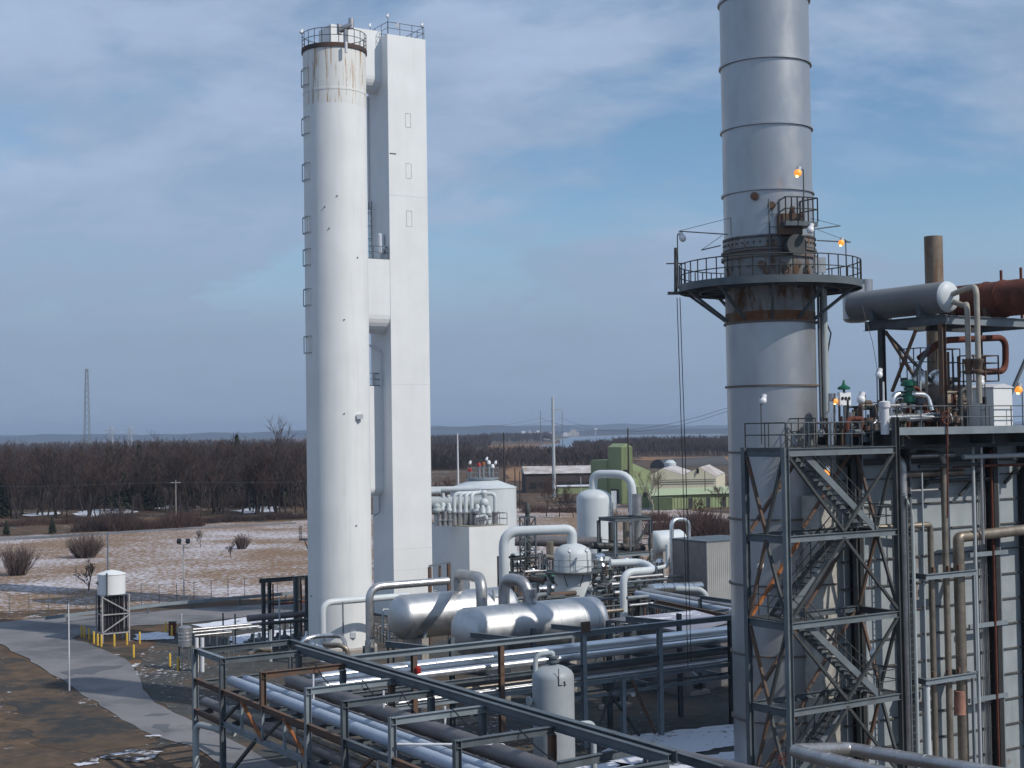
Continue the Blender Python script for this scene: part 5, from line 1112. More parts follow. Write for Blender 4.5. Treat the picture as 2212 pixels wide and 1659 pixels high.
# ================================================================ boiler casing wall
W0 = P((1775, 1300), 67.6); W0.z = 0
def WP(s, bb, z): q = W0 + A * s + B * bb; return V((q.x, q.y, z))
WL_ = onx(WP(0, 0, 8), A, 2300); s1812 = onx(WP(0, 0, 8), A, 1812)
def wpx(x, bb, z=8): return onx(WP(0, bb, z), A, x)
bo_ = thing('boiler_house', 'tall grey panelled boiler casing behind the vertical pipes at the right', 'boiler', WP(WL_ / 2, 4, 0))
b = MB(); cs = [WP(s1812, 0, -2.6), WP(WL_, 0, -2.6), WP(WL_, 8, -2.6), WP(s1812, 2.5, -2.6)]; b.hexa(cs, [x + Z * 18.05 for x in cs]); b.build('casing', casing, bo_)
b = MB(); cs = [WP(0, .05, -2.6), WP(s1812 - .02, .05, -2.6), WP(s1812 - .02, 2, -2.6), WP(0, 2, -2.6)]; b.hexa(cs, [x + Z * 15.8 for x in cs]); b.build('end_panel', casingstain, bo_)
for k in range(13):
    z_ = -1.7 + k * 1.3
    b = MB(); b.bar(WP(s1812 + .02, -.05, z_), WP(WL_, -.05, z_), .1, .07); b.build('girt', mat('girt_steel', (.10, .095, .09), .7, rust=.25) if k == 0 else bpy.data.materials['girt_steel'], bo_)
    if k % 2 == 0: b = MB(); b.bar(WP(.05, .02, z_ + .3), WP(s1812 - .05, .02, z_ + .3), .06, .06); b.build('girt', rustysteel, bo_)
shadeblk = mat('shade_black_steel', (.022, .022, .022), .7, var=.4, rust=.12, rcol=(.06, .03, .02))  # near-black colour carries the shade on the column webs
for x, m_ in ((1858, shadeblk), (1962, shadeblk), (2152, shadeblk), (2224, shadeblk)):
    s = onx(WP(0, -.5, 8), A, x); part_i(bo_, WP(s, -.35, -2.6), WP(s, -.35, 15.4), m_, .34, .62, 'column', B)
    b = MB(); b.bar(WP(s + .20, -.62, -2.6), WP(s + .20, -.62, 15.4), .05, .12); b.build('angle', steell, bo_)  # pale strip added as the lit flange edge of the shade-coloured column
for z_ in (2.6, 6.3, 9.9):
    s = onx(WP(0, -.7, z_), A, 2168); b = MB(); b.bar(WP(s - 2.6, -.68, z_), WP(s + .3, -.68, z_), .12, .22); b.build('cross_beam', steell, bo_)
for i, (x0, x1, z_, r, m_, bb) in enumerate(((1965, 2060, 15.0, .13, jacketdull, -.9), (1985, 2120, 14.5, .09, steeld, -1.4), (1950, 2080, 14.1, .16, jacketbrown, -.6), (2080, 2230, 14.9, .12, polegrey, -1.6), (2060, 2230, 14.4, .07, rustred, -1.2), (2000, 2140, 13.7, .10, steeld, -.5), (1965, 2045, 13.3, .07, jacketdull, -.9))):
    pipe('under_deck_pipe', ['dull silver', 'upper thin dark', 'thick brownish', 'pale grey', 'rust red', 'lower thin dark', 'lowest thin silver'][i] + ' horizontal pipe in the shade under the equipment deck', [WP(wpx(x0, bb, z_), bb, z_), WP(wpx(x1, bb, z_), bb, z_)], r, m_, 0, 12)
for z_, m_ in ((14.75, steeld),):
    b = MB(); b.ibeam(WP(s1812 + .1, -.18, z_), WP(WL_, -.18, z_), .2, .3); b.build('waler', m_, bo_)
for (xa, ya, xb, yb) in ((2073, 1070, 2118, 1018), (2170, 1044, 2206, 1004), (1990, 1056, 2030, 1020)):
    b = MB(); b.bar(RPL((xa, ya), WP(0, -.3, 0), B), RPL((xb, yb), WP(0, -.3, 0), B), .14, .14); b.build('brace', steeld, bo_)
def wpx(x, bb, z=8): return onx(WP(0, bb, z), A, x)
def vp(label, x, bb, r, m_, z0, z1, bends=None, name='standpipe', n=16, bands=0, group=None):
    s = wpx(x, bb); pts = [WP(s, bb, z0 if z0 else -2.6), WP(s, bb, z1)]
    if bends: pts += [WP(s + d[0], bb + d[1], z1 + d[2]) for d in bends]
    return pipe(name, label, pts, r, m_, None if bends else 0, n, group, bands=bands, bandm=m_)
vp('thick brown jacketed standpipe with torn wrap in front of the boiler casing', 2073, -1.1, .27, jacketbrown, 0, 10.9, ((.5, 0, 0), (6.5, 0, .15)), n=20, bands=1.6)
vp('grey brown standpipe left of the thick torn-wrapped one before the boiler', 2045, -1.1, .16, jacketbrown, 0, 15.1, ((-.6, 1.2, 0),), bands=2.2)
vp('brown standpipe turning left with a shiny elbow before the boiler', 2013, -1.0, .15, jacketbrown, 0, 11.6, ((-.45, 0, 0), (-3.6, .4, 0)), bands=1.8)
vp('grey standpipe right next to the stair tower, bent back at its top', 1956, -1.2, .21, jacketdull, 0, 15.0, ((-.3, 1.3, 0),), bands=2.0)
vp('thin pale pipe standing free right of the torn-wrapped standpipe', 2109, -1.35, .085, polegrey, 0, 15.5, n=10)
vp('thin grey pipe second right of the torn-wrapped standpipe, upper half only', 2127, -1.5, .075, jacketdull, 10.5, 15.6, n=10)
vp('slender steel pipe between the brown standpipe and the grey one', 1997, -1.3, .05, polegrey, 0, 9.6, n=8)
vp('slender light conduit above the brown elbow before the boiler', 1998, -1.6, .045, polegrey, 10.2, 14.2, n=8)
vp('pale green bent hose-like pipe beside the stair tower', 1975, -1.5, .09, greypaint, 0, 12.2, ((-.25, 0, .5), (-.6, 0, 1.0)), n=10)
vp('short pale blue pipe at the lower right before the boiler', 1997, -1.45, .15, palepaint, 0, 3.9, n=14)
for i in range(5): vp('thin grey conduit in the bundle left of the dark boiler column', 2119 + i * 3.4, -.30, .024, jacketdull, 0, 15, name='conduit', n=6, group='grey conduits before the dark boiler column')
vp('reddish brown cable tray post in the conduit bundle before the boiler', 2148, -.75, .07, rustred, 0, 15.2, n=8)
s = wpx(2073, -1.1, 3); b = MB(); b.lathe(WP(s, -1.1, 2.15), [(.30, 0), (.275, .1), (.29, .5), (.27, 1.05), (.285, 1.15)], n=20); tag(b.build('torn_wrap', mat('pink_wrap', (.40, .20, .15), .9, var=.3)), 'torn pinkish insulation wrap around the thick brown standpipe', 'wrap')
for z_, x0, x1 in ((9.15, 2000, 2110), (4.1, 2000, 2108)):
    t2 = thing('pipe_support', ('upper' if z_ > 8 else 'lower') + ' steel pipe support bracket clasping the brown standpipes before the boiler', 'bracket', WP(wpx(2050, -1, z_), -1, z_))
    b = MB(); b.ibeam(WP(wpx(x0, -1.6, z_), -1.6, z_), WP(wpx(x1, -1.6, z_), -1.6, z_), .2, .26); b.build('front_beam', steell, t2)
    for x in (x0 + 4, x1 - 6): b = MB(); b.ibeam(WP(wpx(x, -1.6, z_), -1.5, z_), WP(wpx(x, -1.6, z_), -.02, z_), .2, .26); b.build('side_beam', steel, t2)
    for x in (2013, 2045, 2068): q = WP(wpx(x, -1.2, z_), -1.3, z_ + .14); b = MB(); b.box(q, .14, .14, .26, A, B); b.build('clamp', rustysteel, t2)
    b = MB(); b.bar(WP(wpx(x1 - 8, -1.6, z_), -1.62, z_ - .1), WP(wpx(x1 - 8, -1.6, z_), -1.62, -2.6 if z_ < 8 else 4.3), .14, .1); b.build('post', steell, t2)
# ladder rails near the stair tower
t2 = thing('cable_ladder', 'vertical cable ladder beside the right column of the stair tower', 'cable ladder', WP(wpx(1968, -1.6, 1), -1.6, 0))
b = MB()
for x in (-.14, .14): b.bar(WP(wpx(1968, -1.6), -1.6, -2.6) + A * x, WP(wpx(1968, -1.6), -1.6, 13) + A * x, .04, .09)
for k in range(40): b.bar(WP(wpx(1968, -1.6), -1.6, .2 + k * .32) - A * .14, WP(wpx(1968, -1.6), -1.6, .2 + k * .32) + A * .14, .025, .025)
b.build('rails', steel, t2)

# ================================================================ equipment deck
E0 = TP(ta_, 0, 0); DZ = 16.3; DL = 13.0; DB = 7.5
def DP(s, bb, z=0): q = E0 + A * s + B * bb; return V((q.x, q.y, DZ + z))
dk = thing('equipment_deck', 'railed steel equipment deck above the boiler casing at the right', 'platform', DP(DL / 2, DB / 2, -.5))
b = MB(); cs = [DP(.15, 0.05, -.06), DP(DL, .05, -.06), DP(DL, DB, -.06), DP(.15, DB, -.06)]; b.hexa(cs, [x + Z * .06 for x in cs]); b.build('deck_plate', steeld, dk)
b = MB(); b.hexa([DP(.12, -.02, -.24), DP(DL, -.02, -.24), DP(DL, .045, -.24), DP(.12, .045, -.24)], [DP(.12, -.02, .12), DP(DL, -.02, .12), DP(DL, .045, .12), DP(.12, .045, .12)]); b.build('fascia', steell, dk)
b = MB(); b.hexa([DP(-2.2, tb_ + .2, -.75), DP(.1, tb_ + .2, -.75), DP(.1, DB, -.75), DP(-2.2, DB, -.75)], [DP(-2.2, tb_ + .2, -.69), DP(.1, tb_ + .2, -.69), DP(.1, DB, -.69), DP(-2.2, DB, -.69)]); b.build('side_deck', steeld, dk)
for bb in (1.5, 2.9, 5.0, 7.2): part_i(dk, DP(-.1, bb, -.5), DP(DL, bb, -.5), steeld, .3, .85)
for s in (.6, 3.7, 6.9, 10): part_i(dk, DP(s, .1, -.45), DP(s, DB, -.45), steeld, .25, .55)
b = MB(); rail_line(b, [DP(.15, .02), DP(DL, .02)], 1.1, 1.55, .03); b.build('front_railing', steel, dk)
b = MB(); rail_line(b, [DP(-2.2, tb_ + .3, -.69), DP(.1, tb_ + .3, -.69)], 1.05, 1.1, .03); rail_line(b, [DP(-2.2, tb_ + .3, -.69), DP(-2.2, DB, -.69), DP(0, DB, -.69)], 1.3, 1.1, .03); b.build('side_railing', steeld, dk)
def dpx(x, bb, z=0): return onx(DP(0, bb, z), A, x)
def DX(x, bb, z=0): return DP(dpx(x, bb, z), bb, z)
# white analyser cabinet
K0 = DX(2148, .22)
t2 = thing('analyser_cabinet', 'white cabinet with gabled lid and a dark square window on the equipment deck', 'cabinet', K0 + A * .6 + B * .7)
ca, cb = onx(K0 + Z, A, 2187), onx(K0 + Z, B, 2092); chh = zat(K0, 838) - DZ
b = MB(); cs = [K0, K0 + A * ca, K0 + A * ca + B * cb, K0 + B * cb]; b.hexa([x + Z * .02 for x in cs], [x + Z * chh for x in cs]); b.build('body', mat('cabinet_white', (.78, .79, .78), .4, var=.03), t2)
b = MB(); e = .06; cs = [K0 - A * e - B * e, K0 + A * (ca + e) - B * e, K0 + A * (ca + e) + B * (cb + e), K0 - A * e + B * (cb + e)]; mA, mB_ = K0 + A * ca / 2 - B * e, K0 + A * ca / 2 + B * (cb + e)
lo = [x + Z * (chh + .004) for x in cs]; b.add(lo + [x + Z * .05 for x in lo] + [mA + Z * (chh + .22), mB_ + Z * (chh + .22)], [(3, 2, 1, 0), (0, 1, 5, 8, 4), (2, 3, 7, 9, 6), (1, 2, 6, 5), (3, 0, 4, 7), (4, 8, 9, 7), (5, 6, 9, 8)]); b.build('lid', polewhite, t2)
lf = K0 - A * .012; b = MB(); b.bar(lf + B * cb * .28 + Z * (chh * .70), lf + B * cb * .48 + Z * (chh * .70), .02, .34); b.build('window', black, t2)
b = MB(); b.bar(lf + B * cb * .5 + Z * .05, lf + B * cb * .5 + Z * (chh - .03), .015, .02); b.bar(lf + B * cb * .35 + Z * (chh * .46), lf + B * cb * .5 + Z * (chh * .46), .03, .03); b.build('door_seam', steel, t2)
# valve station, pipes and boxes on the deck
o = pipe('deck_pipe', 'shiny silver pipe with elbow running along the deck behind the green valve', [DX(1928, 2.2, .4), DX(1928, 2.2, zat(DX(1928, 2.2), 851) - DZ), DX(2002, 2.0, zat(DX(1990, 2.0), 853) - DZ), DX(2012, 1.8, .9)], .155, jacket, .5, 16)
pipe('deck_pipe', 'low silver pipe with flanges running along the front of the equipment deck', [DX(1905, 1.2, .55), DX(2030, 1.2, .62), DX(2050, 1.2, .62)], .19, jacket, 0, 16)
pipe('deck_pipe', 'short silver pipe piece on the deck just left of the rusty hand wheel', [DX(1962, .8, .5), DX(2015, .8, .55)], .13, jacketbright, 0, 16)
pipe('deck_pipe', 'dull vertical exhaust pipe at the left of the deck next to the stack', [DX(1797, 3.4, -.7), DX(1797, 3.4, zat(DX(1797, 3.4), 850) - DZ)], .17, jacketdull, 0, 14)
t2 = thing('green_valve', 'tall green control valve on the silver deck pipe', 'valve', DX(1966, 1.9))
q = DX(1966, 1.9); zz0 = zat(q, 872); zz1 = zat(q, 820)
b = MB(); b.lathe(V((q.x, q.y, 0)), [(.16, zz0), (.30, zz0 + .1), (.30, zz0 + .35), (.14, zz0 + .4), (.14, zz0 + .62), (.26, zz0 + .64), (.26, zz0 + .8), (.12, zz0 + .82)], n=18); b.build('body', greenp, t2)
b = MB(); b.lathe(V((q.x, q.y, 0)), [(.12, zz0 + .8), (.36, zz0 + .86), (.36, zz1 - .1), (.18, zz1)], n=18); b.tube([V((q.x - .4, q.y, zz1 - .25)), V((q.x + .4, q.y, zz1 - .25))], .07, n=10); b.build('actuator', greenp, t2)
t2 = thing('white_pot', 'white capped vertical pot standing at the front left of the deck', 'pot', DX(1912, .45))
q = DX(1912, .45); zz1 = zat(q, 867); b = MB(); b.lathe(V((q.x, q.y, 0)), [(.2, DZ - .2), (.2, zz1 - .28)], n=18); b.build('body', polewhite, t2)
b = MB(); b.lathe(V((q.x, q.y, 0)), [(.26, zz1 - .28), (.26, zz1 - .03), (.2, zz1), (.1, zz1 + .02)], n=18); b.build('cap', polewhite, t2)
b = MB(); b.tube([V((q.x - .04, q.y, zz1)), V((q.x - .04, q.y, zz1 + .9))], .05, n=8); b.build('vent', polewhite, t2)
t2 = thing('gauge_panel', 'small pale panel with three round gauges on the left part of the deck', 'panel', DX(1825, 3.0, -.6))
q = DX(1825, 3.0); zg = zat(q, 876); b = MB(); b.bar(V((q.x, q.y, zg + .32)) - A * .36, V((q.x, q.y, zg + .32)) + A * .36, .2, .62); b.build('board', lampwhite, t2)
for k in (-1, 0, 1): b = MB(); c = V((q.x, q.y, zg + .34)) + A * .22 * k - B * .10; b.tube([c, c - B * .03], .085, n=16); b.build('gauge', black, t2)
b = MB(); b.bar(V((q.x, q.y, DZ - .69)), V((q.x, q.y, zg)), .08, .08); b.build('post', steel, t2)
b = MB(); c = V((q.x, q.y, zg + .63)); b.lathe(c, [(.06, 0), (.06, .12), (.3, .14), (.3, .24), (.1, .36), (.03, .6)], n=14); b.build('valve_top', greenp, t2)
bdm = mat('weathered_brown_drum', (.20, .155, .12), .65, var=.35, metal=.2, rust=.2, rcol=(.10, .04, .025))
t2 = thing('steam_drum', 'weathered brown boiler drum lying on the deck left of the white cabinet', 'drum', DX(2030, 4.2))
a = DX(1985, 4.4, 1.05); b = MB(); ln = onx(a, A, 2096); hd = [(1.25 * math.sin(x), .5 * (1 - math.cos(x))) for x in (.02, .35, .7, 1.05, 1.5708)]
b.lathe(a, hd + [(1.25, ln - .5)] + [(r, ln - h_) for r, h_ in reversed(hd[:-1])], A, 40); b.build('shell', bdm, t2)
for x in (.9, ln - .9): b = MB(); b.hexa([a + A * (x - .15) - B * .9 - Z * 1.04, a + A * (x + .15) - B * .9 - Z * 1.04, a + A * (x + .15) + B * .9 - Z * 1.04, a + A * (x - .15) + B * .9 - Z * 1.04], [a + A * (x - .15) - B * .9 - Z * .75, a + A * (x + .15) - B * .9 - Z * .75, a + A * (x + .15) + B * .9 - Z * .75, a + A * (x - .15) + B * .9 - Z * .75]); b.build('saddle', steeld, t2)
for i, x in enumerate((1984, 2026)):
    q = DX(x + 1, 4.3); zq = zat(q, 815); b = MB(); b.lathe(V((q.x, q.y, 0)), [(.42, zq - .6), (.5, zq - .3), (.48, zq), (.35, zq + .25), (.12, zq + .38), (.01, zq + .4)], n=22); tag(b.build('safety_valve', jacket), ['left', 'right'][i] + ' shiny round dome on top of the brown boiler drum', 'valve dome')
rr = random.Random(77)
cl_ = [('squat dark actuator', 1790, 3.2), ('rusty bent valve body', 1845, 3.8), ('dark strainer', 1868, 2.6), ('brown pump head', 1885, 3.4), ('rusty control valve', 1940, 1.7), ('dark filter pot', 1985, 1.6), ('rusty valve cluster', 2005, 2.4), ('dark red gate valve', 2036, .9), ('dark motor', 2062, 1.5), ('rusty steam trap', 2080, 2.2)]
for i, (l, x, bb) in enumerate(cl_):
    zb0 = -.69 if x < 1940 and bb > 2.5 else 0; q = DX(x, bb, zb0); t2 = thing('deck_valve', l + ' on the deck ' + ('left of the white pot' if x < 1905 else 'between the white pot and the hand wheel' if x < 2030 else 'left of the white cabinet'), 'valve', q)
    m_ = [rustysteel, steeld, rustred, jacketdull][i % 4]; k = rr.uniform(.8, 1.25)
    b = MB(); b.lathe(q, [(.12, 0), (.12, .3 * k), (.27 * k, .34 * k), (.30 * k, .5 * k), (.26 * k, .72 * k), (.12, .78 * k), (.10, 1.05 * k)], n=14); b.build('body', m_, t2)
    b = MB(); c = q + Z * .52 * k; b.tube([c - A * .5 * k, c + A * .5 * k], .12, n=12); b.tube([c - A * .42 * k, c - A * .36 * k], .2, n=12); b.tube([c + A * .36 * k, c + A * .42 * k], .2, n=12); b.build('flanges', [jacketdull, steel][i % 2], t2)
    b = MB(); c = q + Z * 1.07 * k; b.lathe(c, [(.05, -.05), (.24 * k, 0), (.24 * k, .05), (.05, .06)], n=16); b.build('hand_wheel', [rustred, steeld, steel][i % 3], t2)
b = MB(); q = DX(2044, -.12, .55)
for k in range(14):
    a = k * math.pi / 7; a2 = a + math.pi / 7; b.tube([q + A * .3 * math.cos(a) + Z * .3 * math.sin(a), q + A * .3 * math.cos(a2) + Z * .3 * math.sin(a2)], .03, n=6)
for k in range(2): a = k * math.pi / 2 + .4; b.tube([q + A * .3 * math.cos(a) + Z * .3 * math.sin(a), q - A * .3 * math.cos(a) - Z * .3 * math.sin(a)], .02, n=5)
b.tube([q, q + B * .9], .05, n=8); tag(b.build('hand_wheel', rustred), 'dark red hand wheel at the front rail of the equipment deck', 'hand wheel')
pipe('drip_pipe', 'thin rust red pipe running down from the dark red hand wheel past the deck', [DX(2046, -.1, .3), DX(2047, -.1, -4.2)], .045, rustred, 0, 8)
lamp(DX(1802, 3.0, -.69), 2.25, 'small lit orange lamp at the left end of the deck beside the stack', True, arm=.2, adir=A, scale=.9)
lamp(DX(1872, 1.9, -.69), 2.4, 'large white unlit lamp on the left part of the deck', False, arm=.22, adir=-A, scale=1.45)
lamp(DX(1897, .1, 0), 2.75, 'white unlit lamp at the dark frame column left of the white pot', False, arm=.2, adir=A, scale=1.2)
lamp(DX(2130, .02, 0), 2.45, 'white unlit lamp on a pole in front of the white cabinet', False, arm=.25, adir=-A, scale=1.4)
lamp(DX(2210, 1.0, 0), 2.15, 'lit orange lamp at the right picture edge behind the white cabinet', True, arm=.2, adir=-A, scale=1.35)

# ================================================================ elevated drum frame
Q1 = DX(2040, .4); fl_ = onx(Q1 + Z * 3, B, 1906); fz = zat(Q1, 697)
fr = thing('drum_frame', 'tall braced steel frame on the deck carrying the grey and the rusty drums', 'frame', Q1 + B * fl_ / 2 + A * 3.5)
for o_, m_ in ((0 * B, rustysteel), (B * fl_, steeld), (A * 7.3, steel), (A * 7.3 + B * fl_, steeld)):
    part_i(fr, Q1 + o_, V((Q1.x, Q1.y, fz)) + o_, m_, .26, .28, 'column', A)
T_ = V((Q1.x, Q1.y, fz + .15))
part_i(fr, T_ - B * .3, T_ + B * (fl_ + 1.1), steel, .26, .46); part_i(fr, T_ + B * fl_, T_ + B * fl_ + A * 7.5, steeld, .26, .4); part_i(fr, T_ + A * .15, T_ + A * 9, steell, .26, .42)
part_i(fr, T_ + A * 7.3, T_ + A * 7.3 + B * fl_, steel, .26, .4); part_i(fr, T_ + A * 3.6, T_ + A * 3.6 + B * (fl_ + 1), steeld, .24, .36)
pn = A
for p, q, m_ in (((1913, 716), (1974, 812), rustysteel), ((1978, 714), (1927, 846), rustysteel), ((2008, 746), (1974, 812), steel)):
    part_b(fr, RPL(p, Q1, pn), RPL(q, Q1, pn), m_, .13, .13)
part_b(fr, T_ + A * 7.1 - Z * .4, Q1 + A * 3.7, steel, .14, .14); part_b(fr, T_ + A * .2 + B * fl_ - Z * .3, Q1 + A * 6.9 + B * fl_, steeld, .13, .13)
gc = P((2058, 640), 69.6)
b = MB(); gr = .775; hd = [(gr * math.sin(x), gr * .42 * (1 - math.cos(x))) for x in (.02, .3, .6, .9, 1.2, 1.5708)]; gl = onx(gc, B, 1858)
t2 = thing('grey_drum', 'grey horizontal drum with white dished end on top of the braced frame', 'drum', gc + B * gl / 2 - Z * gr)
b.lathe(gc + B * .33, [(gr, 0), (gr, gl)], B, 48, False, True); b.build('shell', mat('dark_grey_drum_paint', (.19, .195, .205), .55, var=.12, vscale=.6), t2)
b = MB(); b.lathe(gc, hd, B, 48); b.build('dished_end', palepaint, t2)
for x in (1.6, gl - 1.4): b = MB(); c = gc + B * x; b.hexa([c - B * .12 - A * .7 + Z * (T_.z + .24 - c.z), c + B * .12 - A * .7 + Z * (T_.z + .24 - c.z), c + B * .12 + A * .7 + Z * (T_.z + .24 - c.z), c - B * .12 + A * .7 + Z * (T_.z + .24 - c.z)], [c - B * .12 - A * .74 - Z * .22, c + B * .12 - A * .74 - Z * .22, c + B * .12 + A * .74 - Z * .22, c - B * .12 + A * .74 - Z * .22]); b.build('saddle', steel, t2)
e = P((1848, 690), 76.5); t2 = thing('blowdown_silencer', 'grey upright silencer can at the left end of the grey drum', 'silencer', e)
z0_, z1_ = zat(e, 697), zat(e, 640); b = MB(); b.lathe(V((e.x, e.y, 0)), [(.35, z0_), (.55, z0_ + .05), (.66, z0_ + .18), (.66, z1_ + .6)], n=30); b.build('can', stackm, t2)
e2 = P((1871, 620), 76.3); b = MB(); b.lathe(V((e2.x, e2.y, 0)), [(.35, z1_ - .4), (.35, zat(e2, 604)), (.32, zat(e2, 604)), (.32, z1_)], n=24); b.build('outlet', stackm, t2)
b = MB(); b.bar(V((e.x, e.y, z0_ + .9)), V((e.x, e.y, z0_ + .9)) - B * 2.5 + A * .3, .5, .5); b.build('link', stackm, t2)
rc = P((2113, 651), 72.2); t2 = thing('rusty_drum', 'large red-rusted horizontal drum at the right edge on the braced frame', 'drum', rc - Z * .9)
b = MB(); rl = .9; b.lathe(rc - B * 4.2, [(rl * math.sin(x), .4 * (1 - math.cos(x))) for x in (.02, .4, .8, 1.2, 1.5708)] + [(rl, 6.6), (rl * .8, 6.9), (.02, 7.0)], B, 48); b.build('shell', rustred, t2)
for x in (-2.4, .6, 1.6):
    b = MB(); c = rc - B * x; b.lathe(c - B * .04, [(rl, 0), (rl + .05, .005), (rl + .05, .08), (rl, .085)], B, 48, False, False); b.build('strap', rustred, t2)
for x in (1.0, -1.0): b = MB(); c = rc - B * x; b.hexa([c - B * .12 - A * .75 + Z * (T_.z + .23 - c.z), c + B * .12 - A * .75 + Z * (T_.z + .23 - c.z), c + B * .12 + A * .75 + Z * (T_.z + .23 - c.z), c - B * .12 + A * .75 + Z * (T_.z + .23 - c.z)], [c - B * .12 - A * .8 - Z * .35, c + B * .12 - A * .8 - Z * .35, c + B * .12 + A * .8 - Z * .35, c - B * .12 + A * .8 - Z * .35]); b.build('saddle', rustysteel, t2)
for i, (x, y0) in enumerate(((2165, 584), (2208, 578))):
    q = P((x, 690), 71.3); pipe('rusty_post', ['left', 'right'][i] + ' rusty post rising in front of the red-rusted drum', [V((q.x, q.y, T_.z)), V((q.x, q.y, zat(q, y0)))], .075, rustred, 0, 8)
q = P((2020, 680), 77.5); pipe('rusty_stack', 'streaky rust-brown vent stack rising behind the grey drum', [V((q.x, q.y, DZ)), V((q.x, q.y, zat(q, 511)))], .49, mat('streaky_rust_stack', (.21, .165, .12), .75, var=.3, rust=.5, rcol=(.22, .09, .035), rscale=1.0, rstretch=(1, 1, .12)), 0, 32)
for i, (p0, p1, p2, y3) in enumerate((((2066, 632), (2086, 616), (2109, 618), 815), ((2068, 658), (2078, 652), (2089, 656), 815))):
    q0 = gc - B * .05 + Z * (.12 - .4 * i); qe = P(p2, 67.4 + .4 * i); zt = qe.z
    o = pipe('relief_pipe', ['outer higher', 'inner lower'][i] + ' bent pale relief pipe going down from the white drum end', [q0, V((q0.x + .35, q0.y - .5, zt)), V((qe.x, qe.y, zt)), V((qe.x, qe.y, DZ + 1.2))], .135, mat('pale_beige_pipe', (.36, .33, .28), .6, rust=.15) if i == 0 else bpy.data.materials['pale_beige_pipe'], .5, 14)
    b = MB(); b.lathe(V((qe.x, qe.y, DZ + 2.6)), [(.16, 0), (.24, .05), (.24, .16), (.17, .2), (.2, .5), (.26, .6), (.26, .7), (.15, .75)], n=14); b.build('valve_body', rustysteel, o)
t2 = thing('ladder_cage_platform', 'small rusty railed valve platform under the drum frame', 'platform', DX(2030, 3.6, 2.2))
b = MB(); q = DX(1990, 4.6, 2.45); cs = [q, q + A * 3.0, q + A * 3.0 + B * 1.4, q + B * 1.4]; b.hexa(cs, [x + Z * .25 for x in cs]); b.build('deck', steeld, t2)
b = MB(); rail_line(b, [x + Z * .25 for x in (cs[3], cs[0], cs[1], cs[2])], 1.5, .55, .03); b.build('railing', steeld, t2)
for o_ in (0 * A, A * 2.9): b = MB(); b.bar(q + o_ + B * .6 - Z * 2.45, q + o_ + B * .6, .14, .14); b.build('leg', steeld, t2)
pipe('rusty_loop', 'dark rusty pipe loop running under the drum frame and bending down at the right', [DX(1985, 4.2, 3.6), DX(2035, 3.8, zat(DX(2035, 3.8), 735) - DZ), DX(2172, 3.4, zat(DX(2150, 3.4), 728) - DZ), DX(2172, 3.4, 3.0), DX(2115, 3.0, 2.9)], .17, rustred, .6, 14)
t2 = thing('valve_cage', 'small pale steel cage frame right of the relief pipes above the cabinet', 'cage', DX(2120, 2.4, 1.9))
b = MB(); q = DX(2104, 2.4, 2.4)
for o_ in (0 * A, A * .9, A * 1.9, B * .9, A * 1.9 + B * .9): b.bar(q + o_, q + o_ + Z * 1.35, .06, .06)
for z_ in (.02, .5, .95, 1.33): b.bar(q + Z * z_, q + A * 1.9 + Z * z_, .05, .05); b.bar(q + A * 1.9 + Z * z_, q + A * 1.9 + B * .9 + Z * z_, .05, .05); b.bar(q + B * .9 + Z * z_, q + A * 1.9 + B * .9 + Z * z_, .05, .05); b.bar(q + Z * z_, q + B * .9 + Z * z_, .05, .05)
b.build('frame', rustysteel, t2); b = MB(); b.box(q + A * .9 + B * .4 - Z * 2.4, .2, .2, 2.4, A, B); b.build('post', steeld, t2)
for i, (x, y0, m_, r) in enumerate(((1990, 792, polegrey, .06), (1984, 800, steeld, .04), (2004, 800, jacketbrown, .07), (2052, 760, rustysteel, .07), (2062, 770, steeld, .06), (2074, 770, rustysteel, .08), (2084, 775, steeld, .05))):
    q = DX(x, 3.0 + .15 * i); pipe('instrument_riser', ['pale', 'thin dark', 'brown', 'first rusty', 'dark', 'second rusty', 'last thin dark'][i] + ' instrument riser standing on the deck among the pipes under the drum frame', [q, V((q.x, q.y, zat(q, y0)))], r, m_, 0, 8)
b = MB(); b.tube([P((1862, 660), 72), P((1885, 740), 71), P((1898, 815), 70)], .014, n=5); tag(b.build('guy_wire', steeld), 'thin wire running from the grey drum down to the deck lamp', 'wire')
# ================================================================ process area between the white vessel and the shed
fp = P((1329, 1122), 130); fp.z = 0
fB, fA = onx(fp + Z * 6, B, 1294), onx(fp + Z * 6, A, 1406); fz1, fz2 = zat(fp, 1123), zat(fp, 1200)
pf_ = thing('process_tower', 'open two-level dark steel process frame beside the tall pale vessel', 'frame', fp + A * fA / 2 + B * fB / 2)
for o_ in (0 * A, A * fA, B * fB, A * fA + B * fB):
    part_i(pf_, fp + o_, fp + o_ + Z * (fz1 - .17), steel if o_.length > .1 else steell, .26, .28, 'column', A)
for z_, m_ in ((fz1, steel), (fz2, steell)):
    for p, q in ((fp, fp + A * fA), (fp, fp + B * fB), (fp + B * fB, fp + B * fB + A * fA), (fp + A * fA, fp + A * fA + B * fB)):
        part_i(pf_, p + Z * z_, q + Z * z_, m_, .24, .32)
b = MB(); cs = [fp + A * .15 + B * .15, fp + A * (fA - .15) + B * .15, fp + A * (fA - .15) + B * (fB - .15), fp + A * .15 + B * (fB - .15)]; b.hexa([x + Z * (fz2 + .17) for x in cs], [x + Z * (fz2 + .22) for x in cs]); b.build('deck', steeld, pf_)
b = MB(); rail_line(b, [x + Z * (fz2 + .22) for x in (cs[3], cs[0], cs[1], cs[2])], 1.1, 1.2, .03); b.build('railing', rustysteel, pf_)
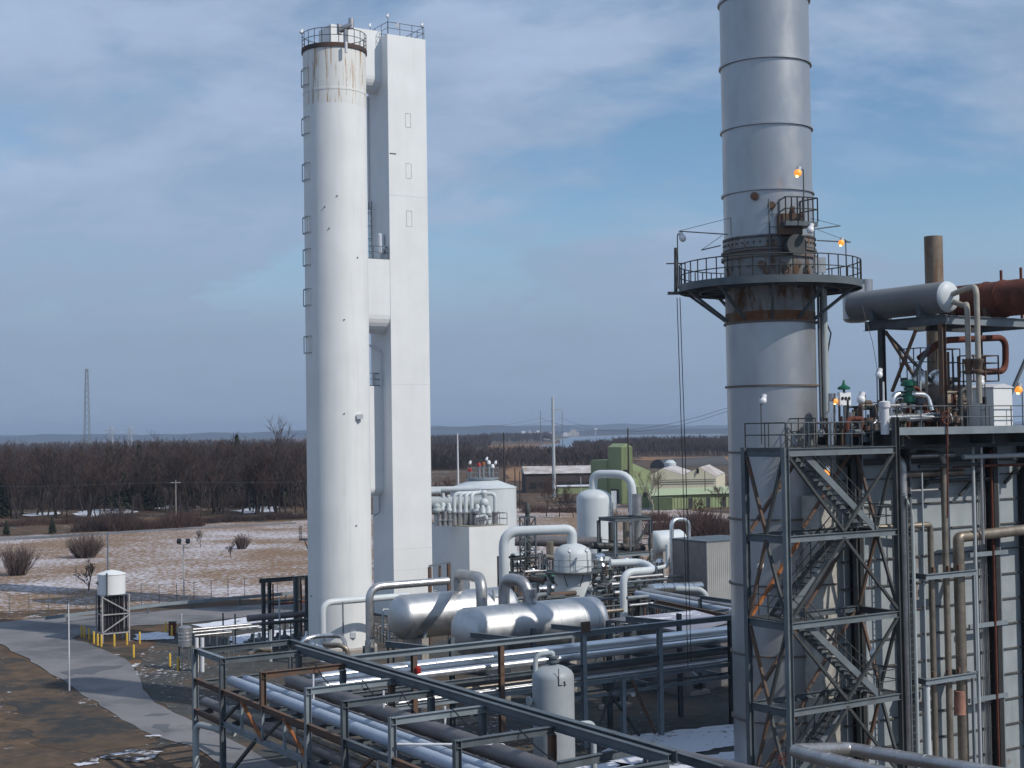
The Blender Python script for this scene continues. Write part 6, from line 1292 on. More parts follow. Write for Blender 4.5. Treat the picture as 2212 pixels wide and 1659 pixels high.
part_b(pf_, fp + A * fA + Z * (fz1 - .2), fp + A * (fA - 2) + Z * (fz2 + .4), steeld, .14, .14); part_b(pf_, fp + A * fA + Z * (fz2 - .2), fp + A * (fA - 2) + Z * (fz2 - 2.3), steeld, .14, .14)
part_b(pf_, fp + B * .2 + Z * .5, fp + B * (fB - .2) + Z * (fz2 - .3), steeld, .12, .12)
q = P((1376.5, 1150), 134); zt_ = zat(q, 1067)
t2 = thing('regenerator_heater', 'grey jacketed upright heater shell rising through the top of the dark process frame', 'heater', q)
b = MB(); zc = zat(q, 1114); b.lathe(V((q.x, q.y, 0)), [(.46, zat(q, 1176)), (.46, zc - .25)], n=28); b.lathe(V((q.x, q.y, 0)), [(.47, zc + .05), (.47, zt_ - 1.0), (.46, zt_ - 1.0), (.46, zt_), (.43, zt_), (.43, zt_ - .5)], n=28); b.build('shell', jacketdull, t2)
b = MB(); b.lathe(V((q.x, q.y, 0)), [(.56, zc - .25), (.56, zc + .05)], n=28); b.lathe(V((q.x, q.y, 0)), [(.3, 0), (.3, zat(q, 1176))], n=20); b.build('skirt', steeld, t2)
for i, (x, y1, y0, r, m_, D, l) in enumerate(((1320, 1128, 1172, .24, steeld, 133, 'dark upright pipe at the left inside the process frame'), (1354, 1127, 1185, .36, jacketbrown, 133, 'brown upright shell in the middle of the process frame'), (1362, 1128, 1190, .12, jacketdull, 131.5, 'thin silver pipe right of the brown shell in the process frame'), (1408, 1152, 1205, .13, jacketbrown, 128, 'thin brown pipe at the right corner of the process frame'), (1411, 1186, 1222, .2, jacket, 127, 'shiny bottle-shaped pipe at the right corner of the process frame'))):
    q = P((x, y0), D); o = pipe('upright_pipe', l, [V((q.x, q.y, fz2 + .2 if i in (0, 1, 2) else .2)), V((q.x, q.y, zat(q, y1)))], r, m_, 0, 16)
pipe('trunk_duct', 'long brown horizontal duct running behind the white vessel under the overhead pipe', [P((1112, 1168), 143), P((1300, 1171), 143)], .52, greyjacket, 0, 18)
pipe('trunk_duct', 'dark fat duct entering the process frame from the left', [P((1276, 1178), 131.2), P((1392, 1183), 133.0)], .33, steeld, 0, 20)
pipe('trunk_duct', 'short pinkish brown duct leg standing under the long brown duct', [P((1188, 1210), 141), P((1188, 1170), 141)], .38, jacketbrown, 0, 16)
# lattice mast
lp = P((1137, 1195), 126); lp.z = 0; lz = zat(lp, 1118); t2 = thing('lattice_mast', 'square dark lattice mast standing under the white overhead pipe', 'mast', lp)
lw = 1.0; cs = [lp - A * .1, lp + A * lw, lp + A * lw + B * lw, lp + B * lw]
for c in cs: b = MB(); b.bar(c, c + Z * lz, .12, .12); b.build('leg', steel, t2)
b = MB(); n = 9
for i in range(n):
    z0, z1 = lz * i / n, lz * (i + 1) / n
    for j in range(4):
        p, q = cs[j], cs[(j + 1) % 4]; b.bar(p + Z * z1, q + Z * z1, .08, .08); b.bar(p + Z * (z0 if i % 2 else z1), q + Z * (z1 if i % 2 else z0), .06, .06)
b.build('lacing', steel, t2); b = MB(); b.lathe(lp + A * .5 + B * .5 + Z * (lz * .5), [(.2, 0), (.2, lz * .5 + .3), (.26, lz * .5 + .35), (.26, lz * .5 + .9), (.1, lz * .5 + 1.3)], n=14); b.build('riser', steeld, t2)
# white elbow, chrome U, tank end, shed
q = P((1347, 1300), 106); zc = zat(q, 1237); e = V((q.x, q.y, zc)); e2 = e + A * onx(e, A, 1415)
pipe('white_elbow_pipe', 'thick white elbow pipe in front of the process frame, running right and back', [V((q.x, q.y, 0)), e, e2, e2 + B * 1.6 + Z * .5, e + B * 2.4 + A * .6 + Z * .5], .285, palepaint, .95, 20)
p0 = P((1452, 1210), 123); p1 = P((1489, 1210), 124)
pipe('silver_hairpin', 'shiny hairpin pipe standing left of the corrugated shed roof', [V((p0.x, p0.y, 1)), V((p0.x, p0.y, zat(p0, 1122))), V((p1.x, p1.y, zat(p1, 1122))), V((p1.x, p1.y, 1))], .19, jacket, .75, 16)
q = P((1442, 1200), 122); pipe('white_bent_pipe', 'thin white bent pipe at the left wall of the corrugated shed', [V((q.x, q.y, zat(q, 1176))), V((q.x, q.y, zat(q, 1223))), V((q.x, q.y, zat(q, 1223))) - A * 1.2 - Z * .1], .18, palepaint, .5, 14)
a = P((1406, 1172), 152); r = 1.22; hd = [(r * math.sin(x), .6 * (1 - math.cos(x))) for x in (.02, .35, .7, 1.05, 1.5708)]
t2 = thing('white_bullet_tank', 'white horizontal bullet tank behind the corrugated shed', 'tank', P((1445, 1300), 154)); b = MB(); ln = onx(a, A, 1476); b.lathe(a, hd + [(r, ln - .6)] + [(q_[0], ln - q_[1]) for q_ in reversed(hd[:-1])], A, 40); b.build('shell', palepaint, t2)
for x in (1.2, ln - 1.2): b = MB(); c = a + A * x; b.box(V((c.x, c.y, 0)), .4, 1.6, c.z - r * .8, A, B); b.build('saddle', concrete, t2)
S0 = P((1528, 1290), 119); S0.z = 0; sz = zat(S0, 1172); corr = mat('corrugated_sheet', (.40, .395, .38), .5, var=.12, vscale=.5, streak=.2)
sb_, sa_ = onx(S0 + Z * 4, B, 1448), onx(S0 + Z * 4, A, 1640)
t2 = thing('corrugated_shed', 'flat roofed corrugated metal shed between the process frame and the grey stack', 'shed', S0 + A * sa_ / 2 + B * sb_ / 2)
b = MB(); n = int(sa_ / .22); pts = []
for i in range(n): pts += [S0 + A * (i * .22), S0 + A * (i * .22 + .06) - B * .05, S0 + A * (i * .22 + .14) - B * .05, S0 + A * (i * .22 + .2)]
for p, q in zip(pts, pts[1:]): b.add([p, q, q + Z * sz, p + Z * sz], [(0, 1, 2, 3)])
b.build('front_wall', corr, t2)
b = MB(); b.hexa([S0 + B * .01, S0 + A * sa_ + B * .01, S0 + A * sa_ + B * sb_, S0 + B * sb_], [x + Z * (sz - .03) for x in (S0 + B * .01, S0 + A * sa_ + B * .01, S0 + A * sa_ + B * sb_, S0 + B * sb_)]); b.build('side_wall', mat('shed_side_sheet', (.20, .19, .185), .6, var=.15), t2)
b = MB(); cs = [S0 - A * .05 - B * .08, S0 + A * sa_ - B * .08, S0 + A * sa_ + B * sb_, S0 - A * .05 + B * sb_]; b.hexa([x + Z * (sz + .002) for x in cs], [x + Z * (sz + .1) for x in cs]); b.build('roof', steel, t2)
b = MB(); m_ = S0 + B * (sb_ * .52) - A * .012; b.bar(m_, m_ + Z * (sz - .1), .02, .06); b.bar(m_ + B * 1.6, m_ + B * 1.6 + Z * 2.6, .02, .05); b.build('door_frame', steeld, t2)
pa = P((1430, 1268), 112); pipe('silver_duct', 'shiny silver duct with dark band entering the left wall of the corrugated shed', [P((1405, 1272), 111), P((1512, 1266), 117)], .38, jacket, 0, 20, bands=1.6, bandm=steeld)
pipe('grey_header', 'long grey pipe descending towards the stack in front of the corrugated shed', [P((1375, 1282), 108), P((1590, 1322), 100)], .24, bluepipe, 0, 16)
pipe('grey_header', 'dull pipe beside the long grey pipe in front of the corrugated shed', [P((1390, 1276), 110), P((1590, 1310), 104)], .20, jacketdull, 0, 16)
pipe('grey_header', 'grey pipe with an elbow bending down before the corrugated shed', [P((1460, 1272), 112), P((1512, 1274), 112), P((1524, 1284), 112), V((P((1524, 1284), 112).x, 112, .3))], .25, greypaint, .7, 16)
for i, (p, q, D, m_) in enumerate((((1400, 1306), (1580, 1342), 97, steel), ((1420, 1300), (1585, 1334), 99, rustysteel), ((1512, 1290), (1585, 1300), 102, steel), ((1375, 1362), (1420, 1340), 96, steel), ((1395, 1340), (1575, 1318), 100, steell))):
    t2 = thing('support_beam', ['low steel beam nearest the viewer', 'low rusty beam', 'short dark beam by the stack', 'short sloping steel beam', 'light steel beam'][i] + ' carrying pipes between the shed and the silver pipes', 'beam', P(p, D)); part_i(t2, P(p, D), P(q, D - 1), m_, .2, .26)
    for e in (P(p, D), P(q, D - 1)): part_i(t2, V((e.x, e.y, 0)), e - Z * .1, m_, .18, .2, 'post', A)
# low flat roofed shed in front
R0 = GP((1395, 1372), 4.2); t2 = thing('low_shed', 'low flat roofed shed with thin snow on its roof behind the bright silver pipes', 'shed', V((R0.x, R0.y, 0)))
def lowroof(px, z, th, m, nm): b = MB(); b.poly([GP(p, z) for p in px], z, th); return b.build(nm, m, t2)
violet = mat('grey_violet_roof', (.25, .25, .30), .75, var=.2, vscale=.6)
lowroof([(1358, 1333), (1500, 1318), (1545, 1330), (1400, 1350)], 4.3, .12, groundmat('thin_snow_roof', (.42, .42, .50), (.30, .30, .36), .35, fine=.8, big=.3), 'roof')
lowroof([(1402, 1350), (1548, 1331), (1580, 1339), (1478, 1366)], 4.1, .14, violet, 'front_roof')
lowroof([(1311, 1338), (1360, 1330), (1402, 1341), (1378, 1345)], 4.0, .12, greyjacket, 'side_roof')
b = MB(); cs = [GP(p, 4.0) for p in ((1365, 1340), (1410, 1352), (1480, 1366), (1578, 1342), (1540, 1330), (1420, 1331))]; cs = [V((p.x, p.y, 0)) for p in cs]; b.hexa(cs, [x + Z * 3.85 for x in cs]); b.build('wall', greyjacket, t2)
for i, (px, py) in enumerate(((1348, 1345), (1376, 1352))):
    g = GP((px, py), 3.9); b = MB(); b.box(V((g.x, g.y, 0)), .5, .5, 3.8, A, B); b.build('post', jacketdull, t2)
# pipe clutter behind the white vessel and under the process frame
rr = random.Random(31)
cl2 = [('horizontal blue-grey exchanger shell left of the lattice mast', (1108, 1205), (1130, 1202), 131, .42, greypaint), ('silver exchanger shell below the blue-grey one left of the lattice mast', (1108, 1219), (1138, 1216), 130, .5, jacket), ('silver pump casing right of the lattice mast foot', (1160, 1275), (1195, 1272), 122, .42, jacket), ('dark green machine body right of the lattice mast', (1165, 1250), (1196, 1248), 124, .42, greenp), ('thin grey pipe crossing left of the white vessel', (1105, 1237), (1200, 1231), 127, .09, steell), ('second thin grey pipe crossing left of the white vessel', (1100, 1245), (1196, 1240), 127.5, .07, steel), ('dull pipe low behind the gooseneck of the front silver vessel', (1120, 1290), (1196, 1283), 120, .2, jacketdull), ('silver drum end right of the white vessel', (1281, 1205), (1300, 1203), 126, .38, jacket), ('brown stub pipe left of the white vessel dome', (1176, 1202), (1200, 1206), 125, .22, jacketbrown)]
for l, p, q, D, r, m_ in cl2: pipe('exchanger' if r > .3 else 'service_pipe', l, [P(p, D), P(q, D + 1)], r, m_, 0, 18 if r > .2 else 10)
for i, (x, y1, y0, r, m_) in enumerate(((1166, 1198, 1225, .1, jacketdull), (1172, 1190, 1240, .07, steel), (1181, 1205, 1300, .09, steell), (1190, 1212, 1300, .12, jacketdull), (1287, 1210, 1300, .14, jacketbrown), (1320, 1207, 1270, .14, palepaint), (1302, 1215, 1290, .08, steel), (1310, 1220, 1290, .06, steell), (1334, 1205, 1300, .08, steel), (1366, 1210, 1290, .1, steeld), (1374, 1206, 1290, .07, rustysteel), (1386, 1214, 1280, .12, jacketdull), (1396, 1212, 1280, .07, redp), (1421, 1210, 1260, .09, rustysteel), (1432, 1216, 1270, .07, steell))):
    q = P((x, y0), 124 + (i % 4)); tag(MB().tube([V((q.x, q.y, 0)), V((q.x, q.y, zat(q, y1)))], r, n=10).build('service_riser', m_), 'slim service riser among the crowded pipework around the white vessel and process frame', 'pipe', 'service risers of the process area')
for i, (x0, x1, y, D) in enumerate(((1284, 1330, 1250, 121), (1284, 1345, 1262, 118), (1290, 1345, 1278, 114), (1285, 1330, 1232, 125), (1355, 1440, 1257, 112), (1350, 1430, 1249, 116), (1300, 1335, 1295, 108), (1140, 1196, 1262, 121), (1355, 1400, 1292, 104), (1360, 1410, 1308, 101), (1290, 1340, 1312, 101), (1300, 1345, 1322, 99))):
    p = P((x0, y), D); tag(MB().tube([p, p + A * onx(p, A, x1)], [.10, .06, .14][i % 3], n=10).build('service_line', [steell, jacketdull, steel, jacketbrown][i % 4]), 'slim horizontal service line among the crowded pipework around the process frame', 'pipe', 'service lines of the process area')
for i, (x, y, m_) in enumerate(((1296, 1210, jacketbright), (1352, 1212, jacketbright), (1300, 1222, jacket), (1412, 1228, jacketbright), (1425, 1214, jacket), (1330, 1240, jacket), (1150, 1235, jacket), (1290, 1240, jacketdull))):
    q = P((x, y), 123 + i % 3); b = MB(); b.lathe(q - Z * .3, [(.12, -.4), (.12, 0), (.34, .05), (.38, .3), (.25, .55), (.02, .6)], n=14); b.tube([V((q.x, q.y, 0)), q - Z * .3], .1, n=8); tag(b.build('jacketed_valve', m_), 'shiny jacketed valve head among the crowded pipework of the process area', 'valve', 'jacketed valve heads of the process area')
op = thing('orange_barrier', 'small orange pipe gate right of the front silver vessel', 'gate', GP((1310, 1430)))
for i in range(3): q = P((1304 + i * 8, 1355 - 0), 96); 
b = MB(); p, q = P((1304, 1378), 96), P((1320, 1376), 96); rail_line(b, [p, q], 1.0, .35, .05); b.tube([V((p.x, p.y, 0)), p], .06, n=8); b.tube([V((q.x, q.y, 0)), q], .06, n=8); b.build('frame', orangerust, op)
sr = thing('walkway', 'railed grating walkway right of the front silver vessel', 'walkway', GP((1345, 1450)))
b = MB(); p, q = P((1312, 1393), 96), P((1352, 1387), 98); cs = [p, q, q + B * 1.4, p + B * 1.4]; b.hexa([x - Z * .06 for x in cs], cs); b.build('deck', steel, sr)
b = MB(); rail_line(b, [p + B * 1.3, q + B * 1.3], 1.1, .9, .035); rail_line(b, [p, q], 1.1, .9, .035); b.build('railing', steell, sr)
for e in (p, q, p + B * 1.3, q + B * 1.3): b = MB(); b.bar(V((e.x, e.y, 0)), e - Z * .06, .12, .12); b.build('leg', steel, sr)
# ================================================================ equipment left of the round tower
ef = thing('sprinkler_frame', 'dark open steel frame with red sprinkler pipes left of the round white tower', 'frame', GP((620, 1395)))
for i, (x, m_) in enumerate(((570, steeld), (583, steeld), (639, steel), (648, steeld), (664, steeld))):
    q = P((x, 1380), 112 + (1.5 if i in (1, 3) else 0)); q.z = 0; part_i(ef, q, V((q.x, q.y, zat(q, 1254 - (x - 570) * .09))), m_, .24, .26, 'column', A)
p = P((560, 1255), 112); part_i(ef, p, p + A * onx(p, A, 672), steeld, .26, .34)
p = P((582, 1300), 112); part_i(ef, p, p + A * onx(p, A, 668), steel, .12, .14)
for i, x in enumerate((590.5, 652)): q = P((x, 1380), 113); b = MB(); b.tube([V((q.x, q.y, 0)), V((q.x, q.y, zat(q, 1262)))], .06, n=8); b.build('red_pipe', rustred, ef)
p = P((588, 1306), 113); b = MB(); b.tube([p, p + A * onx(p, A, 668)], .09, n=8); b.build('red_pipe', rustred, ef)
for i, (x0, y0, x1, D, r, m_, l) in enumerate(((416, 1360, 668, 107, .10, jacketdull, 'upper of three bright thin pipes running to the round tower foot'), (416, 1366, 560, 106, .08, jacketdull, 'middle of three bright thin pipes running to the round tower foot'), (420, 1373, 500, 105, .08, jacketdull, 'lower short one of three bright thin pipes near the small silver drum'), (535, 1336, 668, 110, .26, greyjacket, 'dark pipe lying low inside the pump frame'), (560, 1348, 672, 109, .14, steeld, 'dark thin pipe under the pump frame'))):
    p = P((x0, y0), D); e = p + A * onx(p, A, x1); t2 = thing('yard_pipe', l, 'pipe', V((p.x, p.y, 0)))
    b = MB(); b.tube([p, e], r, n=12); b.build('run', m_, t2)
    for u in (.25, .6, .92): c = p.lerp(e, u); b = MB(); b.bar(V((c.x, c.y, 0)), c - Z * r, .08, .08); b.build('support', steel, t2)
sd = P((400, 1375), 101); t2 = thing('silver_separator', 'small upright silver drum on legs left of the pipe rack head', 'drum', V((sd.x, sd.y, 0)))
b = MB(); b.lathe(V((sd.x, sd.y, 0)), [(.3, zat(sd, 1400)), (.46, zat(sd, 1396)), (.46, zat(sd, 1355)), (.3, zat(sd, 1352)), (.02, zat(sd, 1351))], n=28); b.build('shell', jacketdull, t2)
for y in (1368, 1376, 1384): b = MB(); b.lathe(V((sd.x, sd.y, zat(sd, y))), [(.462, 0), (.485, .01), (.485, .08), (.462, .09)], n=28, cap0=False, cap1=False); b.build('strap', jacketbright, t2)
for a_, b_ in ((-.35, -.3), (.35, -.3), (.35, .3), (-.35, .3)): c = V((sd.x, sd.y, 0)) + A * a_ + B * b_; b = MB(); b.bar(c, c + Z * (zat(sd, 1395)), .09, .09); b.build('leg', steel, t2)
for i, x in enumerate((425, 437)):
    q = P((x, 1398), 100); b = MB(); b.tube([V((q.x, q.y, 0)), V((q.x, q.y, zat(q, 1378)))], .13, n=12); tag(b.build('white_stub', polewhite), ['left', 'right'][i] + ' white pipe stub right of the small silver drum on legs', 'pipe')
for i, (x, y0, y1, D) in enumerate(((482, 1362, 1324, 113), (508, 1362, 1326, 113), (604, 1368, 1290, 110), (583, 1400, 1362, 104), (586, 1400, 1360, 104), (680, 1420, 1350, 0), (605, 1340, 1327, 112), (392, 1345, 1325, 112))):
    if D == 0: continue
    q = P((x, y0), D); b = MB(); b.tube([V((q.x, q.y, 0)), V((q.x, q.y, zat(q, y1)))], .06, n=8); tag(b.build('service_post', steeld if i < 2 else polegrey), 'thin post among the low yard pipes left of the round white tower', 'post', 'thin service posts left of the round tower')
rr = random.Random(9)
for i, (x, y, m_) in enumerate(((545, 1380, steel), (560, 1376, jacketdull), (600, 1372, steeld), (615, 1378, steel), (632, 1372, jacketdull), (650, 1376, steeld), (662, 1382, jacketbright), (662, 1366, steel), (640, 1345, steeld), (590, 1350, steel))):
    g = GP((x, y + 22)); t2 = thing('yard_valve', 'low valve body on the ground in the yard left of the round tower', 'valve', g, 'yard valves left of the round tower'); k = rr.uniform(.8, 1.3)
    b = MB(); b.lathe(g, [(.1, 0), (.1, .35 * k), (.3 * k, .4 * k), (.34 * k, .75 * k), (.15, .85 * k), (.1, 1.15 * k)], n=14); b.build('body', m_, t2)
    b = MB(); b.tube([g + Z * .58 * k - A * .7, g + Z * .58 * k + A * .7], .11, n=10); b.build('spool', steell, t2)
pipe('rack_edge_pipe', 'pale pinkish bent pipe over the head beams of the foreground pipe rack', [P((536, 1415), 72), P((553, 1404), 73), P((584, 1403), 74), P((584, 1418), 74)], .12, jacketbrown, .2, 10)
# vaporiser frame and white tank
V0 = GP((221.6, 1390)); vA, vB = onx(V0 + Z * 2, A, 279), onx(V0 + Z * 2, B, 208); vz1, vz0 = zat(V0, 1288), zat(V0, 1370)
vf = thing('vaporiser', 'tall vaporiser bank of dark upright fins in a pale braced frame beside the road', 'vaporiser', V0 + A * vA / 2 + B * vB / 2); vpaint = mat('vaporiser_frame', (.36, .35, .35), .6, var=.15)
for o_ in (0 * A, A * vA, B * vB, A * vA + B * vB): b = MB(); b.bar(V0 + o_, V0 + o_ + Z * vz1, .11, .11); b.build('leg', vpaint, vf)
def vbar(p, q): b = MB(); b.bar(V0 + p, V0 + q, .09, .09); b.build('brace', vpaint, vf)
for z_ in (vz0, (vz0 + vz1) / 2, vz1): vbar(Z * z_, A * vA + Z * z_); vbar(Z * z_, B * vB + Z * z_); vbar(A * vA + Z * z_, A * vA + B * vB + Z * z_); vbar(B * vB + Z * z_, A * vA + B * vB + Z * z_)
zm = (vz0 + vz1) / 2; vbar(Z * (vz1 - .1) - B * .06, A * vA + Z * (zm + .1) - B * .06); vbar(Z * (vz0 + .1) - B * .06, A * vA + Z * (zm - .1) - B * .06)
finm = mat('dark_fins', (.075, .068, .08), .5, metal=.3, var=.3)
for i in range(7):
    for j in range(2):
        c = V0 + A * (vA * (i + .6) / 7.2) + B * (.2 + j * (vB - .4)); b = MB()
        b.bar(c + Z * (vz0 + .05), c + Z * (vz1 - .08), .29, .025, A); b.bar(c + Z * (vz0 + .05), c + Z * (vz1 - .08), .025, .20, A); b.build('fin_tube', finm, vf)
q = V0 + A * vA * .46 + B * vB * .5; q.z = 0; tz = zat(q, 1240); z0t = vz1 + .06; t2 = thing('white_storage_tank', 'small white cylindrical tank with shallow cone top on top of the finned vaporiser', 'tank', q + Z * vz1)
b = MB(); b.lathe(q, [(1.10, z0t), (1.10, tz)], n=44); b.build('shell', white, t2); b = MB(); b.lathe(q, [(1.15, tz), (1.13, tz + .06), (.5, tz + .26), (.02, tz + .36)], n=44); b.build('roof', white, t2)
b = MB(); b.box(V((q.x, q.y, vz1 - .04)), vA + .1, vB + .1, .10, A, B); b.build('base', steel, t2)
d = V((math.sin(R_(240)), math.cos(R_(240)), 0)); b = MB(); l_ = d.cross(Z); c = q + d * 1.13 + Z * zat(q, 1261); b.hexa([c + l_ * .3, c - l_ * .2, c - l_ * .2 + d * .01, c + l_ * .3 + d * .01], [x + Z * .22 for x in (c + l_ * .3, c - l_ * .2, c - l_ * .2 + d * .01, c + l_ * .3 + d * .01)]); b.build('green_marking', greenp, t2)
c = q + V((-.03, -1.2, 0)); b = MB(); b.tube([c + Z * z0t, c + Z * (tz + .2)], .07, n=8); b.build('fill_pipe', steel, t2)
mp_ = P((233, 1300), 118.8); pipe('mast', 'thin grey mast with crossbar rising behind the small white tank', [V((mp_.x, mp_.y, 0)), V((mp_.x, mp_.y, zat(mp_, 1152)))], .06, polegrey, 0, 8)
# bollards
bolm = MB(); bolm.lathe((0, 0, 0), [(.085, 0), (.085, .88), (.06, .94), (.01, .97)], n=12)
bp = None; BL = {3: 'leftmost yellow bollard of the row in front of the vaporiser', 8: 'yellow bollard standing alone on the brown verge below the vaporiser row', 12: 'rust stained yellow bollard beside the leg of the small silver drum'}
for i, p in enumerate(((787, 392), (815, 400), (862, 420), (906, 455), (943, 478), (978, 488), (1103, 485), (1225, 470), (1290, 592), (1348, 460), (1600, 358), (1658, 394), (1718, 720), (1640, 682))):
    g = GP(G1(*p)); lab = BL.get(i, 'yellow bollard of the row around the vaporiser and yard entrance')
    if bp is None: bp = tag(bolm.build('bollard', yellow), lab, 'bollard', 'yellow bollards'); bp.location = g
    else: dup(bp, g, lab, 'yellow bollards')
q = GP(G1(1665, 388)); t2 = thing('red_cabinet', 'small dark red hose cabinet behind the yellow bollards near the silver drum', 'cabinet', q); b = MB(); b.box(q, .55, .4, 1.15); b.build('body', rustred, t2); b = MB(); b.box(q + Z * 1.152, .62, .47, .06); b.build('lid', steeld, t2)
# tall white marker pole, flood light mast, utility pole
q = GP((150, 1493)); b = MB(); b.tube([q, V((q.x - .03, q.y, zat(q, 1305)))], [.055, .035], n=8); tag(b.build('marker_pole', polewhite), 'slim white pole standing on the verge at the edge of the road', 'pole')
q = GP((397.5, 1305)); zt = zat(q, 1177); t2 = thing('floodlight_mast', 'thin mast with twin dark flood lights at the guard rail', 'lamp', q); b = MB(); b.tube([q, q + Z * zt], [.07, .045], n=8); b.bar(q + Z * zt - V((.4, 0, 0)), q + Z * zt + V((.4, 0, 0)), .05, .05); b.build('mast', polegrey, t2)
for s in (-.45, .42): b = MB(); c = q + Z * (zt + .1) + V((s, 0, 0)); b.bar(c + V((0, -.1, .1)), c + V((0, .1, .42)), .38, .34); b.tube([q + Z * zt + V((s * .85, 0, 0)), c + V((0, 0, .2))], .03, n=6); b.build('flood_head', steeld, t2)
# guard rail along the road
ga, gb_, gc_ = GP((98, 1353)), GP((360, 1321)), GP((666, 1294)); t2 = thing('guard_rail', 'grey steel guard rail along the far edge of the road below the snowy field', 'guard rail', ga.lerp(gc_, .5))
for p, q in ((ga, gb_), (gb_, gc_)):
    b = MB(); b.bar(p + Z * .72, q + Z * .72, .09, .30); b.build('beam', steell, t2); n = int((q - p).length / 3.8)
    for i in range(n): c = p.lerp(q, (i + .5) / n); b = MB(); b.bar(c + V((0, .12, 0)), c + V((0, .12, .8)), .14, .14); b.build('post', steel, t2)
fa_, fb_ = GP((20, 1332)), GP((668, 1280)); cf = thing('wire_fence', 'thin wire fence standing between the guard rail and the snowy field', 'fence', fa_.lerp(fb_, .5)); n = 17
for i in range(n + 1): c = fa_.lerp(fb_, i / n); b = MB(); b.tube([c, c + Z * 2.0], .035, n=6); b.build('post', steel, cf)
b = MB()
for z_ in (.5, 1.2, 1.95): b.tube([fa_ + Z * z_, fb_ + Z * z_], .012, n=4)
b.build('wires', steel, cf)
tag(sheet('lane', [(-150, 1168), (0, 1161), (100, 1157), (195, 1152), (420, 1139), (640, 1128), (640, 1131), (420, 1142.5), (200, 1157), (100, 1163), (0, 1168), (-150, 1176)], .06, m_road), None, None)
# ================================================================ far poles, towers and wires
q = GP((380, 1121)); t2 = thing('utility_pole', 'pale wooden utility pole in front of the bare wood', 'pole', q); zt = zat(q, 1037); b = MB(); b.tube([q, q + Z * zt], [.17, .12], n=8); b.build('pole', mat('weathered_pole', (.25, .22, .20), .9), t2); b = MB(); b.bar(q + Z * (zt - .5) - V((1, 0, 0)), q + Z * (zt - .5) + V((1, 0, 0)), .1, .12); b.build('crossarm', polegrey, t2)
b = MB(); w0 = q + Z * (zt - .4)
for s in (-.9, .9): b.tube([w0 + V((s, 0, 0)) + V((-62, 3, 1)), w0 + V((s - 31, 1.5, -.6)), w0 + V((s, 0, 0)), w0 + V((s + 20, 1, -.5)), w0 + V((s + 42, 2, .6))], .016, n=4)
tag(b.build('power_wire', steel), 'faint overhead wires crossing in front of the bare wood', 'wire')
def latt(name, label, px, D, ytop, wb, wt, m, arms=(), n=14):
    q = P(px, D); q.z = 0; h = zat(q, ytop); t = thing(name, label, 'tower', q); b = MB()
    cs = [V((sx, sy, 0)) for sx, sy in ((-.5, -.5), (.5, -.5), (.5, .5), (-.5, .5))]
    for i in range(n):
        u0, u1 = i / n, (i + 1) / n; w0, w1 = wb + (wt - wb) * u0, wb + (wt - wb) * u1
        for j in range(4):
            a, c = cs[j], cs[(j + 1) % 4]; b.bar(q + a * w0 + Z * h * u0, q + a * w1 + Z * h * u1, .30, .30); b.bar(q + a * w0 + Z * h * u0, q + c * w1 + Z * h * u1, .16, .16); b.bar(q + a * w1 + Z * h * u1, q + c * w1 + Z * h * u1, .16, .16)
    b.build('lattice', m, t)
    for y, wd in arms:
        z_ = zat(q, y); b = MB(); b.bar(q + Z * z_ - V((wd, 0, 0)), q + Z * z_ + V((wd, 0, 0)), .5, .6); b.bar(q + Z * z_ - V((wd, 0, 0)), q + Z * (z_ + 1.8), .2, .2); b.bar(q + Z * z_ + V((wd, 0, 0)), q + Z * (z_ + 1.8), .2, .2); b.build('crossarm', m, t)
    return t
lm = mat('far_lattice_steel', (.16, .18, .20), .6)
latt('radio_mast', 'tall slim lattice radio mast above the left wood', (188, 950), 1050, 797, 4.6, 1.6, lm)
latt('power_pylon', 'far steel power pylon left of the other one above the left wood', (240, 950), 1500, 921, 5, 2.2, polegrey, ((930, 8), (936, 6)), 6)
latt('power_pylon', 'far steel power pylon right of the other one above the left wood', (281, 950), 1450, 922, 5, 2.2, polegrey, ((929, 6), (936, 8)), 6)
def tpole(label, x, y0, y1, D, r, m, name='power_pole', arms=()):
    q = P((x, 1000), D); q.z = 0; zt = zat(q, y1); t = thing(name, label, 'pole', q); b = MB(); b.tube([q, q + Z * zt], [r, r * .55], n=10); b.build('pole', m, t)
    for y, wl, wr, up in arms:
        z_ = zat(q, y); b = MB()
        for w_ in (-wl, wr):
            if w_: b.tube([q + Z * z_, q + Z * (z_ + up * .8) + V((w_ * .4, 0, 0)), q + Z * (z_ + up) + V((w_, 0, 0))], .11, n=6)
        b.build('arm', m, t)
    return q
pq = tpole('tall pale steel power pole with curved arms standing beyond the domed tank', 1196, 1070, 858, 355, .52, polegrey, arms=((955, 2.4, 2.4, .8), (922, 0, 2.4, .7), (889, .6, 2.2, .7)))
q2 = tpole('dark wooden pole right of the domed tank', 1089, 1070, 934, 330, .28, woodpole)
q3 = tpole('dark wooden pole in front of the green building tower', 1357.5, 1100, 925, 285, .24, woodpole)
q4 = tpole('slim white pole left of the domed tank', 989, 1000, 935, 420, .35, polewhite)
q5 = tpole('thin wooden pole left of the long brown hall', 1112, 1100, 1011, 310, .18, woodpole)
tpole('thin wooden pole close to the brown hall corner', 1122, 1100, 1018, 300, .15, woodpole); tpole('thin pole in front of the cream gabled hall', 1421, 1100, 1017, 262, .13, woodpole); tpole('thin pole at the right gable of the cream hall', 1522, 1090, 1018, 300, .12, woodpole); tpole('thin pole in front of the long brown hall', 1254, 1100, 1030, 300, .12, polegrey)
hm = [tpole('far thin transmission mast left of the tall steel power pole', 1169, 950, 886, 1500, .5, lm), tpole('far thin transmission mast right of the tall steel power pole', 1216, 950, 886, 1500, .5, lm)]
b = MB()
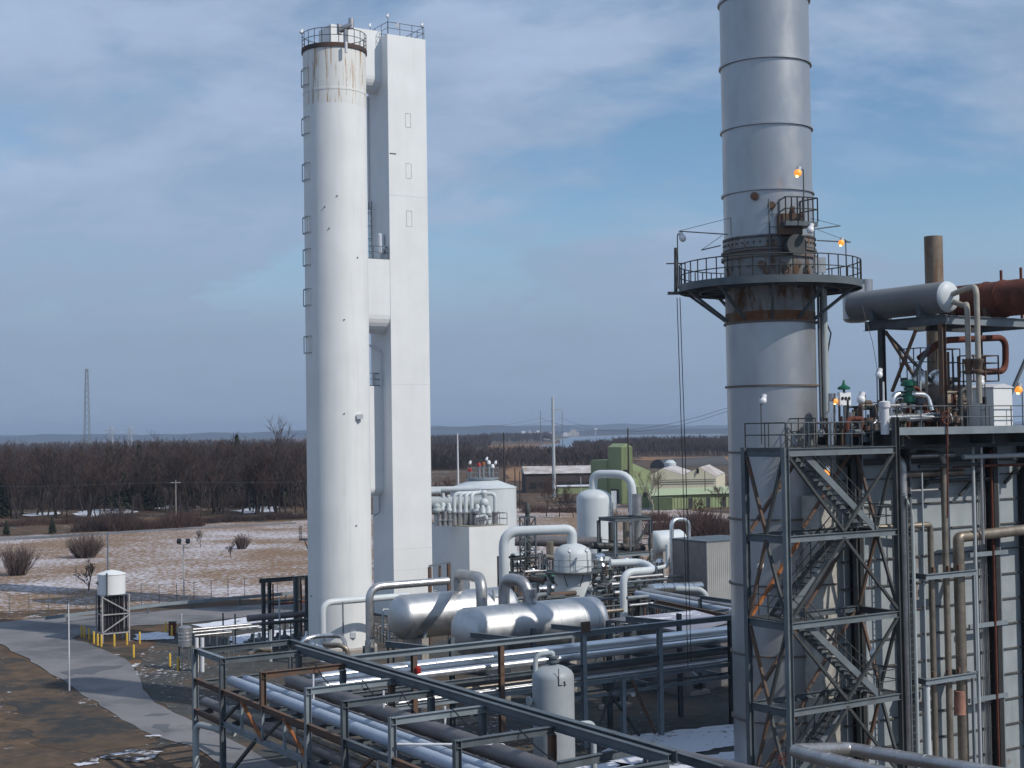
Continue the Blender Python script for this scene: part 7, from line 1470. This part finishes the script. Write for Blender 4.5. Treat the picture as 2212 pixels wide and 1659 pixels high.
for h_, e0, e1 in ((hm[0], (920, 918), (1575, 880)), (hm[1], (920, 924), (1575, 887))):
    t_ = V((h_.x, h_.y, zat(h_, 903))); a, c = P(e0, 1200), P(e1, 900)
    for p, q in ((a, t_), (t_, c)): b.tube([p.lerp(q, k / 10) - Z * (14 * 4 * (k / 10) * (1 - k / 10) * (.35 if p is a else 1)) for k in range(11)], .16, n=4)
tag(b.build('transmission_wire', lm), 'thin transmission wires sagging across the sky above the river', 'wire')
# ================================================================ far buildings
lime = mat('lime_green_sheet', (.265, .32, .165), .7, var=.1, vscale=.3, streak=.12); cream = mat('cream_sheet', (.62, .58, .44), .7, var=.08, streak=.15); brownroof = mat('snow_spotted_brown_roof', (.30, .24, .20), .9, var=.4, vscale=.25, col2=(.62, .60, .60)); brownwall = mat('dark_brown_wall', (.06, .045, .042), .9, var=.3)
def hall(name, label, p0, D, xr, dep, ye, yr, mw_, mr_, dirA=V((1, .06, 0)), gable=False, base=0.0):
    d = dirA.normalized(); n_ = V((-d.y, d.x, 0)); o = P(p0, D); o.z = 0; ln = onx(o, d, xr); he, hr = zat(o, ye), zat(o, yr); t = thing(name, label, 'building', o + d * ln / 2 + n_ * dep / 2)
    b = MB(); cs = [o, o + d * ln, o + d * ln + n_ * dep, o + n_ * dep]
    if not gable:
        b.hexa(cs, [x + Z * he for x in cs]); b.build('wall', mw_, t); e = .4; r0, r1 = o + n_ * dep / 2 - d * e, o + n_ * dep / 2 + d * (ln + e)
        b = MB(); lo = [o - d * e - n_ * e, o + d * (ln + e) - n_ * e, o + d * (ln + e) + n_ * (dep + e), o - d * e + n_ * (dep + e)]; lo = [x + Z * (he + .02) for x in lo]; b.add(lo + [r0 + Z * hr, r1 + Z * hr], [(3, 2, 1, 0), (0, 1, 5, 4), (2, 3, 4, 5), (3, 0, 4), (1, 2, 5)]); b.build('roof', mr_, t)
    return t, o, d, n_, ln, he, hr
t, o, d, n_, ln, he, hr = hall('brown_hall', 'long low dark brown hall with snow spotted roof left of the green building', (1136, 1060), 380, 1330, 16, 1024, 1009, brownwall, brownroof)
for k in range(9): b = MB(); c = o + d * (2 + k * (ln - 4) / 8) - n_ * .05 + Z * 1.2; b.bar(c - d * .9, c + d * .9, .06, 1.6, Z, .8); b.build('window', black, t)
b = MB(); c = o + d * (ln * .78) - n_ * 5 + Z * 0; b.box(c, 22, 6, 1.8, d, n_); b.build('low_annex', lime, t)
b = MB(); c = o + d * (ln * .78) - n_ * 5 + Z * 1.805; b.box(c, 22.6, 6.5, .25, d, n_); b.build('annex_roof', m_snow, t)
# green works
gd = V((1, .12, 0)).normalized(); gn = V((-gd.y, gd.x, 0))
t = thing('green_works', 'lime green sheet-clad works building with a tall gabled tower', 'building', P((1370, 1090), 330)); o = P((1350, 1095), 318); o.z = 0
o = P((1349, 1095), 318); o.z = 0; lnT = onx(o, gd, 1365.5) * 1.0; xl = onx(o, gd, 1314)
# tower: lit right face along A, shaded left face along B
o = P((1344, 1095), 318); o.z = 0; tA, tB = onx(o + Z * 10, A, 1366), onx(o + Z * 10, B, 1313); hz, hp = zat(o, 966), zat(o, 958)
b = MB(); cs = [o, o + A * tA, o + A * tA + B * tB, o + B * tB]; up = [x + Z * hz for x in cs]; b.hexa(cs, up); b.build('tower_wall', lime, t)
b = MB(); g0, g1 = o + A * tA / 2 + Z * hp, o + A * tA / 2 + B * tB + Z * hp; lo = [x + Z * .01 for x in up]; b.add(lo + [g0, g1], [(3, 2, 1, 0), (0, 1, 4), (1, 2, 5, 4), (2, 3, 5), (3, 0, 4, 5)]); b.build('tower_roof', lime, t)
w1 = onx(o + B * .5 + Z * 8, B, 1277); w0 = o + B * (tB - .5) - A * 2.0; hw = zat(w0, 997)
o2 = o - A * .4 + B * tB; l2_ = onx(o2 + Z * 8, B, 1276); b = MB(); cs = [o2, o2 + A * 5, o2 + A * 5 + B * l2_, o2 + B * l2_]; hw = zat(o2, 994); b.hexa(cs, [x + Z * hw for x in cs]); b.build('side_wing', lime, t)
# sloping conveyor wing to the right of the tower
s0, s1 = o + A * (tA + .05), o + A * onx(o + Z * 6, A, 1406); zA, zB_ = zat(s0, 1001), zat(s1, 1018)
b = MB(); b.hexa([s0, s1, s1 + B * 9, s0 + B * 9], [s0 + Z * zA, s1 + Z * zB_, s1 + B * 9 + Z * zB_, s0 + B * 9 + Z * zA]); b.build('sloping_wing', lime, t)
o3 = P((1378, 1097), 300); o3.z = 0; xa = onx(o3, gd, 1412); b = MB(); b.hexa([o3, o3 + gd * xa, o3 + gd * xa + gn * 8, o3 + gn * 8], [x + Z * zat(o3, 1052) for x in (o3, o3 + gd * xa, o3 + gd * xa + gn * 8, o3 + gn * 8)]); b.build('lower_wing', lime, t)
b = MB(); c = o3 + gd * xa * .35 - gn * .06 + Z * zat(o3, 1068); b.bar(c, c + gd * 1.0, .06, 1.0); b.build('window', black, t)
# cream double gable
t = thing('cream_hall', 'cream double-gabled hall with a dark slit window behind the low green shed', 'building', P((1475, 1090), 345))
for k, (xa, xb, xp, yp, ye) in enumerate(((1405, 1476, 1432, 1012, 1027), (1476.3, 1548, 1512, 1010, 1027))):
    D = 342; a, c, pk = P((xa, 1080), D), P((xb, 1080), D), P((xp, 1080), D); a.z = c.z = 0; za, zc, zp = zat(a, ye), zat(c, ye + (0 if k == 0 else 3)), zat(pk, yp)
    f = [a, c, c + Z * zc, V((pk.x, pk.y, zp)), a + Z * za]; b = MB(); bk = [x + V((6, 26, 0)) for x in f]; b.add(f + bk, [(0, 1, 2, 3, 4), (9, 8, 7, 6, 5), (1, 6, 7, 2), (0, 4, 9, 5)]); b.build('gable', cream, t)
    b = MB(); f2 = [x + Z * .08 for x in (f[2], f[3], f[4])]; b.add([f2[0], f2[1], f2[2]] + [x + V((6, 26, 0)) for x in f2], [(0, 3, 4, 1), (1, 4, 5, 2)]); b.build('roof', brownroof, t)
a = P((1505, 1044), 341.6); b = MB(); b.bar(P((1506.5, 1023), 341.8), P((1507, 1013), 341.8) - Z * .2, .95, .1); b.bar(P((1506.5, 1023), 341.8), P((1506.8, 1012), 341.8), .9, .12); b.build('window', black, t)
for y in (1038, 1043): b = MB(); b.bar(P((1410, y), 341.7), P((1546, y - 3), 341.7), .1, .16); b.build('pipe_band', steel, t)
# low green shed
D = 292; t = thing('low_green_shed', 'long low lime green shed with pale green roof in front of the cream hall', 'building', P((1450, 1095), D)); a, c = P((1408, 1098), D), P((1600, 1094), D + 8); a.z = c.z = 0; he, hr = zat(a, 1071), zat(a, 1060); b = MB(); dn = V((.3, 12, 0)); b.hexa([a, c, c + dn, a + dn], [x + Z * he for x in (a, c, c + dn, a + dn)]); b.build('wall', lime, t)
b = MB(); lo = [x + Z * (he + .02) for x in (a + V((-.5, -.7, 0)), c + V((.5, -.7, 0)), c + dn, a + dn)]; b.add(lo + [a + dn * .7 + Z * hr, c + dn * .7 + Z * hr], [(3, 2, 1, 0), (0, 1, 5, 4), (2, 3, 4, 5), (3, 0, 4), (1, 2, 5)]); b.build('roof', mat('pale_green_roof', (.40, .46, .28), .7, var=.12), t)
b = MB(); c2 = P((1450, 1098), D); c2.z = 0; b.hexa([a + V((0, -2.5, 0)), c2 + V((0, -2.5, 0)), c2 + V((0, -.02, 0)), a + V((0, -.02, 0))], [x + Z * (he - .3) for x in (a + V((0, -2.5, 0)), c2 + V((0, -2.5, 0)), c2 + V((0, -.02, 0)), a + V((0, -.02, 0)))]); b.build('dark_annex', mat('dark_green_sheet', (.09, .12, .06), .8, var=.2), t)
# round roofed store behind
a = P((1420, 1010), 600); a.z = 0; c = P((1560, 1010), 640); c.z = 0; r = (zat(a, 992)); b = MB(); d = (c - a); ln = d.length; b.lathe(a, [(r * .97, 0), (r, .3), (r, ln - 1), (r * .9, ln)], d.normalized(), 40); tag(b.build('round_roofed_store', mat('dark_round_roof', (.06, .06, .065), .7)), 'dark long round-roofed store behind the cream hall', 'building')
a = P((1448, 1008), 590); b = MB(); b.lathe(V((a.x, a.y, 0)), [(2.4, 0), (2.4, zat(a, 1000)), (1.2, zat(a, 994)), (.05, zat(a, 993))], n=24); tag(b.build('pale_silo', palepaint), 'small pale round silo before the dark round-roofed store', 'silo')
# far water tower and shore buildings
q = P((1286, 930), 5000); q.z = 0; t = thing('water_tower', 'tiny white water tower on the far river shore', 'tower', q); b = MB(); z0, z1 = zat(q, 931), zat(q, 925); b.lathe(q, [(1.5, 0), (1.5, z0)], n=12); b.build('stem', polewhite, t); b = MB(); b.lathe(q, [(2, z0), (7, z0 + 2), (8, (z0 + z1) / 2), (6, z1 - 1), (.1, z1)], n=20); b.build('bowl', polewhite, t)
rr = random.Random(4)
for i in range(12):
    x = 1122 + rr.random() * 130; q = P((x, 941), 3900 + rr.random() * 700); q.z = 0; b = MB(); w_ = rr.uniform(10, 30); h = rr.uniform(6, 15); b.box(q, w_, 14, h); b.box(q + Z * h, w_ * .4, 8, h * .35); tag(b.build('shore_building', polewhite if i % 3 else brownroof), 'tiny pale building on the far river shore', 'building', 'tiny buildings on the far river shore')
# ================================================================ air
hb = MB(); x0, x1, y0, y1, za, zb = -6500, 6500, -90, 12500, -1.0, 110.0
hb.hexa([(x0, y0, za), (x1, y0, za), (x1, y1, za), (x0, y1, za)], [(x0, y0, zb), (x1, y0, zb), (x1, y1, zb), (x0, y1, zb)])
hm_ = bpy.data.materials.new('haze'); hm_.use_nodes = True; tt = hm_.node_tree; tt.nodes.clear(); oo = tt.nodes.new('ShaderNodeOutputMaterial'); vv = tt.nodes.new('ShaderNodeVolumePrincipled'); vv.inputs['Color'].default_value = (.66, .80, 1.0, 1); vv.inputs['Density'].default_value = HAZE if 'HAZE' in globals() else 0.00012; vv.inputs['Anisotropy'].default_value = 0.2
tt.links.new(vv.outputs[0], oo.inputs['Volume']); hz_ = hb.build('haze', hm_); hz_['kind'] = 'stuff'; hz_['label'] = 'thin blue haze in the air over the plain'
sc.cycles.volume_bounces = 0
# ================================================================ crowding on the equipment deck and in the process area
rr = random.Random(55)
dm = [steeld, jacketdull, rustysteel, steel, jacket, jacketbrown, steeld, rustred]
for i in range(95):
    x = rr.uniform(1792, 2085); bb = rr.uniform(1.4, 5.5); lowd = x < 1935; z0 = -.69 if lowd else 0
    a = DX(x, bb, z0); h = rr.uniform(.5, 2.1); r = rr.choice((.03, .045, .06, .09, .12)); k = rr.random()
    if k < .4: pts = [a, a + Z * h]
    elif k < .7: pts = [a, a + Z * h, a + Z * h + A * rr.uniform(.5, 1.6)]
    else: pts = [a, a + Z * h, a + Z * h + A * rr.uniform(.4, 1.2), a + Z * (h * .4) + A * rr.uniform(.6, 1.3)]
    b = MB(); b.tube(pts, r, n=8, bend=r * 3)
    if rr.random() < .5: b.tube([pts[-1] - Z * .12, pts[-1] + Z * .12], r * 2.4, n=10)
    tag(b.build('deck_service_pipe', dm[i % 8]), 'small service pipe in the crowd of pipework on the deck beside the grey stack', 'pipe', 'small service pipes on the equipment deck')
for i in range(10):
    x = rr.uniform(1800, 1930); a = DX(x, rr.uniform(2.5, 5), -.69); b = MB(); b.bar(a, a + Z * rr.uniform(1.2, 2.2), .08, .08)
    tag(b.build('deck_post', steeld), 'dark steel post among the pipework on the left part of the deck', 'post', 'dark posts on the left deck')
for j, (x0, x1, y0, D, hh) in enumerate(((1106, 1196, 1262, 125, 3.4), (1283, 1336, 1262, 119, 3.0), (1352, 1438, 1278, 112, 2.6))):
    p = P((x0, y0), D); ln = onx(p, A, x1); p.z = 0; t = thing('pipe_trestle', ['dark pipe trestle behind the white vessel, left of it', 'dark pipe trestle right of the white vessel', 'dark pipe trestle left of the corrugated shed'][j], 'trestle', p + A * ln / 2)
    for k in range(4):
        for bb in (0, 2.2): c = p + A * ln * k / 3 + B * bb; part_i(t, c, c + Z * hh * 1.6, steeld, .18, .2, 'column', A)
    for z_ in (hh * .55, hh, hh * 1.55):
        for bb in (0, 2.2): part_i(t, p + B * bb + Z * z_, p + A * ln + B * bb + Z * z_, steel if bb else steeld, .16, .2)
    b = MB(); rail_line(b, [p + Z * (hh + .1), p + A * ln + Z * (hh + .1)], 1.0, 1.2, .03); b.build('railing', steel, t)
for i in range(140):
    x = rr.choice((rr.uniform(1105, 1195), rr.uniform(1282, 1345), rr.uniform(1350, 1440), rr.uniform(1282, 1420))); y = rr.uniform(1215, 1300); D = 127 - (y - 1215) * .22 + rr.uniform(-1, 3)
    p = P((x, y), D); m_ = rr.choice((steeld, steel, steeld, jacketdull, steelm, steeld, rustysteel, steel, greypaint)); r = rr.choice((.05, .07, .1, .14, .2)); k = rr.random(); b = MB()
    if k < .35: b.tube([p, p + A * rr.uniform(1, 3.2)], r, n=10)
    elif k < .55: b.tube([p, p + B * rr.uniform(1, 3)], r, n=10)
    elif k < .8: b.tube([V((p.x, p.y, 0)), p, p + A * rr.uniform(.6, 1.6)], r, n=10, bend=r * 3)
    else: b.lathe(p, [(r, -.6), (r, 0), (r * 2.2, .03), (r * 2.2, .3), (r, .36), (r, .8)], n=12); b.tube([V((p.x, p.y, 0)), p - Z * .5], r * .8, n=8)
    tag(b.build('process_pipe', m_), 'odd pipe or fitting in the dense pipework behind the silver vessels', 'pipe', 'odd pipes and fittings behind the silver vessels')
# cladding ribs and doors on the far works buildings
rib = mat('lime_rib', (.20, .25, .12), .7)
gw = bpy.data.objects['green_works']
b = MB(); q = o3 + gd * .1 - gn * .05
for k in range(12): b.bar(o3 + gd * xa * (k + .5) / 12 - gn * .04, o3 + gd * xa * (k + .5) / 12 - gn * .04 + Z * zat(o3, 1053), .10, .06)
b.build('cladding_rib', rib, gw)['kind'] = 'stuff'
o_ = P((1344, 1095), 318); o_.z = 0; b = MB()
for k in range(9): c = o_ + A * tA * (k + .5) / 9 - B * .05; b.bar(c, c + Z * hz, .10, .06)
b.build('cladding_rib', rib, gw)['kind'] = 'stuff'
b = MB(); c = o_ + A * tA * .4 - B * .09 + Z * (hz * .55); b.bar(c - A * .8, c + A * .8, .06, 1.3, Z); b.build('window', black, gw)
b = MB(); c = o_ - A * .06 + B * tB * .5 + Z * 1.6; b.bar(c - B * 1.5, c + B * 1.5, .06, 3.2, Z); b.build('door', steeld, gw)
lg = bpy.data.objects['low_green_shed']; D = 292; a, c = P((1408, 1098), D), P((1600, 1094), D + 8); a.z = c.z = 0; he = zat(a, 1071)
b = MB()
for k in range(26): e = a.lerp(c, (k + .5) / 26) - V((0, .05, 0)); b.bar(e, e + Z * (he - .1), .08, .06)
b.build('cladding_rib', rib, lg)['kind'] = 'stuff'
for u in (.42, .62, .8): b = MB(); e = a.lerp(c, u) - V((0, .09, 0)); b.bar(e + Z * 1.1 - V((.6, 0, 0)), e + Z * 1.1 + V((.6, 0, 0)), .05, 2.1); b.build('door', steeld, lg)
